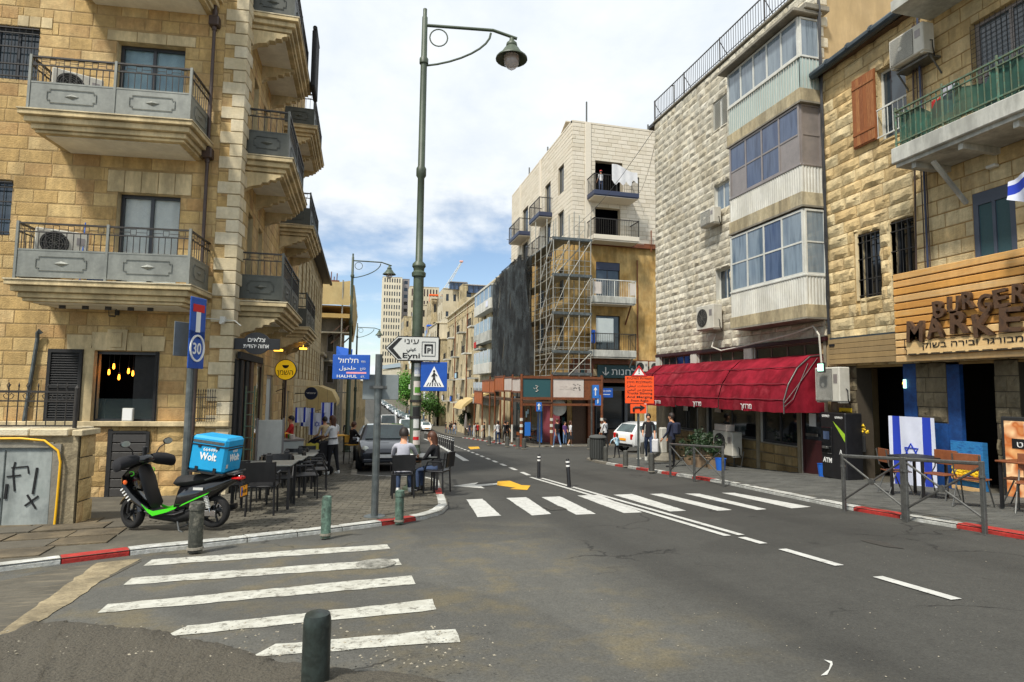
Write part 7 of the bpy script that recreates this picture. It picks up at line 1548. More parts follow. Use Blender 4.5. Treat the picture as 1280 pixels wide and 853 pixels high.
def barrier(A, B, label, group='steel pedestrian barriers on the right kerb'):
    A = V(A); B = V(B); d = (B-A); L_ = math.hypot(d.x, d.y); M0 = TR(A) @ RO(math.atan2(d.y, d.x), 4, 'Z'); o = root('pedestrian_barrier', label, 'barrier', M0, group); dz = B.z-A.z; h = .82
    for x in (0, L_): MB().box(x-.025, x+.025, -.025, .025, dz*x/L_-.08, dz*x/L_+h+.03, ch=.005).lathe([(.04, 0), (.04, .03)], 8, (x, 0, dz*x/L_+h*.78)).build('post', 'steel', o, M0)
    def bar(z0, z1, nm, r_=.02): MB().tube([(0, 0, z0), (L_, 0, dz+z1)], r_, 6).build(nm, 'steel', o, M0)
    bar(h, h, 'top_rail', .026); bar(.12, h-.04, 'diagonal', .016); bar(h-.04, .12, 'diagonal', .016); MB().lathe([(.05, -.02), (.05, .02)], 12, (L_/2, 0, dz/2+h/2+.04), 'Y').build('hub', 'steel', o, M0)
P_ = [gp(838, 593.5), gp(868, 599), gp(904, 605), gp(1055.5, 634), gp(1130, 645), gp(1134, 646), gp(1231, 661)]
barrier(P_[0], P_[1], 'left half of the steel barrier in front of the potted plants'); barrier(P_[1], P_[2], 'right half of the steel barrier in front of the potted plants')
barrier(P_[3], P_[4], 'steel cross barrier in front of the cash machine'); barrier(P_[5], P_[6], 'steel cross barrier nearest the right edge in front of the flag')
p = gp(747, 574.5); M0 = TR(p); o = root('litter_bin', 'dark grey round litter bin on the corner of the right pavement', 'litter bin', M0)
b = MB(); b.lathe([(.28, 0), (.3, .03), (.3, .82), (.31, .84)], 20); b.build('drum', pm('bin_g', S(58, 60, 58), na=.2), o, M0, smooth=40); MB().lathe([(.34, .84), (.35, .87), (.3, .93), (.1, .97), (.001, .975)], 20).build('lid', pm('bin_l', S(72, 74, 72)), o, M0, smooth=50)
for k in range(20): a = k*math.pi/10; MB().box(.3, .315, -.03, .03, .06, .8).build('rib', pm('bin_g', S(58, 60, 58)), o, M0 @ RO(a, 4, 'Z'))
p = gp(798, 583); M0 = TR(p); Yp = p.y
o = root('sign_pole', 'grey pole of the orange works sign on the right pavement', 'pole', M0); MB().tube([(0, 0, 0), (0, 0, zat(798, 462, Yp).z-p.z)], .035, 8).build('pole', 'galv', o, M0)
def plate(px0, px1, y0, y1, Y, mat, name, label, rot=-20):
    a, c = zat(px0, (y0+y1)/2, Y), zat(px1, (y0+y1)/2, Y); zt_ = zat((px0+px1)/2, y0, Y).z; zb = zat((px0+px1)/2, y1, Y).z; w_ = (c-a).length; M0 = TR(((a.x+c.x)/2, Y, (zt_+zb)/2)) @ RO(rad(rot), 4, 'Z'); o = root(name, label, 'sign', M0); h_ = zt_-zb
    if mat: MB().box(-w_/2, w_/2, -.01, .01, -h_/2, h_/2, ch=.004).build('plate', mat, o, M0)
    return o, M0, w_, h_
o, M0, w_, h_ = plate(783, 815.5, 470.5, 504.5, Yp-.08, 'orange_sign', 'works_sign', 'orange works sign with black lettering in three languages')
lines = [he('משאיות מאיטות'), he('ומשתלבות מימין'), ar('شاحنات تبطئ'), ar('وتندمج من اليمين'), 'Trucks Slowing', 'And Merging', 'From Right']
for i, s_ in enumerate(lines): text(s_, M0 @ TR((0, -.013, h_*(.5-(i+.85)/7.3))), h_*.085, 'ink', parent=o, w=w_*(.88 if i != 6 else .6), bold=.012 if i > 3 else 0)
o, M0, w_, h_ = plate(789, 807, 505.5, 517, Yp-.08, 'orange_sign', 'arrow_sign', 'small orange sign with a black right arrow'); b = MB().tube([(-w_*.3, -.015, -h_*.3), (-w_*.3, -.015, .02), (-w_*.2, -.015, h_*.15), (w_*.15, -.015, h_*.15)], .035, 5); b.add([(w_*.1, -.02, -.08), (w_*.1, -.02, h_*.45), (w_*.42, -.02, h_*.15)], [(0, 1, 2)]); b.build('arrow', 'ink', o, M0)
o, M0, w_, h_ = plate(790, 807.5, 458, 470.5, Yp-.09, None, 'warning_sign', 'red bordered warning triangle above the orange works sign')
MB().prism([(-w_/2, -h_/2), (w_/2, -h_/2), (0, h_*.6)], -.01, .01).build('border', 'red', o, M0); MB().prism([(-w_*.33, -h_*.38), (w_*.33, -h_*.38), (0, h_*.36)], -.014, -.011).build('face', 'white', o, M0); MB().box(-.015, .015, -.018, -.0145, -.03, .12).box(-.015, .015, -.018, -.0145, -.09, -.05).build('exclamation', 'ink', o, M0)
p = V((9.75, 24.2, gz(24.2)+KH)); M0 = TR(p); o = root('sign_pole', 'thin pole with two small blue signs behind the litter bin', 'pole', M0); MB().tube([(0, 0, 0), (0, 0, zat(745, 482, 24.2).z-p.z)], .035, 8).build('pole', 'galv', o, M0)
for (y0, y1, x0, x1, lb) in ((481.5, 498, 740.5, 748.5, 'upper small blue arrow sign behind the litter bin'), (494, 507, 744, 751, 'lower small blue arrow sign behind the litter bin')):
    o, M0, w_, h_ = plate(x0, x1, y0, y1, 24.12, 'blue_sign2', 'traffic_sign', lb, -30); MB().tube([(0, -.015, -h_*.3), (0, -.015, h_*.3)], .025, 5).tube([(-w_*.2, -.015, h_*.1), (0, -.015, h_*.32), (w_*.2, -.015, h_*.1)], .02, 5).build('arrow', 'white', o, M0)
o, M0, w_, h_ = plate(749, 766, 485.5, 497, 41.4, 'blue_sign', 'street_name_sign', 'small blue street name plate on the dark shop front under the teal sign', 0)
text(he('שלומציון המלכה'), M0 @ TR((0, -.013, .08)), .13, 'white', parent=o, w=w_*.7); text('STREET', M0 @ TR((0, -.013, -.2)), .1, 'white', parent=o, w=w_*.6) if False else MB().box(-w_*.3, w_*.3, -.013, -.011, -.14, -.1).build('line', 'white', o, M0)
p = gp(674.5, 560); M0 = TR(p); o = root('sign_pole', 'thin pole with a blue one way sign before the rusty walkway', 'pole', M0); MB().tube([(0, 0, 0), (0, 0, zat(674, 504, p.y).z-p.z)], .04, 8).build('pole', 'galv', o, M0)
o, M0, w_, h_ = plate(670.5, 677, 503, 514.5, p.y-.08, 'blue_sign2', 'traffic_sign', 'small blue one way arrow sign before the rusty walkway', -10); MB().tube([(0, -.015, -h_*.3), (0, -.015, h_*.3)], .04, 5).tube([(-w_*.25, -.015, h_*.1), (0, -.015, h_*.32), (w_*.25, -.015, h_*.1)], .035, 5).build('arrow', 'white', o, M0)
o, M0, w_, h_ = plate(656, 663, 528, 545, 38.8, 'blue_sign2', 'notice_board', 'blue notice panel standing under the rusty walkway', -10)
def chair_proto(name, label, style, W):
    o = root(name, label, 'chair', W)
    if style == 'black':
        for x in (-.2, .2):
            MB().tube([(x, -.2, 0), (x*.95, -.19, .44)], .016, 6).build('leg', 'black', o, W); MB().tube([(x, .22, 0), (x*.95, .2, .44), (x, .25, .82)], .016, 6).build('leg', 'black', o, W)
            MB().tube([(x*1.1, .2, .64), (x*1.15, -.1, .64), (x*1.05, -.19, .44)], .016, 6).build('arm_rest', 'black', o, W)
        MB().box(-.22, .22, -.22, .22, .43, .46, ch=.012).build('seat', 'black', o, W)
        b = MB(); n = 8; vs = []
        for i in range(n+1): x = -.21+.42*i/n; y = .235-.03*math.cos(i/n*math.pi*2-math.pi); vs += [(x, y, .52), (x, y+.03, .82), (x, y+.02, .52), (x, y+.05, .82)]
        b.add(vs, [(4*i, 4*i+4, 4*i+5, 4*i+1) for i in range(n)]+[(4*i+2, 4*i+3, 4*i+7, 4*i+6) for i in range(n)]+[(4*i+1, 4*i+5, 4*i+7, 4*i+3) for i in range(n)]); b.build('backrest', 'black', o, W, smooth=60)
    else:
        for x in (-.18, .18):
            MB().tube([(x*1.15, -.22, 0), (x, -.05, .43)], .012, 6).build('leg', 'steel', o, W); MB().tube([(x*1.15, .24, 0), (x, .08, .43), (x, .2, .55), (x, .25, .85)], .012, 6).build('leg', 'steel', o, W)
        MB().box(-.2, .2, -.2, .18, .435, .455, ch=.01).build('seat', 'brown_wood', o, W)
        b = MB(); b.box(-.19, .19, .2, .215, .6, .86, ch=.01); b.build('backrest', 'brown_wood' if style == 'brown' else 'black', o, W)
    return o
def at(x, y, rz, dz=0): return TR((x, y, gz(y)+KH+dz)) @ RO(rad(rz), 4, 'Z')
CG = 'black cafe chairs on the left pavement'
c0 = chair_proto('cafe_chair', 'black chair nearest the scooter with its back to the camera', 'black', at(-1.42, 9.98, 180)); c0['group'] = CG
for (x, y, rz, lb) in ((-1.95, 10.4, 200, 'black chair behind the scooter rear wheel'), (-1.35, 11.35, 10, 'black chair on the far side of the nearest dark table'), (-.95, 11.9, 100, 'black chair at the pavement side of the second table'), (-1.95, 11.7, 270, 'black chair on the wall side of the second table'),
                       (-.85, 13.4, 95, 'black chair at the pavement side of the third table'), (-1.5, 12.95, 180, 'black chair tucked between the second and third tables'), (-1.4, 14.3, 0, 'black chair behind the third table'), (-.95, 15.4, 90, 'black chair beside the farthest left table'), (-1.3, 16.2, 0, 'black chair behind the farthest left table'),
                       (.83, 11.6, 180, 'black chair of the man in the grey shirt'), (1.55, 12.15, 240, 'black chair at the right of the pole'), (1.0, 13.55, 0, 'empty black chair on the far side of the table by the pole')):
    copy_tree(c0, at(x, y, rz), None, lb, CG)
def table(W, label, top, w_=.7, d_2=.7, h=.74, group=None, legs='black'):
    o = root('cafe_table', label, 'table', W, group); MB().box(-w_/2, w_/2, -d_2/2, d_2/2, h-.03, h, ch=.008).build('tabletop', top, o, W)
    for x in (-1, 1):
        for y in (-1, 1): MB().box(x*(w_/2-.05)-.02, x*(w_/2-.05)+.02, y*(d_2/2-.05)-.02, y*(d_2/2-.05)+.02, 0, h-.03).build('leg', legs, o, W)
    return o
TG = 'dark cafe tables on the left pavement'; tt = pm('table_top', [S(96, 98, 96), S(80, 82, 80)], rough=.35, na=.1)
for i, (x, y, w_) in enumerate(((-1.5, 10.75, .95), (-1.4, 12.35, .8), (-1.3, 14.0, .8), (-1.35, 15.6, .75))):
    table(at(x, y, -4), 'grey topped table '+['nearest to the scooter', 'second from the scooter', 'third from the scooter', 'farthest along the left wall'][i], tt, w_, .65, group=TG)
    if i < 3: MB().box(-.05, .05, -.05, .05, 0, .13, ch=.01).box(-.03, .03, -.03, .03, .13, .15).build('napkin_box', 'black', None, at(x+.05, y, 10, .745), label='black napkin box on the '+['nearest', 'second', 'third'][i]+' cafe table', cat='napkin box')
table(at(1.15, 12.6, -6), 'cafe table of the seated pair beside the lamp post', tt, .9, .7)
MB().lathe([(.11, 0), (.12, .015), (.0, .01)], 14).build('plate', 'white', None, at(.98, 12.5, 0, .745), label='white plate on the table beside the lamp post', cat='plate'); MB().lathe([(.035, 0), (.04, .12), (.03, .13)], 10).build('glass', 'glass_clear', None, at(1.2, 12.7, 0, .745), label='glass on the table beside the lamp post', cat='glass')
bc0 = chair_proto('cafe_chair', 'brown seated chair in front of the cash machine', 'brown', at(10.0, 9.35, 70)); bc0['group'] = 'brown seated chairs at the restaurant'
for (x, y, rz, lb) in ((10.05, 8.5, -80, 'black backed chair in front of the hanging flag'), (9.6, 7.55, 110, 'brown chair right of the flag behind the barrier'), (10.3, 7.3, 200, 'brown chair before the lemon mural'), (9.75, 6.75, -60, 'brown chair left of the food poster'), (9.6, 5.9, 100, 'brown chair at the right edge before the food poster')):
    copy_tree(bc0, at(x, y, rz), None, lb, 'brown seated chairs at the restaurant')
table(at(10.1, 8.95, 5), 'dark table between the cash machine and the flag', 'black', .7, .7); table(at(10.15, 7.0, 5), 'wooden table before the lemon mural', 'brown_wood', .7, .7)
M0 = at(-2.05, 15.2, 8); o = root('display_board', 'large pale grey panel standing behind the black tables', 'panel', M0); MB().box(-.27, .27, -.03, .03, .3, 1.5, ch=.01).build('panel', 'frame_white', o, M0); [MB().box(x, x+.04, -.04, .04, 0, 1.54).build('side_post', 'frame_grey', o, M0) for x in (-.31, .27)]
M0 = at(-2.3, 13.6, 0); b = MB()
for x in (-.05, .12): b.tube([(x, 0, 0), (x, 0, 2.2)], .016, 6)
for k in range(9): b.tube([(-.05, 0, .15+k*.24), (.12, 0, .15+k*.24)], .01, 5)
b.build('ladder_frame', 'rail_teal', None, M0, label='thin teal metal lattice frame beside the dark shop front', cat='frame')
M0 = at(-2.1, 19.5, -70); o = root('counter', 'white refrigerated counter with goods outside the left shop', 'counter', M0); MB().box(-.6, .6, -.3, .3, 0, .95, ch=.02).build('body', 'fridge', o, M0); MB().box(-.62, .62, -.32, .32, .95, 1.0).build('top', 'frame_grey', o, M0)
for i in range(5): MB().lathe([(.07, 0), (.09, .12), (.02, .14)], 8, (-.45+i*.22, 0, 1.0)).build('goods', ['orange', 'yellow', 'red', 'leaf_bright', 'poster_white'][i], o, M0)
A0 = V((-2.58, 31, .9)); M0 = TR(A0); b = MB(); n = 14; vs = []
for i in range(n+1):
    y = 4.2*i/n; w1 = .05*math.sin(i*2.2)
    vs += [(0, y, .45), (.55, y+w1, .5+w1), (1.2, y, .25+w1), (1.45, y, -.25+w1*2), (1.42, y, -.5+.06*math.sin(i*1.3))]
b.add(vs, [(i*5+j, (i+1)*5+j, (i+1)*5+j+1, i*5+j+1) for i in range(n) for j in range(4)]); aw2 = root('awning', 'creased beige canvas awning over the flags on the left pavement', 'awning', M0); b.build('canvas', 'tarp_beige', aw2, M0, smooth=60)
MB().add([(0, -.01, .45), (.55, -.01, .5), (1.2, -.01, .25), (1.45, -.01, -.25), (1.1, -.01, -.6), (0, -.01, -.9)], [(0, 1, 2, 3, 4, 5)]).build('end_flap', 'tarp_beige', aw2, M0); MB().tube([(0, 0, -.9), (1.4, 0, -.4)], .02, 5).tube([(0, 4.2, -.9), (1.4, 4.2, -.4)], .02, 5).build('arm', 'steel', aw2, M0)
for i, (x, y, z, w_, h_) in enumerate(((-1.75, 26.8, -.35, .7, .95), (-2.2, 27.2, .0, .6, .8), (-1.45, 28.5, .1, .55, .9), (-2.4, 26.2, .25, .5, .6))):
    flag(TR((x, y, z-.35)) @ RO(rad(-10+i*9), 4, 'Z'), w_, h_, ['blue and white flag hanging lowest behind the woman in white', 'small blue and white flag beside the round navy sign', 'narrow blue and white flag under the beige awning', 'small red and blue cloth under the navy sign'][i], star=(i == 0), wav=.05, seed=i+2)
    MB().tube([(-w_/2, 0, h_), (w_/2, 0, h_), ], .012, 5).tube([(0, 0, h_), (0, .1, 1.6-z)], .006, 4).build('flag_rail', 'rail_dark', None, TR((x, y, z-.35)) @ RO(rad(-10+i*9), 4, 'Z'), label='thin rail holding '+['the lowest flag', 'the flag by the navy sign', 'the flag under the beige awning', 'the red and blue cloth'][i], cat='rail')
barrier(gp(546, 612), V((2.0, 15.4, gz(15.4)+KH)), 'dark railing at the kerb beside the seated pair', None)
p = gp(541, 596); M0 = TR(p+V((0, 0, .55))) @ RO(rad(-12), 4, 'Z'); o = root('price_board', 'small black board with vertical yellow lettering on the railing by the lamp post', 'sign', M0); MB().box(-.07, .07, -.02, .02, 0, .42, ch=.008).tube([(0, 0, 0), (0, 0, -.55)], .015, 6).build('board', 'black', o, M0)
b = MB()
for k in range(6): b.tube([(-.035, -.024, .05+k*.06), (.035, -.024, .06+k*.06), (.0, -.024, .085+k*.06)], .007, 4)
b.build('lettering', 'yellow', o, M0)
def pot(px, py, label, s=1.):
    p = gp(px, py); p.x = min(p.x, 11.6); M0 = TR(p); o = root('potted_plant', label, 'potted plant', M0, 'potted plants under the red awning'); MB().lathe([(.15*s, 0), (.2*s, .28*s), (.22*s, .3*s), (.19*s, .31*s), (.02, .27*s)], 14).build('pot', 'terracotta', o, M0); b = MB(); rr_ = random.Random(int(px)); leaves(b, (0, 0, .62*s), .34*s, .34*s, .36*s, 420, .06, rr_); b.build('foliage', 'leaf_dark', o, M0); MB().tube([(0, 0, .25*s), (0, 0, .7*s)], .02, 5).build('stem', 'bark', o, M0)
pot(862, 581, 'leafy potted plant leftmost under the red awning'); pot(877, 584, 'tall potted plant in the middle under the red awning', 1.25); pot(892, 586, 'dark bushy potted plant beside the blue bucket', 1.1)
p = gp(901, 588); MB().lathe([(.12, 0), (.16, .34), (.17, .35), (.14, .35), (.1, .04)], 14).build('bucket', 'blue_bin', None, TR(p), label='blue bucket beside the standing air conditioner', cat='bucket')
ac_unit(RW.at(-3.75, RW.gz(-3.75)+.42, .32), 'white air conditioner standing low under the middle of the red awning', wd=1.05, ht=.78, dp=.36)
MB().box(-.35, .35, -.14, .14, 0, .2, ch=.01).build('carton', 'poster_white', None, RW.at(-3.9, RW.gz(-3.9)+1.22, .5), label='pale carton on top of the standing air conditioner', cat='box')
MB().tube([(.0, 0, .15), (.5, -.0, .1), (.65, 0, .6)], .02, 6).tube([(0, .1, 0), (0, .1, .4)], .03, 5).build('support_frame', 'steel', None, RW.at(-3.7, RW.gz(-3.7)+.02, .4), label='steel support frame under the standing air conditioner', cat='bracket')
p = gp(1040, 605); MB().lathe([(.12, 0), (.15, .3), (.16, .32), (.13, .32), (.1, .03)], 12).build('bin', 'blue_bin', None, RW.at(.18, RW.gz(.2)+KH, .35), label='small blue and white bin beside the cash machine', cat='bin')
p = gp(829, 577); M0 = TR(p); o = root('planter', 'stone planter with a pale post beside the person with a backpack', 'planter', M0); MB().lathe([(.42, 0), (.45, .08), (.38, .22), (.22, .3), (.2, .32)], 14).build('base', 'concrete', o, M0); MB().box(-.13, .13, -.1, .1, .3, 1.25, ch=.04).build('post', 'corrug', o, M0)
M0 = TR(V((10.7, 21.0, gz(21)+KH))); MB().tube([(0, 0, 0), (0, 0, 2.9)], .06, 8).build('awning_post', 'frame_white', None, M0, label='pale post at the far corner of the red awning', cat='post')
# ================================================================== VEHICLES
def wheel(parent, W, x, y, r_, wd, out):
    M_ = W @ TR((x, y, r_)); o = MB().lathe([(r_*.62, -wd/2), (r_*.93, -wd/2), (r_, -wd*.3), (r_, wd*.3), (r_*.93, wd/2), (r_*.62, wd/2)], 24, axis='Y', ring=1).build('wheel', 'rubber', parent, M_, smooth=50)
    b = MB(); b.lathe([(r_*.62, -wd*.35), (r_*.62, wd*.35)], 20, axis='Y')
    for k in range(5):
        a = k*2*math.pi/5; b.tube([(0, out*wd*.42, 0), (r_*.6*math.cos(a), out*wd*.44, r_*.6*math.sin(a))], r_*.09, 5)
    b.build('rim', 'chrome', o, M_); return o
def car(W, name, label, paint, L_=4.3, w_=1.76, H=1.48, kind='hatch', group=None, cat='car', plate=None, wr=.31, detail=True):
    """front at +x; built as a lofted body with separate glass"""
    o = root(name, label, cat, W, group); hw = w_/2; hl = L_/2
    if kind == 'van':
        st = [(-hl, .5, .95, .95, .9), (-hl+.06, .32, 1.05, H-.35, .96), (-hl+.35, .28, 1.08, H-.04, 1), (-hl*.2, .25, 1.08, H, 1), (hl-1.35, .25, 1.08, H-.02, 1), (hl-.62, .25, 1.08, 1.14, .98), (hl-.2, .27, .95, .97, .93), (hl, .38, .7, .72, .82)]
        wsx = (4, 5); roofr = (2, 4); rear = (1, 2)
    elif kind == 'suv':
        st = [(-hl, .5, .85, .87, .88), (-hl+.08, .35, 1.05, 1.08, .95), (-hl+.45, .3, 1.08, H-.1, .98), (-hl+1.0, .26, 1.06, H, 1), (.25, .25, 1.02, H-.01, 1), (hl-1.35, .25, 1.0, 1.06, 1), (hl-.5, .27, .94, .97, .96), (hl-.1, .32, .78, .8, .88), (hl, .45, .62, .64, .8)]
        wsx = (4, 5); roofr = (2, 4); rear = (1, 2)
    else:
        st = [(-hl, .45, .8, .82, .86), (-hl+.1, .32, .96, 1.0, .94), (-hl+.55, .27, .98, H-.06, .98), (-.35, .24, .95, H, 1), (.35, .24, .93, H-.05, 1), (hl-1.1, .24, .9, .96, 1), (hl-.45, .25, .82, .86, .95), (hl-.08, .3, .66, .69, .86), (hl, .42, .56, .58, .78)]
        wsx = (4, 5); roofr = (2, 4); rear = (1, 2)
    rings = []
    for (x, zl, zb, zt, f) in st:
        h = hw*f; th = zt-zb; rw = h*(.80 if th > .2 else .93)
        half = [(0, zl), (h*.86, zl), (h*.97, zl+.1), (h, (zl+zb)/2), (h*.97, zb), (rw, zb+th*.86), (rw*.86, zt-.0), (0, zt+.015)]
        rings.append([(x, -y, z) for y, z in half]+[(x, y, z) for y, z in half[-2:0:-1]])
    n = len(rings[0]); B_ = MB(); B_.v = [p for q in rings for p in q]; glass = {}
    for i in range(len(rings)-1):
        for k in range(n):
            l = (k+1) % n; f = (i*n+k, i*n+l, (i+1)*n+l, (i+1)*n+k); seg = min(k, (n-1-k))
            g = None
            if roofr[0] <= i < roofr[1] and seg == 4: g = 'side_window'
            if i == roofr[1]+0 and seg == 4 and kind != 'van': g = 'quarter_window'
            if i == wsx[0] and seg == 6: g = 'windscreen'
            if i == rear[0] and seg == 6: g = 'rear_window'
            if g:
                glass.setdefault((g, k < n/2, i), []).append([rings[i][k], rings[i][l], rings[i+1][l], rings[i+1][k]])
            B_.f.append(list(f)); B_.m.append(0)
    B_.f += [list(range(n)), list(range((len(rings)-1)*n+n-1, (len(rings)-1)*n-1, -1))]; B_.m += [0, 0]
    body = B_.build('body', paint, o, W, smooth=35); bv = body.modifiers.new('bevel', 'BEVEL'); bv.width = .03; bv.segments = 2; bv.limit_method = 'ANGLE'; bv.angle_limit = rad(25)
    for (g, s_, i), qs in glass.items():
        if g == 'windscreen' and not s_: continue
        if g == 'rear_window' and not s_: continue
        b = MB()
        if g in ('windscreen', 'rear_window'):
            q = qs[0]; q2 = [(x, -y, z) for x, y, z in q]; all_ = [V(p) for p in (q[0], q[3], q2[3], q2[0])] if abs(q[0][1]) > abs(q[1][1]) else [V(p) for p in (q[1], q[2], q2[2], q2[1])]
            c_ = sum(all_, V())/4; nn_ = (all_[1]-all_[0]).cross(all_[2]-all_[0]).normalized(); nn_ = nn_ if nn_.z > 0 else -nn_
            P3 = [c_+(p-c_)*.9+nn_*.03 for p in all_]; b.add(P3+[p-nn_*.02 for p in P3], [(0, 1, 2, 3), (7, 6, 5, 4), (0, 4, 5, 1), (1, 5, 6, 2), (2, 6, 7, 3), (3, 7, 4, 0)])
        else:
            q = [V(p) for p in qs[0]]; c_ = sum(q, V())/4; nn_ = V((0, -1 if c_.y < 0 else 1, .25)).normalized(); P3 = [c_+(p-c_)*.86+nn_*.012 for p in q]
            b.add(P3+[p-nn_*.02 for p in P3], [(0, 1, 2, 3), (7, 6, 5, 4), (0, 4, 5, 1), (1, 5, 6, 2), (2, 6, 7, 3), (3, 7, 4, 0)])
        b.build(g if g != 'quarter_window' else 'side_window', 'car_glass', o, W)
    for x in (hl-.78, -hl+.78):
        for s_ in (-1, 1):
            MB().lathe([(wr*1.16, -.02), (wr*1.16, .0)], 24, (x, s_*(hw-.0), wr+.02), 'Y').build('wheel_arch', 'black_matt', o, W); wheel(o, W, x, s_*(hw-.085), wr, .2, s_)
    for s_ in (-1, 1):
        b = MB(); b.lathe([(.02, -.1), (.11, -.06), (.12, .02), (.03, .1)], 14, (hl-.16, s_*(hw*.68), .68), 'X'); b.T = None; hd_ = b.build('headlight', 'headlight', o, W, smooth=60)
        MB().box(-hl-.01, -hl+.14, min(s_*hw*.62, s_*hw*.86), max(s_*hw*.62, s_*hw*.86), .72, 1.02, ch=.03).build('tail_light', 'tail_red', o, W)
        MB().box(hl-1.3, hl-1.12, min(s_*(hw+.02), s_*(hw+.2)), max(s_*(hw+.02), s_*(hw+.2)), .92, 1.06, ch=.04).build('side_mirror', paint, o, W)
    MB().box(hl-.06, hl+.015, -hw*.5, hw*.5, .44, .58, ch=.02).build('grille', 'black_matt', o, W); MB().box(hl-.1, hl+.02, -hw*.75, hw*.75, .28, .4, ch=.03).box(-hl-.02, -hl+.1, -hw*.8, hw*.8, .38, .52, ch=.03).build('bumper', 'black' if kind != 'hatch' else paint, o, W)
    MB().box(hl+.016, hl+.028, -.26, .26, .42, .53).build('number_plate', 'plate_yellow' if plate != 'white' else 'white', o, W); MB().box(-hl-.03, -hl-.015, -.26, .26, .66, .78).build('number_plate', 'plate_yellow', o, W)
    return o
def road_T(x, y, rz, dz=0):
    s_ = (gz(y+1)-gz(y-1))/2; return TR((x, y, gz(y)+dz)) @ RO(math.atan(s_)*1.0, 4, 'X') @ RO(rad(rz), 4, 'Z')
car(road_T(.85, 21.2, -92, .0), 'parked_car', 'dark blue hatchback parked behind the seated man facing the camera', 'car_dark', 4.0, 1.72, 1.5, 'hatch', 'cars parked on the left side', plate='white')
car(road_T(.75, 26.2, -92), 'parked_car', 'silver car parked directly behind the dark blue hatchback', 'car_silver', 4.3, 1.72, 1.45, 'hatch', 'cars parked on the left side')
car(road_T(.9, 31.5, -92), 'parked_car', 'white hatchback third in the row on the left', 'car_white', 4.2, 1.72, 1.48, 'hatch', 'cars parked on the left side')
car(road_T(5.0, 66, -93), 'van', 'white van driving towards the camera beyond the parked cars', 'car_white', 5.2, 1.95, 2.2, 'van', cat='van')
car(road_T(2.9, 63, -93), 'van', 'taller white van behind the grey sign plate', 'car_white', 5.6, 2.0, 2.6, 'van', cat='van')
car(road_T(2.6, 84, -92), 'parked_car', 'grey car waiting behind the white vans', 'car_grey', 4.2, 1.75, 1.5, 'hatch', 'cars queueing behind the vans')
car(road_T(4.9, 90, -92), 'parked_car', 'dark car waiting behind the white van', 'car_dark', 4.2, 1.75, 1.5, 'hatch', 'cars queueing behind the vans')
far0 = None; y = 100.; k = 0
cols5 = ['car_white', 'car_silver', 'car_grey', 'car_white', 'car_dark', 'car_silver']; protos = {}
nm5 = {'car_white': 'white', 'car_silver': 'silver', 'car_grey': 'grey', 'car_dark': 'dark'}
names_k = ['nearest', 'second', 'third', 'fourth', 'fifth', 'sixth', 'seventh', 'eighth', 'ninth', 'tenth', 'eleventh', 'twelfth', 'thirteenth', 'fourteenth']
while y < 240 and k < 14:
    c_ = cols5[k % 6]; x = cxx(y)+2.1; ang = math.degrees(math.atan2(cxx(y-2)-cxx(y+2), 4)); W_ = road_T(x, y, -90+ang); lb = names_k[k]+' car in the far parked row, '+nm5[c_]
    if c_ not in protos: protos[c_] = car(W_, 'parked_car', lb, c_, 4.3, 1.75, 1.48, 'hatch', 'cars parked in the far row on the right')
    else: copy_tree(protos[c_], W_, None, lb, 'cars parked in the far row on the right')
    y += 6.2+.02*y; k += 1
car(TR((15.6, 29.6, gz(29.6))) @ RO(rad(14), 4, 'Z'), 'parked_car', 'white crossover car seen from behind in the side street beside the red awning', 'car_white', 4.4, 1.85, 1.6, 'suv')
ph = math.radians(163); sc_p = V((-2.33, 8.8, gz(8.8)+KH+.0)); SCW = TR(sc_p) @ RO(ph, 4, 'Z') @ MX.Scale(.93, 4)
sco = root('scooter', 'black delivery scooter with bright green side panels and a blue food box', 'scooter', SCW)
W0 = WM[sco.name]
steer = TR((.56, 0, 0)) @ RO(rad(-22), 4, 'Z') @ TR((-.56, 0, 0))
def scwheel(x, z, W_, nm='wheel'):
    M_ = W_ @ TR((x, 0, z)); r_ = .225
    o = MB().lathe([(.15, -.045), (.195, -.055), (.218, -.035), (.226, 0), (.218, .035), (.195, .055), (.15, .045)], 28, axis='Y', ring=1).build(nm, 'rubber', sco, M_, smooth=60)
    b = MB(); b.lathe([(.152, -.03), (.158, -.036), (.158, .036), (.152, .03)], 24, axis='Y', ring=1).lathe([(.035, -.06), (.035, .06)], 12, axis='Y')
    for k in range(5): a = k*1.2566+.3; b.tube([(.03*math.cos(a), 0, .03*math.sin(a)), (.15*math.cos(a+.25), 0, .15*math.sin(a+.25))], .016, 6)
    b.build('rim', pm('rimdark', S(60, 62, 64), metal=.6, rough=.35), o, M_)
    MB().lathe([(.05, -.05), (.095, -.052), (.095, -.047), (.05, -.045)], 20, axis='Y', ring=1).build('brake_disc', 'chrome', o, M_)
Wf = W0 @ steer
scwheel(.62, .225, Wf); scwheel(-.58, .265, W0)
b = MB()
for s_ in (-1, 1): b.tube([(.62, s_*.075, .225), (.6, s_*.075, .36), (.52, s_*.06, .6)], .02, 8)
b.build('fork', 'black', sco, Wf, smooth=60)
b = MB(); n = 10; vs = []
for i in range(n+1):
    a = rad(20+150*i/n); r_ = .255
    for y_, dr in ((-.075, -.035), (-.045, 0), (.045, 0), (.075, -.035)): vs.append((.62+(r_+dr)*math.cos(a), y_, .225+(r_+dr)*math.sin(a)))
b.add(vs, [(i*4+j, i*4+j+1, i*4+j+5, i*4+j+4) for i in range(n) for j in range(3)]); b.build('front_fender', 'black_gloss', sco, Wf, smooth=60)
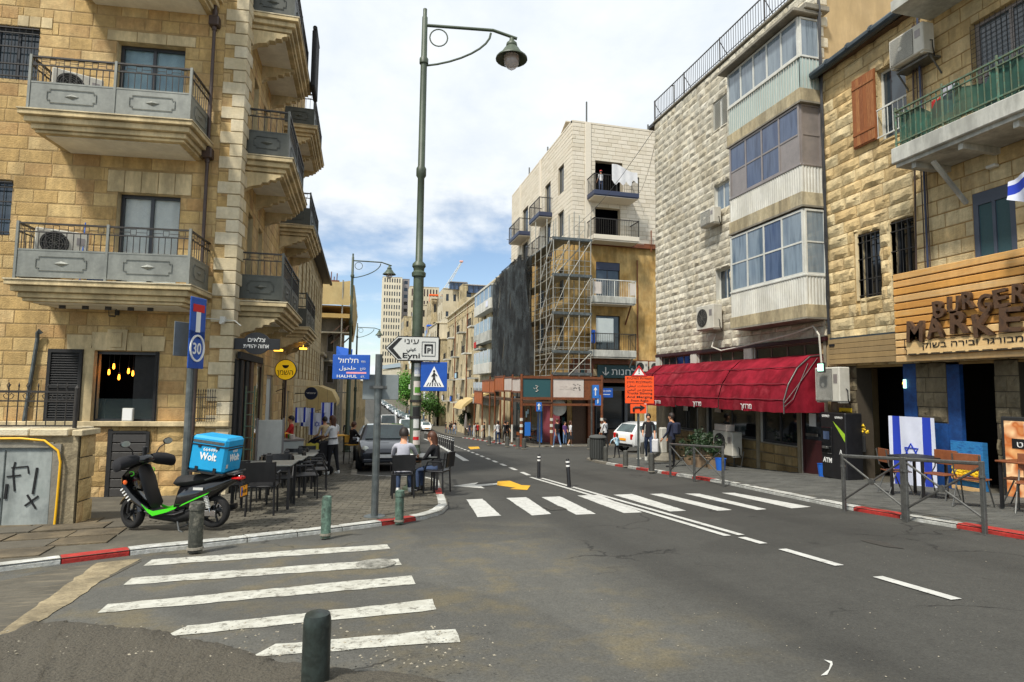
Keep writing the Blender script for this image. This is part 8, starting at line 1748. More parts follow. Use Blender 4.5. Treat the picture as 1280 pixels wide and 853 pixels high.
def loft(secs, nm, mat, W=None, caps=True, smooth=50, parent=None):
    """secs: list of closed sections (same point count)"""
    b = MB(); n = len(secs[0]); b.v = [tuple(p) for q in secs for p in q]
    for i in range(len(secs)-1):
        for k in range(n): l = (k+1) % n; b.f.append([i*n+k, i*n+l, (i+1)*n+l, (i+1)*n+k]); b.m.append(0)
    if caps: b.f += [list(range(n)), list(range(len(secs)*n-1, (len(secs)-1)*n-1, -1))]; b.m += [0, 0]
    return b.build(nm, mat, parent or sco, W or W0, smooth=smooth)
def sec(x, z, hw, hh, lean=0, n=12, pw=1.0, flat=.0):
    out = []
    for k in range(n):
        a = 2*math.pi*k/n; cy = math.copysign(abs(math.cos(a))**pw, math.cos(a)); cz = math.copysign(abs(math.sin(a))**pw, math.sin(a)); out.append((x-lean*cz*hh, hw*cy, z+hh*cz))
    return out
loft([sec(.50, .93, .10, .02, 0), sec(.55, .88, .2, .06, .3), sec(.63, .76, .23, .11, .5), sec(.64, .62, .21, .11, .3), sec(.55, .47, .18, .1, 0), sec(.42, .36, .15, .07), sec(.3, .29, .15, .05)], 'leg_shield', 'black_gloss')
loft([sec(.46, .84, .15, .07), sec(.40, .7, .17, .08), sec(.34, .52, .16, .09), sec(.26, .36, .15, .06)], 'inner_shield', 'black')
b = MB(); b.add([(.66, 0, .82), (.62, .13, .70), (.60, .12, .55), (.69, 0, .60), (.62, -.13, .70), (.60, -.12, .55)], [(0, 1, 2, 3), (0, 3, 5, 4)]); b.build('nose', 'black_gloss', sco, W0)
for i in range(5):
    for s_ in (-1, 1): MB().box(-.02, .025, -.004, .004, -.008, .008).build('stripe', 'white', sco, W0 @ TR((.64-.025*i, s_*(.2-.004*i), .58-.036*i)) @ RO(rad(40), 4, 'Y'))
for s_ in (-1, 1): MB().lathe([(.001, -.012), (.03, -.004), (.03, .004), (.001, .014)], 12, (.59, s_*.215, .68), 'Y').build('indicator', 'orange', sco, W0, smooth=60); b = MB().tube([(.5+.035*math.cos(a*.5), s_*.222, .8+.03*math.sin(a*.5)) for a in range(1, 11)], .006, 4); b.build('emblem', 'green_gloss', sco, W0)
loft([sec(.34, .27, .15, .045), sec(.15, .24, .16, .04), sec(-.1, .24, .16, .045), sec(-.22, .28, .15, .06)], 'floorboard', 'black')
loft([sec(.3, .2, .1, .05), sec(-.1, .19, .13, .09), sec(-.35, .27, .13, .12), sec(-.5, .27, .1, .07)], 'engine', 'rubber')
for s_ in (-1, 1):
    pts = [(.37, .38), (.27, .27), (.2, .22), (.0, .275), (-.12, .325), (-.14, .35), (.05, .315), (.2, .285), (.3, .32)]
    b = MB(); n = len(pts); vs = [(x, s_*.165, z) for x, z in pts]+[(x, s_*.178, z) for x, z in pts]; b.add(vs, [tuple(range(n)), tuple(range(2*n-1, n-1, -1))]+[(i, (i+1) % n, n+(i+1) % n, n+i) for i in range(n)]); b.build('green_panel', 'green_gloss', sco, W0)
    pts = [(-.18, .355), (-.22, .39), (-.42, .485), (-.60, .56), (-.56, .53), (-.35, .435)]
    b = MB(); n = len(pts); vs = [(x, s_*.172, z) for x, z in pts]+[(x, s_*.186, z) for x, z in pts]; b.add(vs, [tuple(range(n)), tuple(range(2*n-1, n-1, -1))]+[(i, (i+1) % n, n+(i+1) % n, n+i) for i in range(n)]); b.build('green_panel', 'green_gloss', sco, W0)
loft([sec(-.06, .34, .12, .1), sec(-.12, .45, .155, .21), sec(-.34, .49, .17, .22), sec(-.58, .60, .158, .15), sec(-.80, .70, .10, .07), sec(-.95, .76, .05, .035)], 'rear_fairing', 'black_gloss')
loft([sec(-.02, .66, .09, .03), sec(-.07, .68, .14, .075), sec(-.24, .69, .155, .08), sec(-.42, .72, .15, .08), sec(-.62, .76, .14, .055), sec(-.78, .79, .10, .035)], 'seat', 'black_matt')
MB().box(-.92, -.6, -.11, .11, .785, .81, ch=.01).tube([(-.5, .13, .72), (-.7, .14, .79), (-.95, .1, .84), (-.95, -.1, .84), (-.7, -.14, .79), (-.5, -.13, .72)], .014, 6).build('rear_rack', 'steel', sco, W0)
for s_ in (-1, 1): MB().box(-.5, -.36, s_*.172-.003, s_*.172+.003, .585, .62).build('badge', 'sign_white', sco, W0 @ I_())
loft([sec(-.86, .74, .11, .02), sec(-.95, .74, .09, .035), sec(-.985, .74, .06, .02)], 'tail_light', 'tail_red')
MB().box(-1.0, -.99, -.09, .09, .49, .63).build('number_plate', 'plate_yellow', sco, W0 @ TR((0, 0, 0))); MB().box(-.992, -.98, -.1, .1, .47, .65).tube([(-.9, 0, .7), (-.985, 0, .6)], .03, 6).build('plate_holder', 'black', sco, W0)
text('418', W0 @ TR((-1.002, 0, .53)) @ RO(rad(-90), 4, 'Z'), .05, 'ink', parent=sco, w=.12); MB().box(-1.003, -1.0005, .05, .085, .5, .62).build('plate_band', 'blue_sign', sco, W0)
for s_ in (-1, 1):
    MB().tube([(-.58, s_*.12, .28), (-.5, s_*.14, .56)], .012, 6).build('shock', 'chrome', sco, W0); b = MB()
    for k in range(8): t = .2+.075*k; b.tube([(-.58+.08*t+.028*math.cos(a), s_*(.12+.02*t)+.028*math.sin(a), .28+.28*t+.004*a) for a in [q*.785 for q in range(8)]], .006, 4, closed=True)
    b.build('spring', 'frame_white', sco, W0)
loft([sec(-.35, .2, .01, .01), sec(-.36, .21, .05, .05), sec(-.62, .26, .055, .055), sec(-.82, .32, .04, .04)], 'muffler', 'black', W=W0 @ TR((0, -.16, 0)))
MB().box(-.66, -.5, .1, .12, .22, .3, ch=.01).build('engine_cover', 'chrome', sco, W0)
MB().tube([(-.1, .08, .17), (-.16, .12, .02), (-.22, .13, -.0)], .014, 6).tube([(-.1, -.08, .17), (-.16, -.12, .02), (-.22, -.13, 0)], .014, 6).tube([(-.15, -.11, .05), (-.15, .11, .05)], .012, 6).build('kickstand', 'steel', sco, W0)
loft([sec(.56, .96, .03, .03), sec(.54, .98, .12, .06), sec(.46, 1.0, .15, .07), sec(.38, .98, .12, .05), sec(.36, .97, .02, .02)], 'handlebar_cowl', 'black_gloss', W=Wf)
MB().lathe([(.001, .05), (.07, .03), (.09, -.01), (.09, -.03)], 16, (.58, 0, .93), 'X').build('headlight', 'headlight', sco, Wf @ I_(), smooth=60)
MB().tube([(.44, -.3, 1.0), (.44, 0, 1.0), (.44, .3, 1.0)], .014, 6).build('handlebar', 'black', sco, Wf)
for s_ in (-1, 1):
    loft([sec(.46, .985, .0, .0), ]*0 or [[(x+.0, s_*y_, z) for x, y_, z in q] for q in ([(.44+.06*math.cos(a), .1, .99+.06*math.sin(a)) for a in [k*math.pi/6 for k in range(12)]], [(.45+.1*math.cos(a), .2, .975+.085*math.sin(a)) for a in [k*math.pi/6 for k in range(12)]], [(.44+.11*math.cos(a), .32, .955+.09*math.sin(a)) for a in [k*math.pi/6 for k in range(12)]], [(.42+.1*math.cos(a), .4, .93+.085*math.sin(a)) for a in [k*math.pi/6 for k in range(12)]], [(.40+.03*math.cos(a), .43, .92+.03*math.sin(a)) for a in [k*math.pi/6 for k in range(12)]])], 'hand_muff', 'black_cloth', W=Wf)
    mr_ = MB().tube([(.44, s_*.16, 1.03), (.42, s_*.2, 1.13), (.4, s_*.28, 1.19)], .008, 6).build('mirror_arm', 'black', sco, Wf)
    MB().lathe([(.001, .02), (.055, .014), (.065, 0), (.055, -.012), (.001, -.012)], 16, axis='X').build('mirror', 'black', mr_, Wf @ TR((.4, s_*.31, 1.22)) @ DG((1, 1.15, .75, 1)))
    MB().lathe([(.001, 0), (.054, 0)], 16, axis='X').build('mirror_glass', 'headlight', mr_, Wf @ TR((.385, s_*.31, 1.22)) @ DG((1, 1.15, .75, 1)))
MB().box(.42, .46, -.03, .03, 1.03, 1.16, ch=.01).build('phone_holder', 'black', sco, Wf)
BW = W0 @ TR((-.56, 0, .84)) @ RO(rad(-7), 4, 'Y')
bx = MB().box(-.25, .27, -.235, .235, 0, .49, ch=.035).build('delivery_box', 'wolt', sco, BW, smooth=30)
MB().box(.262, .282, -.225, .225, .0, .47, ch=.01).build('back_pad', 'black_matt', bx, BW); MB().box(-.252, .26, -.245, .245, .36, .375).build('lid_seam', 'black', bx, BW)
[MB().box(-.2, .24, y, y+.006, .395, .43).build('reflective_band', 'steel', bx, BW) for y in (.236, -.242)]
for x in (-.12, .14):
    for z0, z1 in ((-.005, .07), (.33, .37)): MB().box(x-.02, x+.02, .234, .247, z0, z1).build('strap', 'black', bx, BW)
MB().box(-.25, .27, -.24, .24, -.02, .003).build('base', 'black_matt', bx, BW)
SW = BW @ RO(rad(180), 4, 'Z')   # left flank faces +y
text('Wolt', SW @ TR((.0, -.238, .17)), .1, 'white', parent=bx, w=.24, bold=.035); text('664499', SW @ TR((.02, -.238, .29)), .045, 'white', parent=bx, w=.2); text('delivery', SW @ TR((.0, -.238, .13)), .018, 'ink', parent=bx, w=.12) if False else None
RWx = BW @ RO(rad(-90), 4, 'Z')
text('Wolt', RWx @ TR((0, -.252, .17)), .1, 'white', parent=bx, w=.26, bold=.035); text('6449', RWx @ TR((.0, -.252, .29)), .04, 'white', parent=bx, w=.12)
MB().box(-.258, -.251, -.2, .2, .33, .345).build('pocket_edge', 'black', bx, BW); MB().box(-.256, -.251, .15, .19, .08, .13).build('tag', 'poster_white', bx, BW)
# ================================================================== PEOPLE
def person(W, label, top='white_cloth', legs='black_cloth', shoes='black', hair='hair_dark', hairlen=0, H=1.75, sl='short', armL=(12, 5, 12), armR=(12, 5, 12), legL=(0, 0), legR=(0, 0), sit=False, female=False, group=None, lean=0, head=(0, 0), skirt=None, sleeve=None, wide=1., bag=None, cap=None):
    """faces +y. arm=(swing forward, outward, elbow bend); leg=(swing forward, knee bend); degrees"""
    s = H/1.75; o = root('person', label, 'person', W, group); hipz = (.93 if not sit else .50)*s
    V3 = V; J = []; E = []; Rr = []; Z = []
    def j(p, r_, par, z): J.append(V3(p)); Rr.append(r_*s if not isinstance(r_, tuple) else (r_[0]*s, r_[1]*s)); Z.append(z); (E.append((par, len(J)-1)) if par is not None else None); return len(J)-1
    ln = rad(lean); Rl = RO(-ln, 3, 'X'); hp = V3((0, 0, hipz))
    up_ = lambda x, y, z: hp+Rl @ (V3((x, y, z))*s)
    sw_ = .92 if female else 1.0
    pel = j(hp, (.135*wide, .105*wide), None, 'legs')
    w1 = j(up_(0, .0, .15), (.118*wide*sw_, .09*wide), pel, 'top'); ch = j(up_(0, -.01, .32), (.135*wide, .098*wide), w1, 'top'); sh = j(up_(0, -.015, .46), (.11, .075), ch, 'top')
    nk = j(up_(0, -.005, .53), .052, sh, 'skin'); h0 = j(up_(0, .015, .595), (.062, .07), nk, 'skin')
    hy, hp_ = head; Rh = RO(rad(hy), 3, 'Z') @ RO(rad(-hp_), 3, 'X')
    hd = lambda x, y, z: J[h0]+Rl @ (Rh @ (V3((x, y, z))*s))
    h1 = j(hd(0, .0, .075), (.078, .092), h0, 'skin'); h2 = j(hd(0, -.01, .145), (.066, .078), h1, 'skin'); nose = j(hd(0, .108, .045), .011, h1, 'skin')
    for sd_, arm in ((-1, armL), (1, armR)):
        a, ou, eb = [rad(q) for q in arm]
        s0 = j(up_(sd_*.165*sw_, -.015, .455), .058, sh, 'top')
        d1 = Rl @ V3((sd_*math.sin(ou), math.sin(a)*math.cos(ou), -math.cos(a)*math.cos(ou))); e0 = j(J[s0]+d1*.28*s, .041, s0, 'top' if True else 'skin')
        mid = j(J[e0]+d1*.001, .04, e0, 'x') if False else e0
        a2 = a+eb; d2 = Rl @ V3((sd_*math.sin(ou)*.3*(1 if eb < 1 else -1), math.sin(a2), -math.cos(a2))); wr_ = j(J[e0]+d2*.25*s, .026, e0, 'slv')
        pm_ = j(J[wr_]+d2*.06*s, (.032, .02), wr_, 'skin')
        side = V3((sd_, 0, 0)); fwd = d2.cross(side); fwd.normalize()
        th1 = j(J[wr_]+d2*.035*s+fwd*.035*s, .011, pm_, 'skin'); j(J[th1]+d2*.035*s+fwd*.012*s, .0085, th1, 'skin')
        for q, ll in enumerate((.07, .08, .075, .06)):
            off = (q-1.5)*.019*s; f1 = j(J[pm_]+d2*.045*s-fwd*off*1.0, .0092, pm_, 'skin'); f2 = j(J[f1]+d2*ll*.5*s-side*.008*s, .0085, f1, 'skin'); j(J[f2]+(d2*.8-side*.6)*ll*.45*s, .007, f2, 'skin')
    for sd_, (a, kb) in ((-1, legL), (1, legR)):
        a, kb = rad(a), rad(kb)
        if sit: a = rad(86)+a; kb = rad(88)+kb
        h_ = j(hp+V3((sd_*.09*s, 0, -.04*s if not sit else .0)), .088*wide, pel, 'legs'); d1 = V3((sd_*.04, math.sin(a), -math.cos(a))); kn = j(J[h_]+d1*.42*s, .058, h_, 'legs')
        a2 = a-kb; d2 = V3((0, math.sin(a2), -math.cos(a2))); an = j(J[kn]+d2*.4*s, .04, kn, 'low'); hl_ = j(J[an]+V3((0, -.02*s, -.045*s)), .034, an, 'shoe')
        ft = Rot = RO(-(a2)*.4, 3, 'X') @ V3((sd_*.025, .15, -.012)); j(J[an]+V3((0, .0, -.03))+ft*s, (.034, .026), hl_, 'shoe')
    me = D.meshes.new('person_body'); me.from_pydata([tuple(p) for p in J], E, []); ob = D.objects.new('tmp', me)
    m_ = ob.modifiers.new('s', 'SKIN'); m_.use_smooth_shade = True; sv = me.skin_vertices[0].data
    for i, r_ in enumerate(Rr): sv[i].radius = (r_, r_) if not isinstance(r_, tuple) else r_; sv[i].use_root = (i == 0)
    sb_ = ob.modifiers.new('u', 'SUBSURF'); sb_.levels = 1; sb_.render_levels = 1
    me2 = evalmesh(ob)
    long_ = sl == 'long'; mats = dict(top=0, skin=1, legs=2, shoe=3)
    for q in (top, 'skin', legs, shoes, sleeve or top): me2.materials.append(mt[q])
    EZ = []
    for (a, b_) in E:
        z = Z[b_]
        if z == 'slv': k = 0 if long_ else 1
        elif z == 'top': k = 0
        elif z == 'skin': k = 1
        elif z in ('legs',): k = 2
        elif z == 'low': k = 1 if (skirt or legs == 'shorts') else 2
        else: k = 3
        EZ.append((J[a], J[b_], k, z))
    idx = []
    for p in me2.polygons:
        c_ = p.center; best = (9e9, 0)
        for (a, b_, k, z) in EZ:
            ab = b_-a; t = max(0, min(1, (c_-a).dot(ab)/max(1e-9, ab.length_squared))); dd_ = (a+ab*t-c_).length
            if dd_ < best[0]: best = (dd_, k, z, t)
        k = best[1]
        if best[2] == 'slv' and not long_: k = 1
        if best[2] == 'skin' and (c_-J[nk]).length < .0: k = 1
        if best[2] == 'low' and best[3] > .93: k = 3
        idx.append(k)
    me2.polygons.foreach_set('material_index', idx); me2.polygons.foreach_set('use_smooth', [True]*len(idx)); me2.name = 'person_body'
    inst('body', me2, o, W)
    hc = hd(0, -.012, .1); Rw = (Rl @ Rh).to_4x4(); HM = W @ TR(hc) @ Rw
    if hair:
        b = MB(); n = 12; m2 = 7; vs = []; rr_ = random.Random(int(H*1000))
        for jj in range(m2+1):
            for i in range(n):
                a = 2*math.pi*i/n; front = max(0, math.sin(a)); lo = -.065*s*(1-front)+.045*s*front; t = jj/m2; ph_ = math.asin(max(-1, min(1, lo/(.125*s))))+(math.pi/2-math.asin(max(-1, min(1, lo/(.125*s)))))*t
                vs.append((.093*s*math.cos(a)*math.cos(ph_)*(1+rr_.uniform(-.03, .05)), .108*s*math.sin(a)*math.cos(ph_)-.008*s, .122*s*math.sin(ph_)))
        b.add(vs, [(jj*n+i, jj*n+(i+1) % n, (jj+1)*n+(i+1) % n, (jj+1)*n+i) for jj in range(m2) for i in range(n)])
        if hairlen:
            vs = []; k2 = 6
            for jj in range(k2+1):
                t = jj/k2
                for i in range(9): a = math.pi*(1.0+i/8); vs.append(((.095-.03*t)*s*math.cos(a)*(1+.05*math.sin(jj*2+i)), (.105-.045*t)*s*math.sin(a)-.02*s*t-.01, -.0-hairlen*t))
            b.add(vs, [(jj*9+i, jj*9+i+1, (jj+1)*9+i+1, (jj+1)*9+i) for jj in range(k2) for i in range(8)])
        b.build('hair', hair, o, HM, smooth=80)
    b = MB()
    for sd_ in (-1, 1): b.lathe([(.001, -.006), (.024*s, 0), (.001, .006)], 8, (sd_*.086*s, -.002, -.03*s), 'X')
    b.build('ears', 'skin', o, HM, smooth=80)
    for sd_ in (-1, 1): MB().lathe([(.001, -.009*s), (.009*s, 0), (.001, .009*s)], 8, (sd_*.03*s, .083*s, -.022*s)).build('eye', 'ink', o, HM)
    MB().box(-.022*s, .022*s, .085*s, .092*s, -.082*s, -.076*s).build('mouth', pm('lips', S(150, 80, 74)), o, HM)
    if cap: MB().lathe([(.1*s, .03*s), (.102*s, .06*s), (.08*s, .1*s), (.001, .12*s)], 14).build('cap', cap, o, HM, smooth=60)
    if skirt:
        MB().lathe([(.15*s, .06*s), (.17*s, -.02*s), (.2*s, -.2*s), (.23*s, -.44*s), (.22*s, -.44*s), (.14*s, 0)], 16).build('skirt', skirt, o, W @ TR(hp), smooth=60)
    MB().lathe([(.118*s*wide, .2*s), (.132*s*wide, .08*s), (.146*s*wide, -.04*s), (.142*s*wide, -.04*s), (.12*s*wide, .1*s)], 16).build('shirt_hem', top, o, W @ TR(hp) @ Rl.to_4x4() @ DG((1, .8, 1, 1)), smooth=60)
    if bag == 'backpack': MB().box(-.15*s, .15*s, -.27*s, -.1*s, .12*s, .5*s, ch=.05).build('backpack', 'navy_cloth', o, W @ TR(hp))
    if bag == 'sling': MB().tube([up_(-.14, .1, .46), up_(0, .12, .2), up_(.17, .05, 0), up_(.17, -.1, 0), up_(0, -.13, .25), up_(-.14, -.08, .47)], .012, 5, closed=True).box(.13*s, .24*s, -.1, .1, hipz-.12, hipz+.12, ch=.02).build('shoulder_bag', 'black_cloth', o, W)
    if bag == 'carrier': 
        q = J[[i for i, z in enumerate(Z) if z == 'slv'][0]]; MB().box(q.x-.13, q.x+.1, q.y-.2, q.y+.2, q.z-.55, q.z-.08, ch=.03).build('carrier_bag', 'white_cloth', o, W)
    return o
def pw(px, py, rz, k=KH):
    p = gp(px, py, k); return TR(p) @ RO(rad(rz), 4, 'Z')
person(pw(415, 593.5, 55), 'woman in a white shirt and black trousers with long brown hair pushing a stroller', 'white_cloth', 'black_cloth', 'white', 'hair_brown', .36, 1.66, armL=(35, 6, 40), armR=(38, 6, 38), legL=(6, 4), legR=(-8, 4), female=True, wide=1.2, lean=4)
person(pw(405, 582, 30), 'person in a pale top standing behind the woman with the stroller', 'beige_cloth', 'black_cloth', 'black', 'hair_dark', 0, 1.7, armL=(20, 8, 50), armR=(10, 6, 20), lean=5)
def seat(x, y, rz, dz=0.0): return TR((x, y, gz(y)+KH+dz)) @ RO(rad(rz), 4, 'Z')
person(seat(.83, 11.62, -8), 'man in a grey shirt seated with his back to the camera by the lamp post', 'grey_tee', 'jeans_dark', 'white', 'hair_dark', 0, 1.76, armL=(50, 10, 40), armR=(58, 14, 30), sit=True, lean=10, wide=1.12, legL=(0, 8), legR=(0, -6))
person(seat(1.58, 12.3, 60), 'person with long brown hair seated behind the lamp post', 'black_cloth', 'jeans_dark', 'black', 'hair_brown', .34, 1.66, armL=(45, 8, 50), armR=(40, 8, 50), sit=True, lean=12, sl='long', female=True)
ph_ = seat(-.25, 22.6, -60, .25)
person(ph_, 'person in dark clothes seated on a high stool down the left pavement', 'black_cloth', 'black_cloth', 'black', pm('hair_red', S(150, 80, 50)) and 'hair_brown', .1, 1.7, armL=(40, 8, 60), armR=(40, 8, 60), sit=True, lean=6, sl='long')
M0 = seat(-.25, 22.62, 30); o = root('bar_stool', 'tall stool with a yellow wooden seat on the left pavement', 'stool', M0); MB().box(-.19, .19, -.19, .19, .66, .7, ch=.01).build('seat', pm('stool_y', S(214, 160, 60)), o, M0); MB().box(-.19, .19, .17, .2, .75, 1.02, ch=.01).build('backrest', pm('stool_y', S(214, 160, 60)), o, M0)
for x in (-.17, .17):
    for y in (-.17, .17): MB().tube([(x*1.15, y*1.15, 0), (x, y, .66)], .013, 6).build('leg', 'rail_dark', o, M0)
M0 = seat(-.8, 22.1, 30); o = root('bar_table', 'tall narrow table with a yellow wooden top on the left pavement', 'table', M0); MB().box(-.35, .35, -.22, .22, 1.0, 1.04, ch=.01).build('tabletop', pm('stool_y', S(214, 160, 60)), o, M0)
for x in (-.3, .3): MB().tube([(x*1.1, 0, 0), (x, 0, 1.0)], .016, 6).build('leg', 'rail_dark', o, M0)
person(TR((-2.2, 21, gz(21)+KH)) @ RO(rad(100), 4, 'Z'), 'person in a red jacket near the white counter on the left', 'red_cloth', 'black_cloth', 'black', 'hair_dark', 0, 1.72, armL=(35, 10, 60), armR=(30, 10, 60), sl='long')
for i, (x, y, t_, l_, rz, lb) in enumerate(((-1.1, 28.5, 'white_cloth', 'jeans', 170, 'person in white farther down the left pavement behind the sign pole'), (-.7, 36, 'navy_cloth', 'black_cloth', 0, 'dark dressed person far down the left pavement'), (-1.4, 33, 'beige_cloth', 'black_cloth', 20, 'person in beige far down the left pavement'))):
    person(TR((x, y, gz(y)+KH)) @ RO(rad(rz), 4, 'Z'), lb, t_, l_, armL=(15, 5, 20), armR=(-15, 5, 10), legL=(15, 8), legR=(-15, 8))
M0 = pw(398, 594, 55) @ TR((0, .1, 0)); o = root('stroller', 'dark baby stroller with a yellow cloth pushed by the woman in white', 'stroller', M0)
for x in (-.24, .24):
    for y in (-.3, .35): MB().lathe([(.06, -.02), (.11, -.02), (.12, 0), (.11, .02), (.06, .02)], 16, (x, y, .12), 'X').lathe([(.07, -.01), (.07, .01)], 10, (x, y, .12), 'X').build('wheel', 'rubber', o, M0)
    MB().tube([(x, .35, .12), (x, .0, .5), (x, -.35, .95), (x, -.5, 1.02)], .014, 6).tube([(x, -.3, .12), (x, .1, .55)], .014, 6).build('frame', 'steel', o, M0)
MB().tube([(-.24, -.5, 1.02), (.24, -.5, 1.02)], .018, 6).build('handle', 'black', o, M0); MB().box(-.22, .22, -.2, .3, .4, .5, ch=.03).box(-.22, .22, -.3, -.16, .45, .95, ch=.04).build('seat', 'black_cloth', o, M0)
b = MB(); n = 8; vs = []
for i in range(n+1):
    a = math.pi*.5*i/n*1.2
    for x in (-.23, -.12, .12, .23): vs.append((x, -.22+.38*math.sin(a), .75+.34*math.cos(a)*(1 if abs(x) < .2 else .9)))
b.add(vs, [(i*4+j_, i*4+j_+1, i*4+j_+5, i*4+j_+4) for i in range(n) for j_ in range(3)]); b.build('canopy', 'navy_cloth', o, M0, smooth=60)
MB().box(-.2, .2, -.25, .25, .16, .34, ch=.04).build('basket', 'black', o, M0); b = MB(); vs = []
for i in range(7): x = -.3+.02*math.sin(i); vs += [(-.28, -.3+.07*i, .9+.02*math.sin(i*2)), (-.31, -.3+.07*i, .35+.04*math.sin(i*3))]
b.add(vs, [(2*i, 2*i+2, 2*i+3, 2*i+1) for i in range(6)]); b.build('cloth', pm('yellow_cloth', S(226, 210, 90)), o, M0, smooth=80)
person(pw(696, 560, 20), 'man in a black shirt and light blue jeans walking away by the rusty walkway', 'black_cloth', 'jeans', 'white', 'hair_brown', 0, 1.78, armL=(-18, 6, 10), armR=(14, 6, 15), legL=(16, 6), legR=(-14, 10), group=None)
person(pw(706, 556, 200), 'person in purple between the man in jeans and the woman in the skirt', 'purple_cloth', 'jeans', 'black', 'hair_dark', .2, 1.65, armL=(10, 5, 20), armR=(10, 5, 20), female=True)
person(pw(713, 558, -80), 'woman in a white top and black skirt walking by the rusty walkway', 'white_cloth', 'skin', 'white', 'hair_brown', .3, 1.66, armL=(15, 5, 20), armR=(-15, 5, 20), legL=(14, 6), legR=(-14, 10), female=True, skirt='black_cloth')
person(pw(756, 560, 25), 'man in a white shirt and dark trousers holding a child by the hand', 'white_cloth', 'black_cloth', 'black', 'hair_dark', 0, 1.78, sl='long', armL=(10, 10, 20), armR=(16, 22, 0), legL=(8, 4), legR=(-8, 6), bag='sling', cap='black_cloth')
person(pw(771, 572.5, 15), 'small child in a light blue top and dark leggings holding the man by the hand', 'light_blue', 'black_cloth', 'black', 'hair_brown', .12, 1.02, sl='long', armL=(30, 60, -10), armR=(5, 12, 10), legL=(10, 5), legR=(-8, 8))
person(pw(811, 577, 150), 'man in a black shirt and jeans walking with a white carrier bag', 'black_cloth', 'jeans_dark', 'black', 'hair_dark', 0, 1.78, armL=(5, 10, 30), armR=(5, 8, 60), legL=(22, 6), legR=(-18, 22), bag='carrier')
person(pw(840, 584, 30), 'person in dark clothes with a backpack standing at the left end of the awning', 'navy_cloth', 'black_cloth', 'black', 'hair_dark', 0, 1.74, sl='long', armL=(10, 6, 30), armR=(12, 6, 30), bag='backpack')
for (px, py, t_, l_, rz, lb, fem) in ((622, 555.5, 'white_cloth', 'jeans_dark', 30, 'woman in a white top standing under the rusty walkway', True), (631, 554, 'black_cloth', 'black_cloth', 10, 'left of two dark dressed people under the rusty walkway', False), (634, 552.5, 'black_cloth', 'black_cloth', 200, 'right of two dark dressed people under the rusty walkway', False), (605, 550, 'black_cloth', 'maroon', 90, 'dark dressed person farther back under the rusty walkway', False), (597, 548, 'red_cloth', 'black_cloth', 0, 'person with a red top at the far end of the rusty walkway', False)):
    p = gp(px, py); p.z = gz(p.y)+KH; person(TR(p) @ RO(rad(rz), 4, 'Z'), lb, t_, l_, hairlen=.3 if fem else 0, female=fem, armL=(12, 5, 30), armR=(8, 5, 30), legL=(6, 4), legR=(-6, 4))
p0 = None; rr2 = random.Random(12)
for i in range(9):
    y = 72+i*3.1; x = cxx(y)+4.6+rr2.uniform(-.4, 2.2); t_ = rr2.choice(['black_cloth', 'white_cloth', 'navy_cloth', 'light_blue', 'grey_tee']); lb = ['nearest', 'second', 'third', 'fourth', 'fifth', 'sixth', 'seventh', 'eighth', 'farthest'][i]+' pedestrian of the group on the far right pavement'
    person(TR((x, y, gz(y)+KH)) @ RO(rad(rr2.uniform(0, 360)), 4, 'Z'), lb, t_, rr2.choice(['jeans', 'black_cloth', 'jeans_dark']), armL=(15, 5, 20), armR=(-12, 5, 20), legL=(14, 6), legR=(-12, 8), group='pedestrians on the far right pavement')
person(SBf.at(2.0, 16.36, .9), 'worker in a red hat standing on the topmost navy edged balcony', 'white_cloth', 'jeans_dark', armL=(20, 5, 30), armR=(20, 5, 30), cap='red')
for i, (x, y) in enumerate(((12.6, 43.2), (13.4, 44.2), (12.3, 45.5))): copy_tree(bc0, TR((x, y, gz(y)+KH)) @ RO(rad(60*i), 4, 'Z'), None, ['first', 'second', 'third'][i]+' brown chair under the rusty walkway', 'chairs under the rusty walkway')
def bicycle(x, y, rz, label):
    M0 = TR((x, y, gz(y)+KH)) @ RO(rad(rz), 4, 'Z'); o = root('bicycle', label, 'bicycle', M0)
    for xx in (-.5, .5):
        q = MB().tube([(xx+.33*math.cos(a*math.pi/10), 0, .34+.33*math.sin(a*math.pi/10)) for a in range(20)], .02, 6, closed=True).build('wheel', 'rubber', o, M0); b = MB()
        for k in range(8): b.tube([(xx, 0, .34), (xx+.32*math.cos(k*.785), 0, .34+.32*math.sin(k*.785))], .004, 3)
        b.build('spokes', 'steel', q, M0)
    MB().tube([(-.5, 0, .34), (-.1, 0, .32), (.35, 0, .8), (-.2, 0, .8), (-.5, 0, .34)], .018, 6).tube([(-.1, 0, .32), (-.22, 0, .9)], .018, 6).tube([(.5, 0, .34), (.36, 0, .95)], .018, 6).build('frame', 'black', o, M0); MB().box(-.33, -.12, -.06, .06, .9, .95, ch=.02).build('saddle', 'black_matt', o, M0); MB().tube([(.36, -.25, .98), (.36, 0, .96), (.36, .25, .98)], .014, 6).build('handlebar', 'black', o, M0)
bicycle(12.9, 62, 80, 'dark bicycle parked at the far end of the rusty walkway'); bicycle(13.2, 58.5, 70, 'second dark bicycle parked under the rusty walkway')
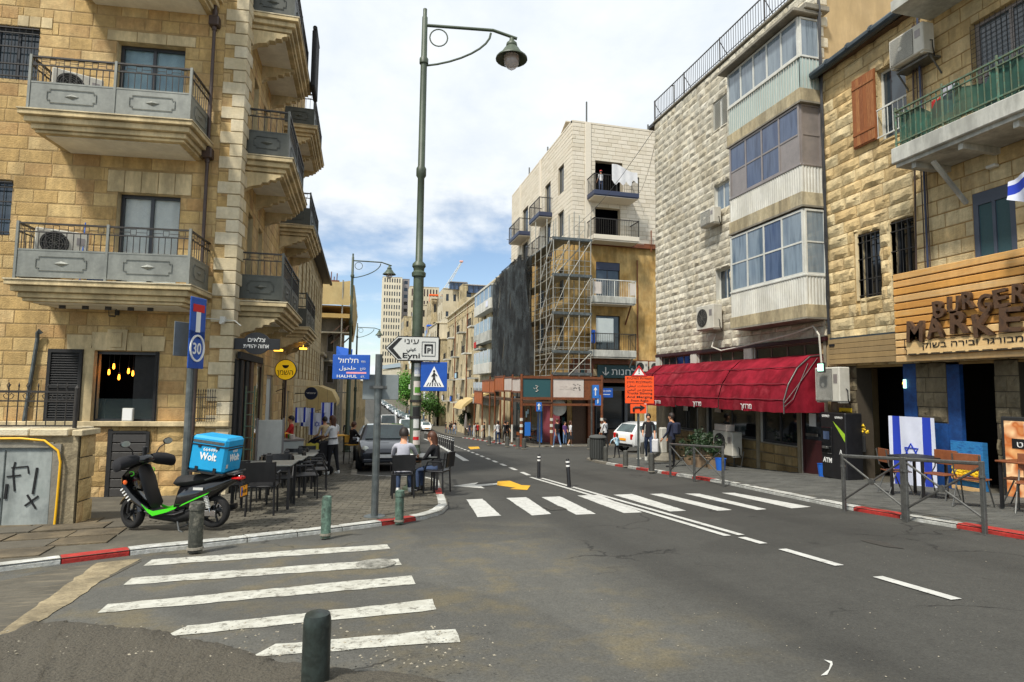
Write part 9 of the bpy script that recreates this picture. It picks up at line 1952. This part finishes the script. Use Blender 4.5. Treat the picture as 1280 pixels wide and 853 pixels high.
for i, (Y0, Y1, c_, lb) in enumerate(((66, 72, 'tarp_beige', 'pale shop awning just beyond the rusty walkway'), (80, 87, 'tarp_beige', 'rounded beige shop awning farther down the right side'))):
    F = Fac(15.4, Y1, 0, -1); L_ = Y1-Y0; z = .2 if i == 0 else -1.6; M0 = F.at(L_/2, z); o = root('awning', lb, 'awning', M0); b = MB(); pr = [(0, 1.6), (-.6, 1.5), (-1.3, 1.1), (-1.9, .5), (-2.1, 0)] if i else [(0, 1.0), (-1, .8), (-2.2, .4), (-2.2, .1)]
    b.add([(0, y, z+zz_) for y, zz_ in pr]+[(L_, y, z+zz_) for y, zz_ in pr], [(k, k+1, len(pr)+k+1, len(pr)+k) for k in range(len(pr)-1)]+[tuple(range(len(pr))), tuple(range(2*len(pr)-1, len(pr)-1, -1))]); b.build('canvas', c_, o, F.W, smooth=50); MB().tube([(0, -2.1, z), (L_, -2.1, z)], .04, 5).build('front_bar', 'steel', o, F.W)
M0 = TR((13.3, 76, gz(76)+KH)); o = root('closed_parasol', 'closed grey parasol standing on the far right pavement', 'parasol', M0); MB().lathe([(.22, 1.1), (.26, 1.4), (.16, 2.4), (.02, 3.0)], 10).build('canopy', 'frame_grey', o, M0, smooth=60); MB().tube([(0, 0, 0), (0, 0, 1.2)], .04, 6).lathe([(.3, 0), (.3, .08), (.05, .1)], 10).build('pole', 'steel', o, M0)
M0 = TR((3.55, 46, gz(46))); o = root('median_fence', 'low steel fence along the lane beyond the parked cars', 'fence', TR((3.4, 40, gz(40)))); b = MB()
for (p, q) in (((2.5, 30, 0), (3.6, 48, 0)),):
    for k in range(40): t = k/39; x = p[0]+(q[0]-p[0])*t; y = p[1]+(q[1]-p[1])*t; MB().tube([(x, y, gz(y)), (x, y, gz(y)+.8)], .018, 5).build('bar', 'rail_dark', o, I_())
    MB().tube([(p[0], p[1], gz(p[1])+.8), (q[0], q[1], gz(q[1])+.8)], .025, 6).build('rail', 'rail_dark', o, I_()); MB().tube([(p[0], p[1], gz(p[1])+.25), (q[0], q[1], gz(q[1])+.25)], .02, 6).build('rail', 'rail_dark', o, I_())
for i, (p, q, lb) in enumerate(((SBf.at(4.8, 16.3, 1.6).translation, V((12.1, 22.4, 12.6)), 'thin wire from the white balcony to the rock faced building'), (V((15.2, 41.5, 13.5)), V((12.1, 22.3, 12.9)), 'second thin wire between the scaffold and the rock faced building'))):
    b = MB().tube([p+(q-p)*(k/12)-V((0, 0, .5*math.sin(math.pi*k/12))) for k in range(13)], .012, 4); b.build('overhead_wire', 'black', None, None, label=lb, cat='wire')
D.scenes.remove(TS)
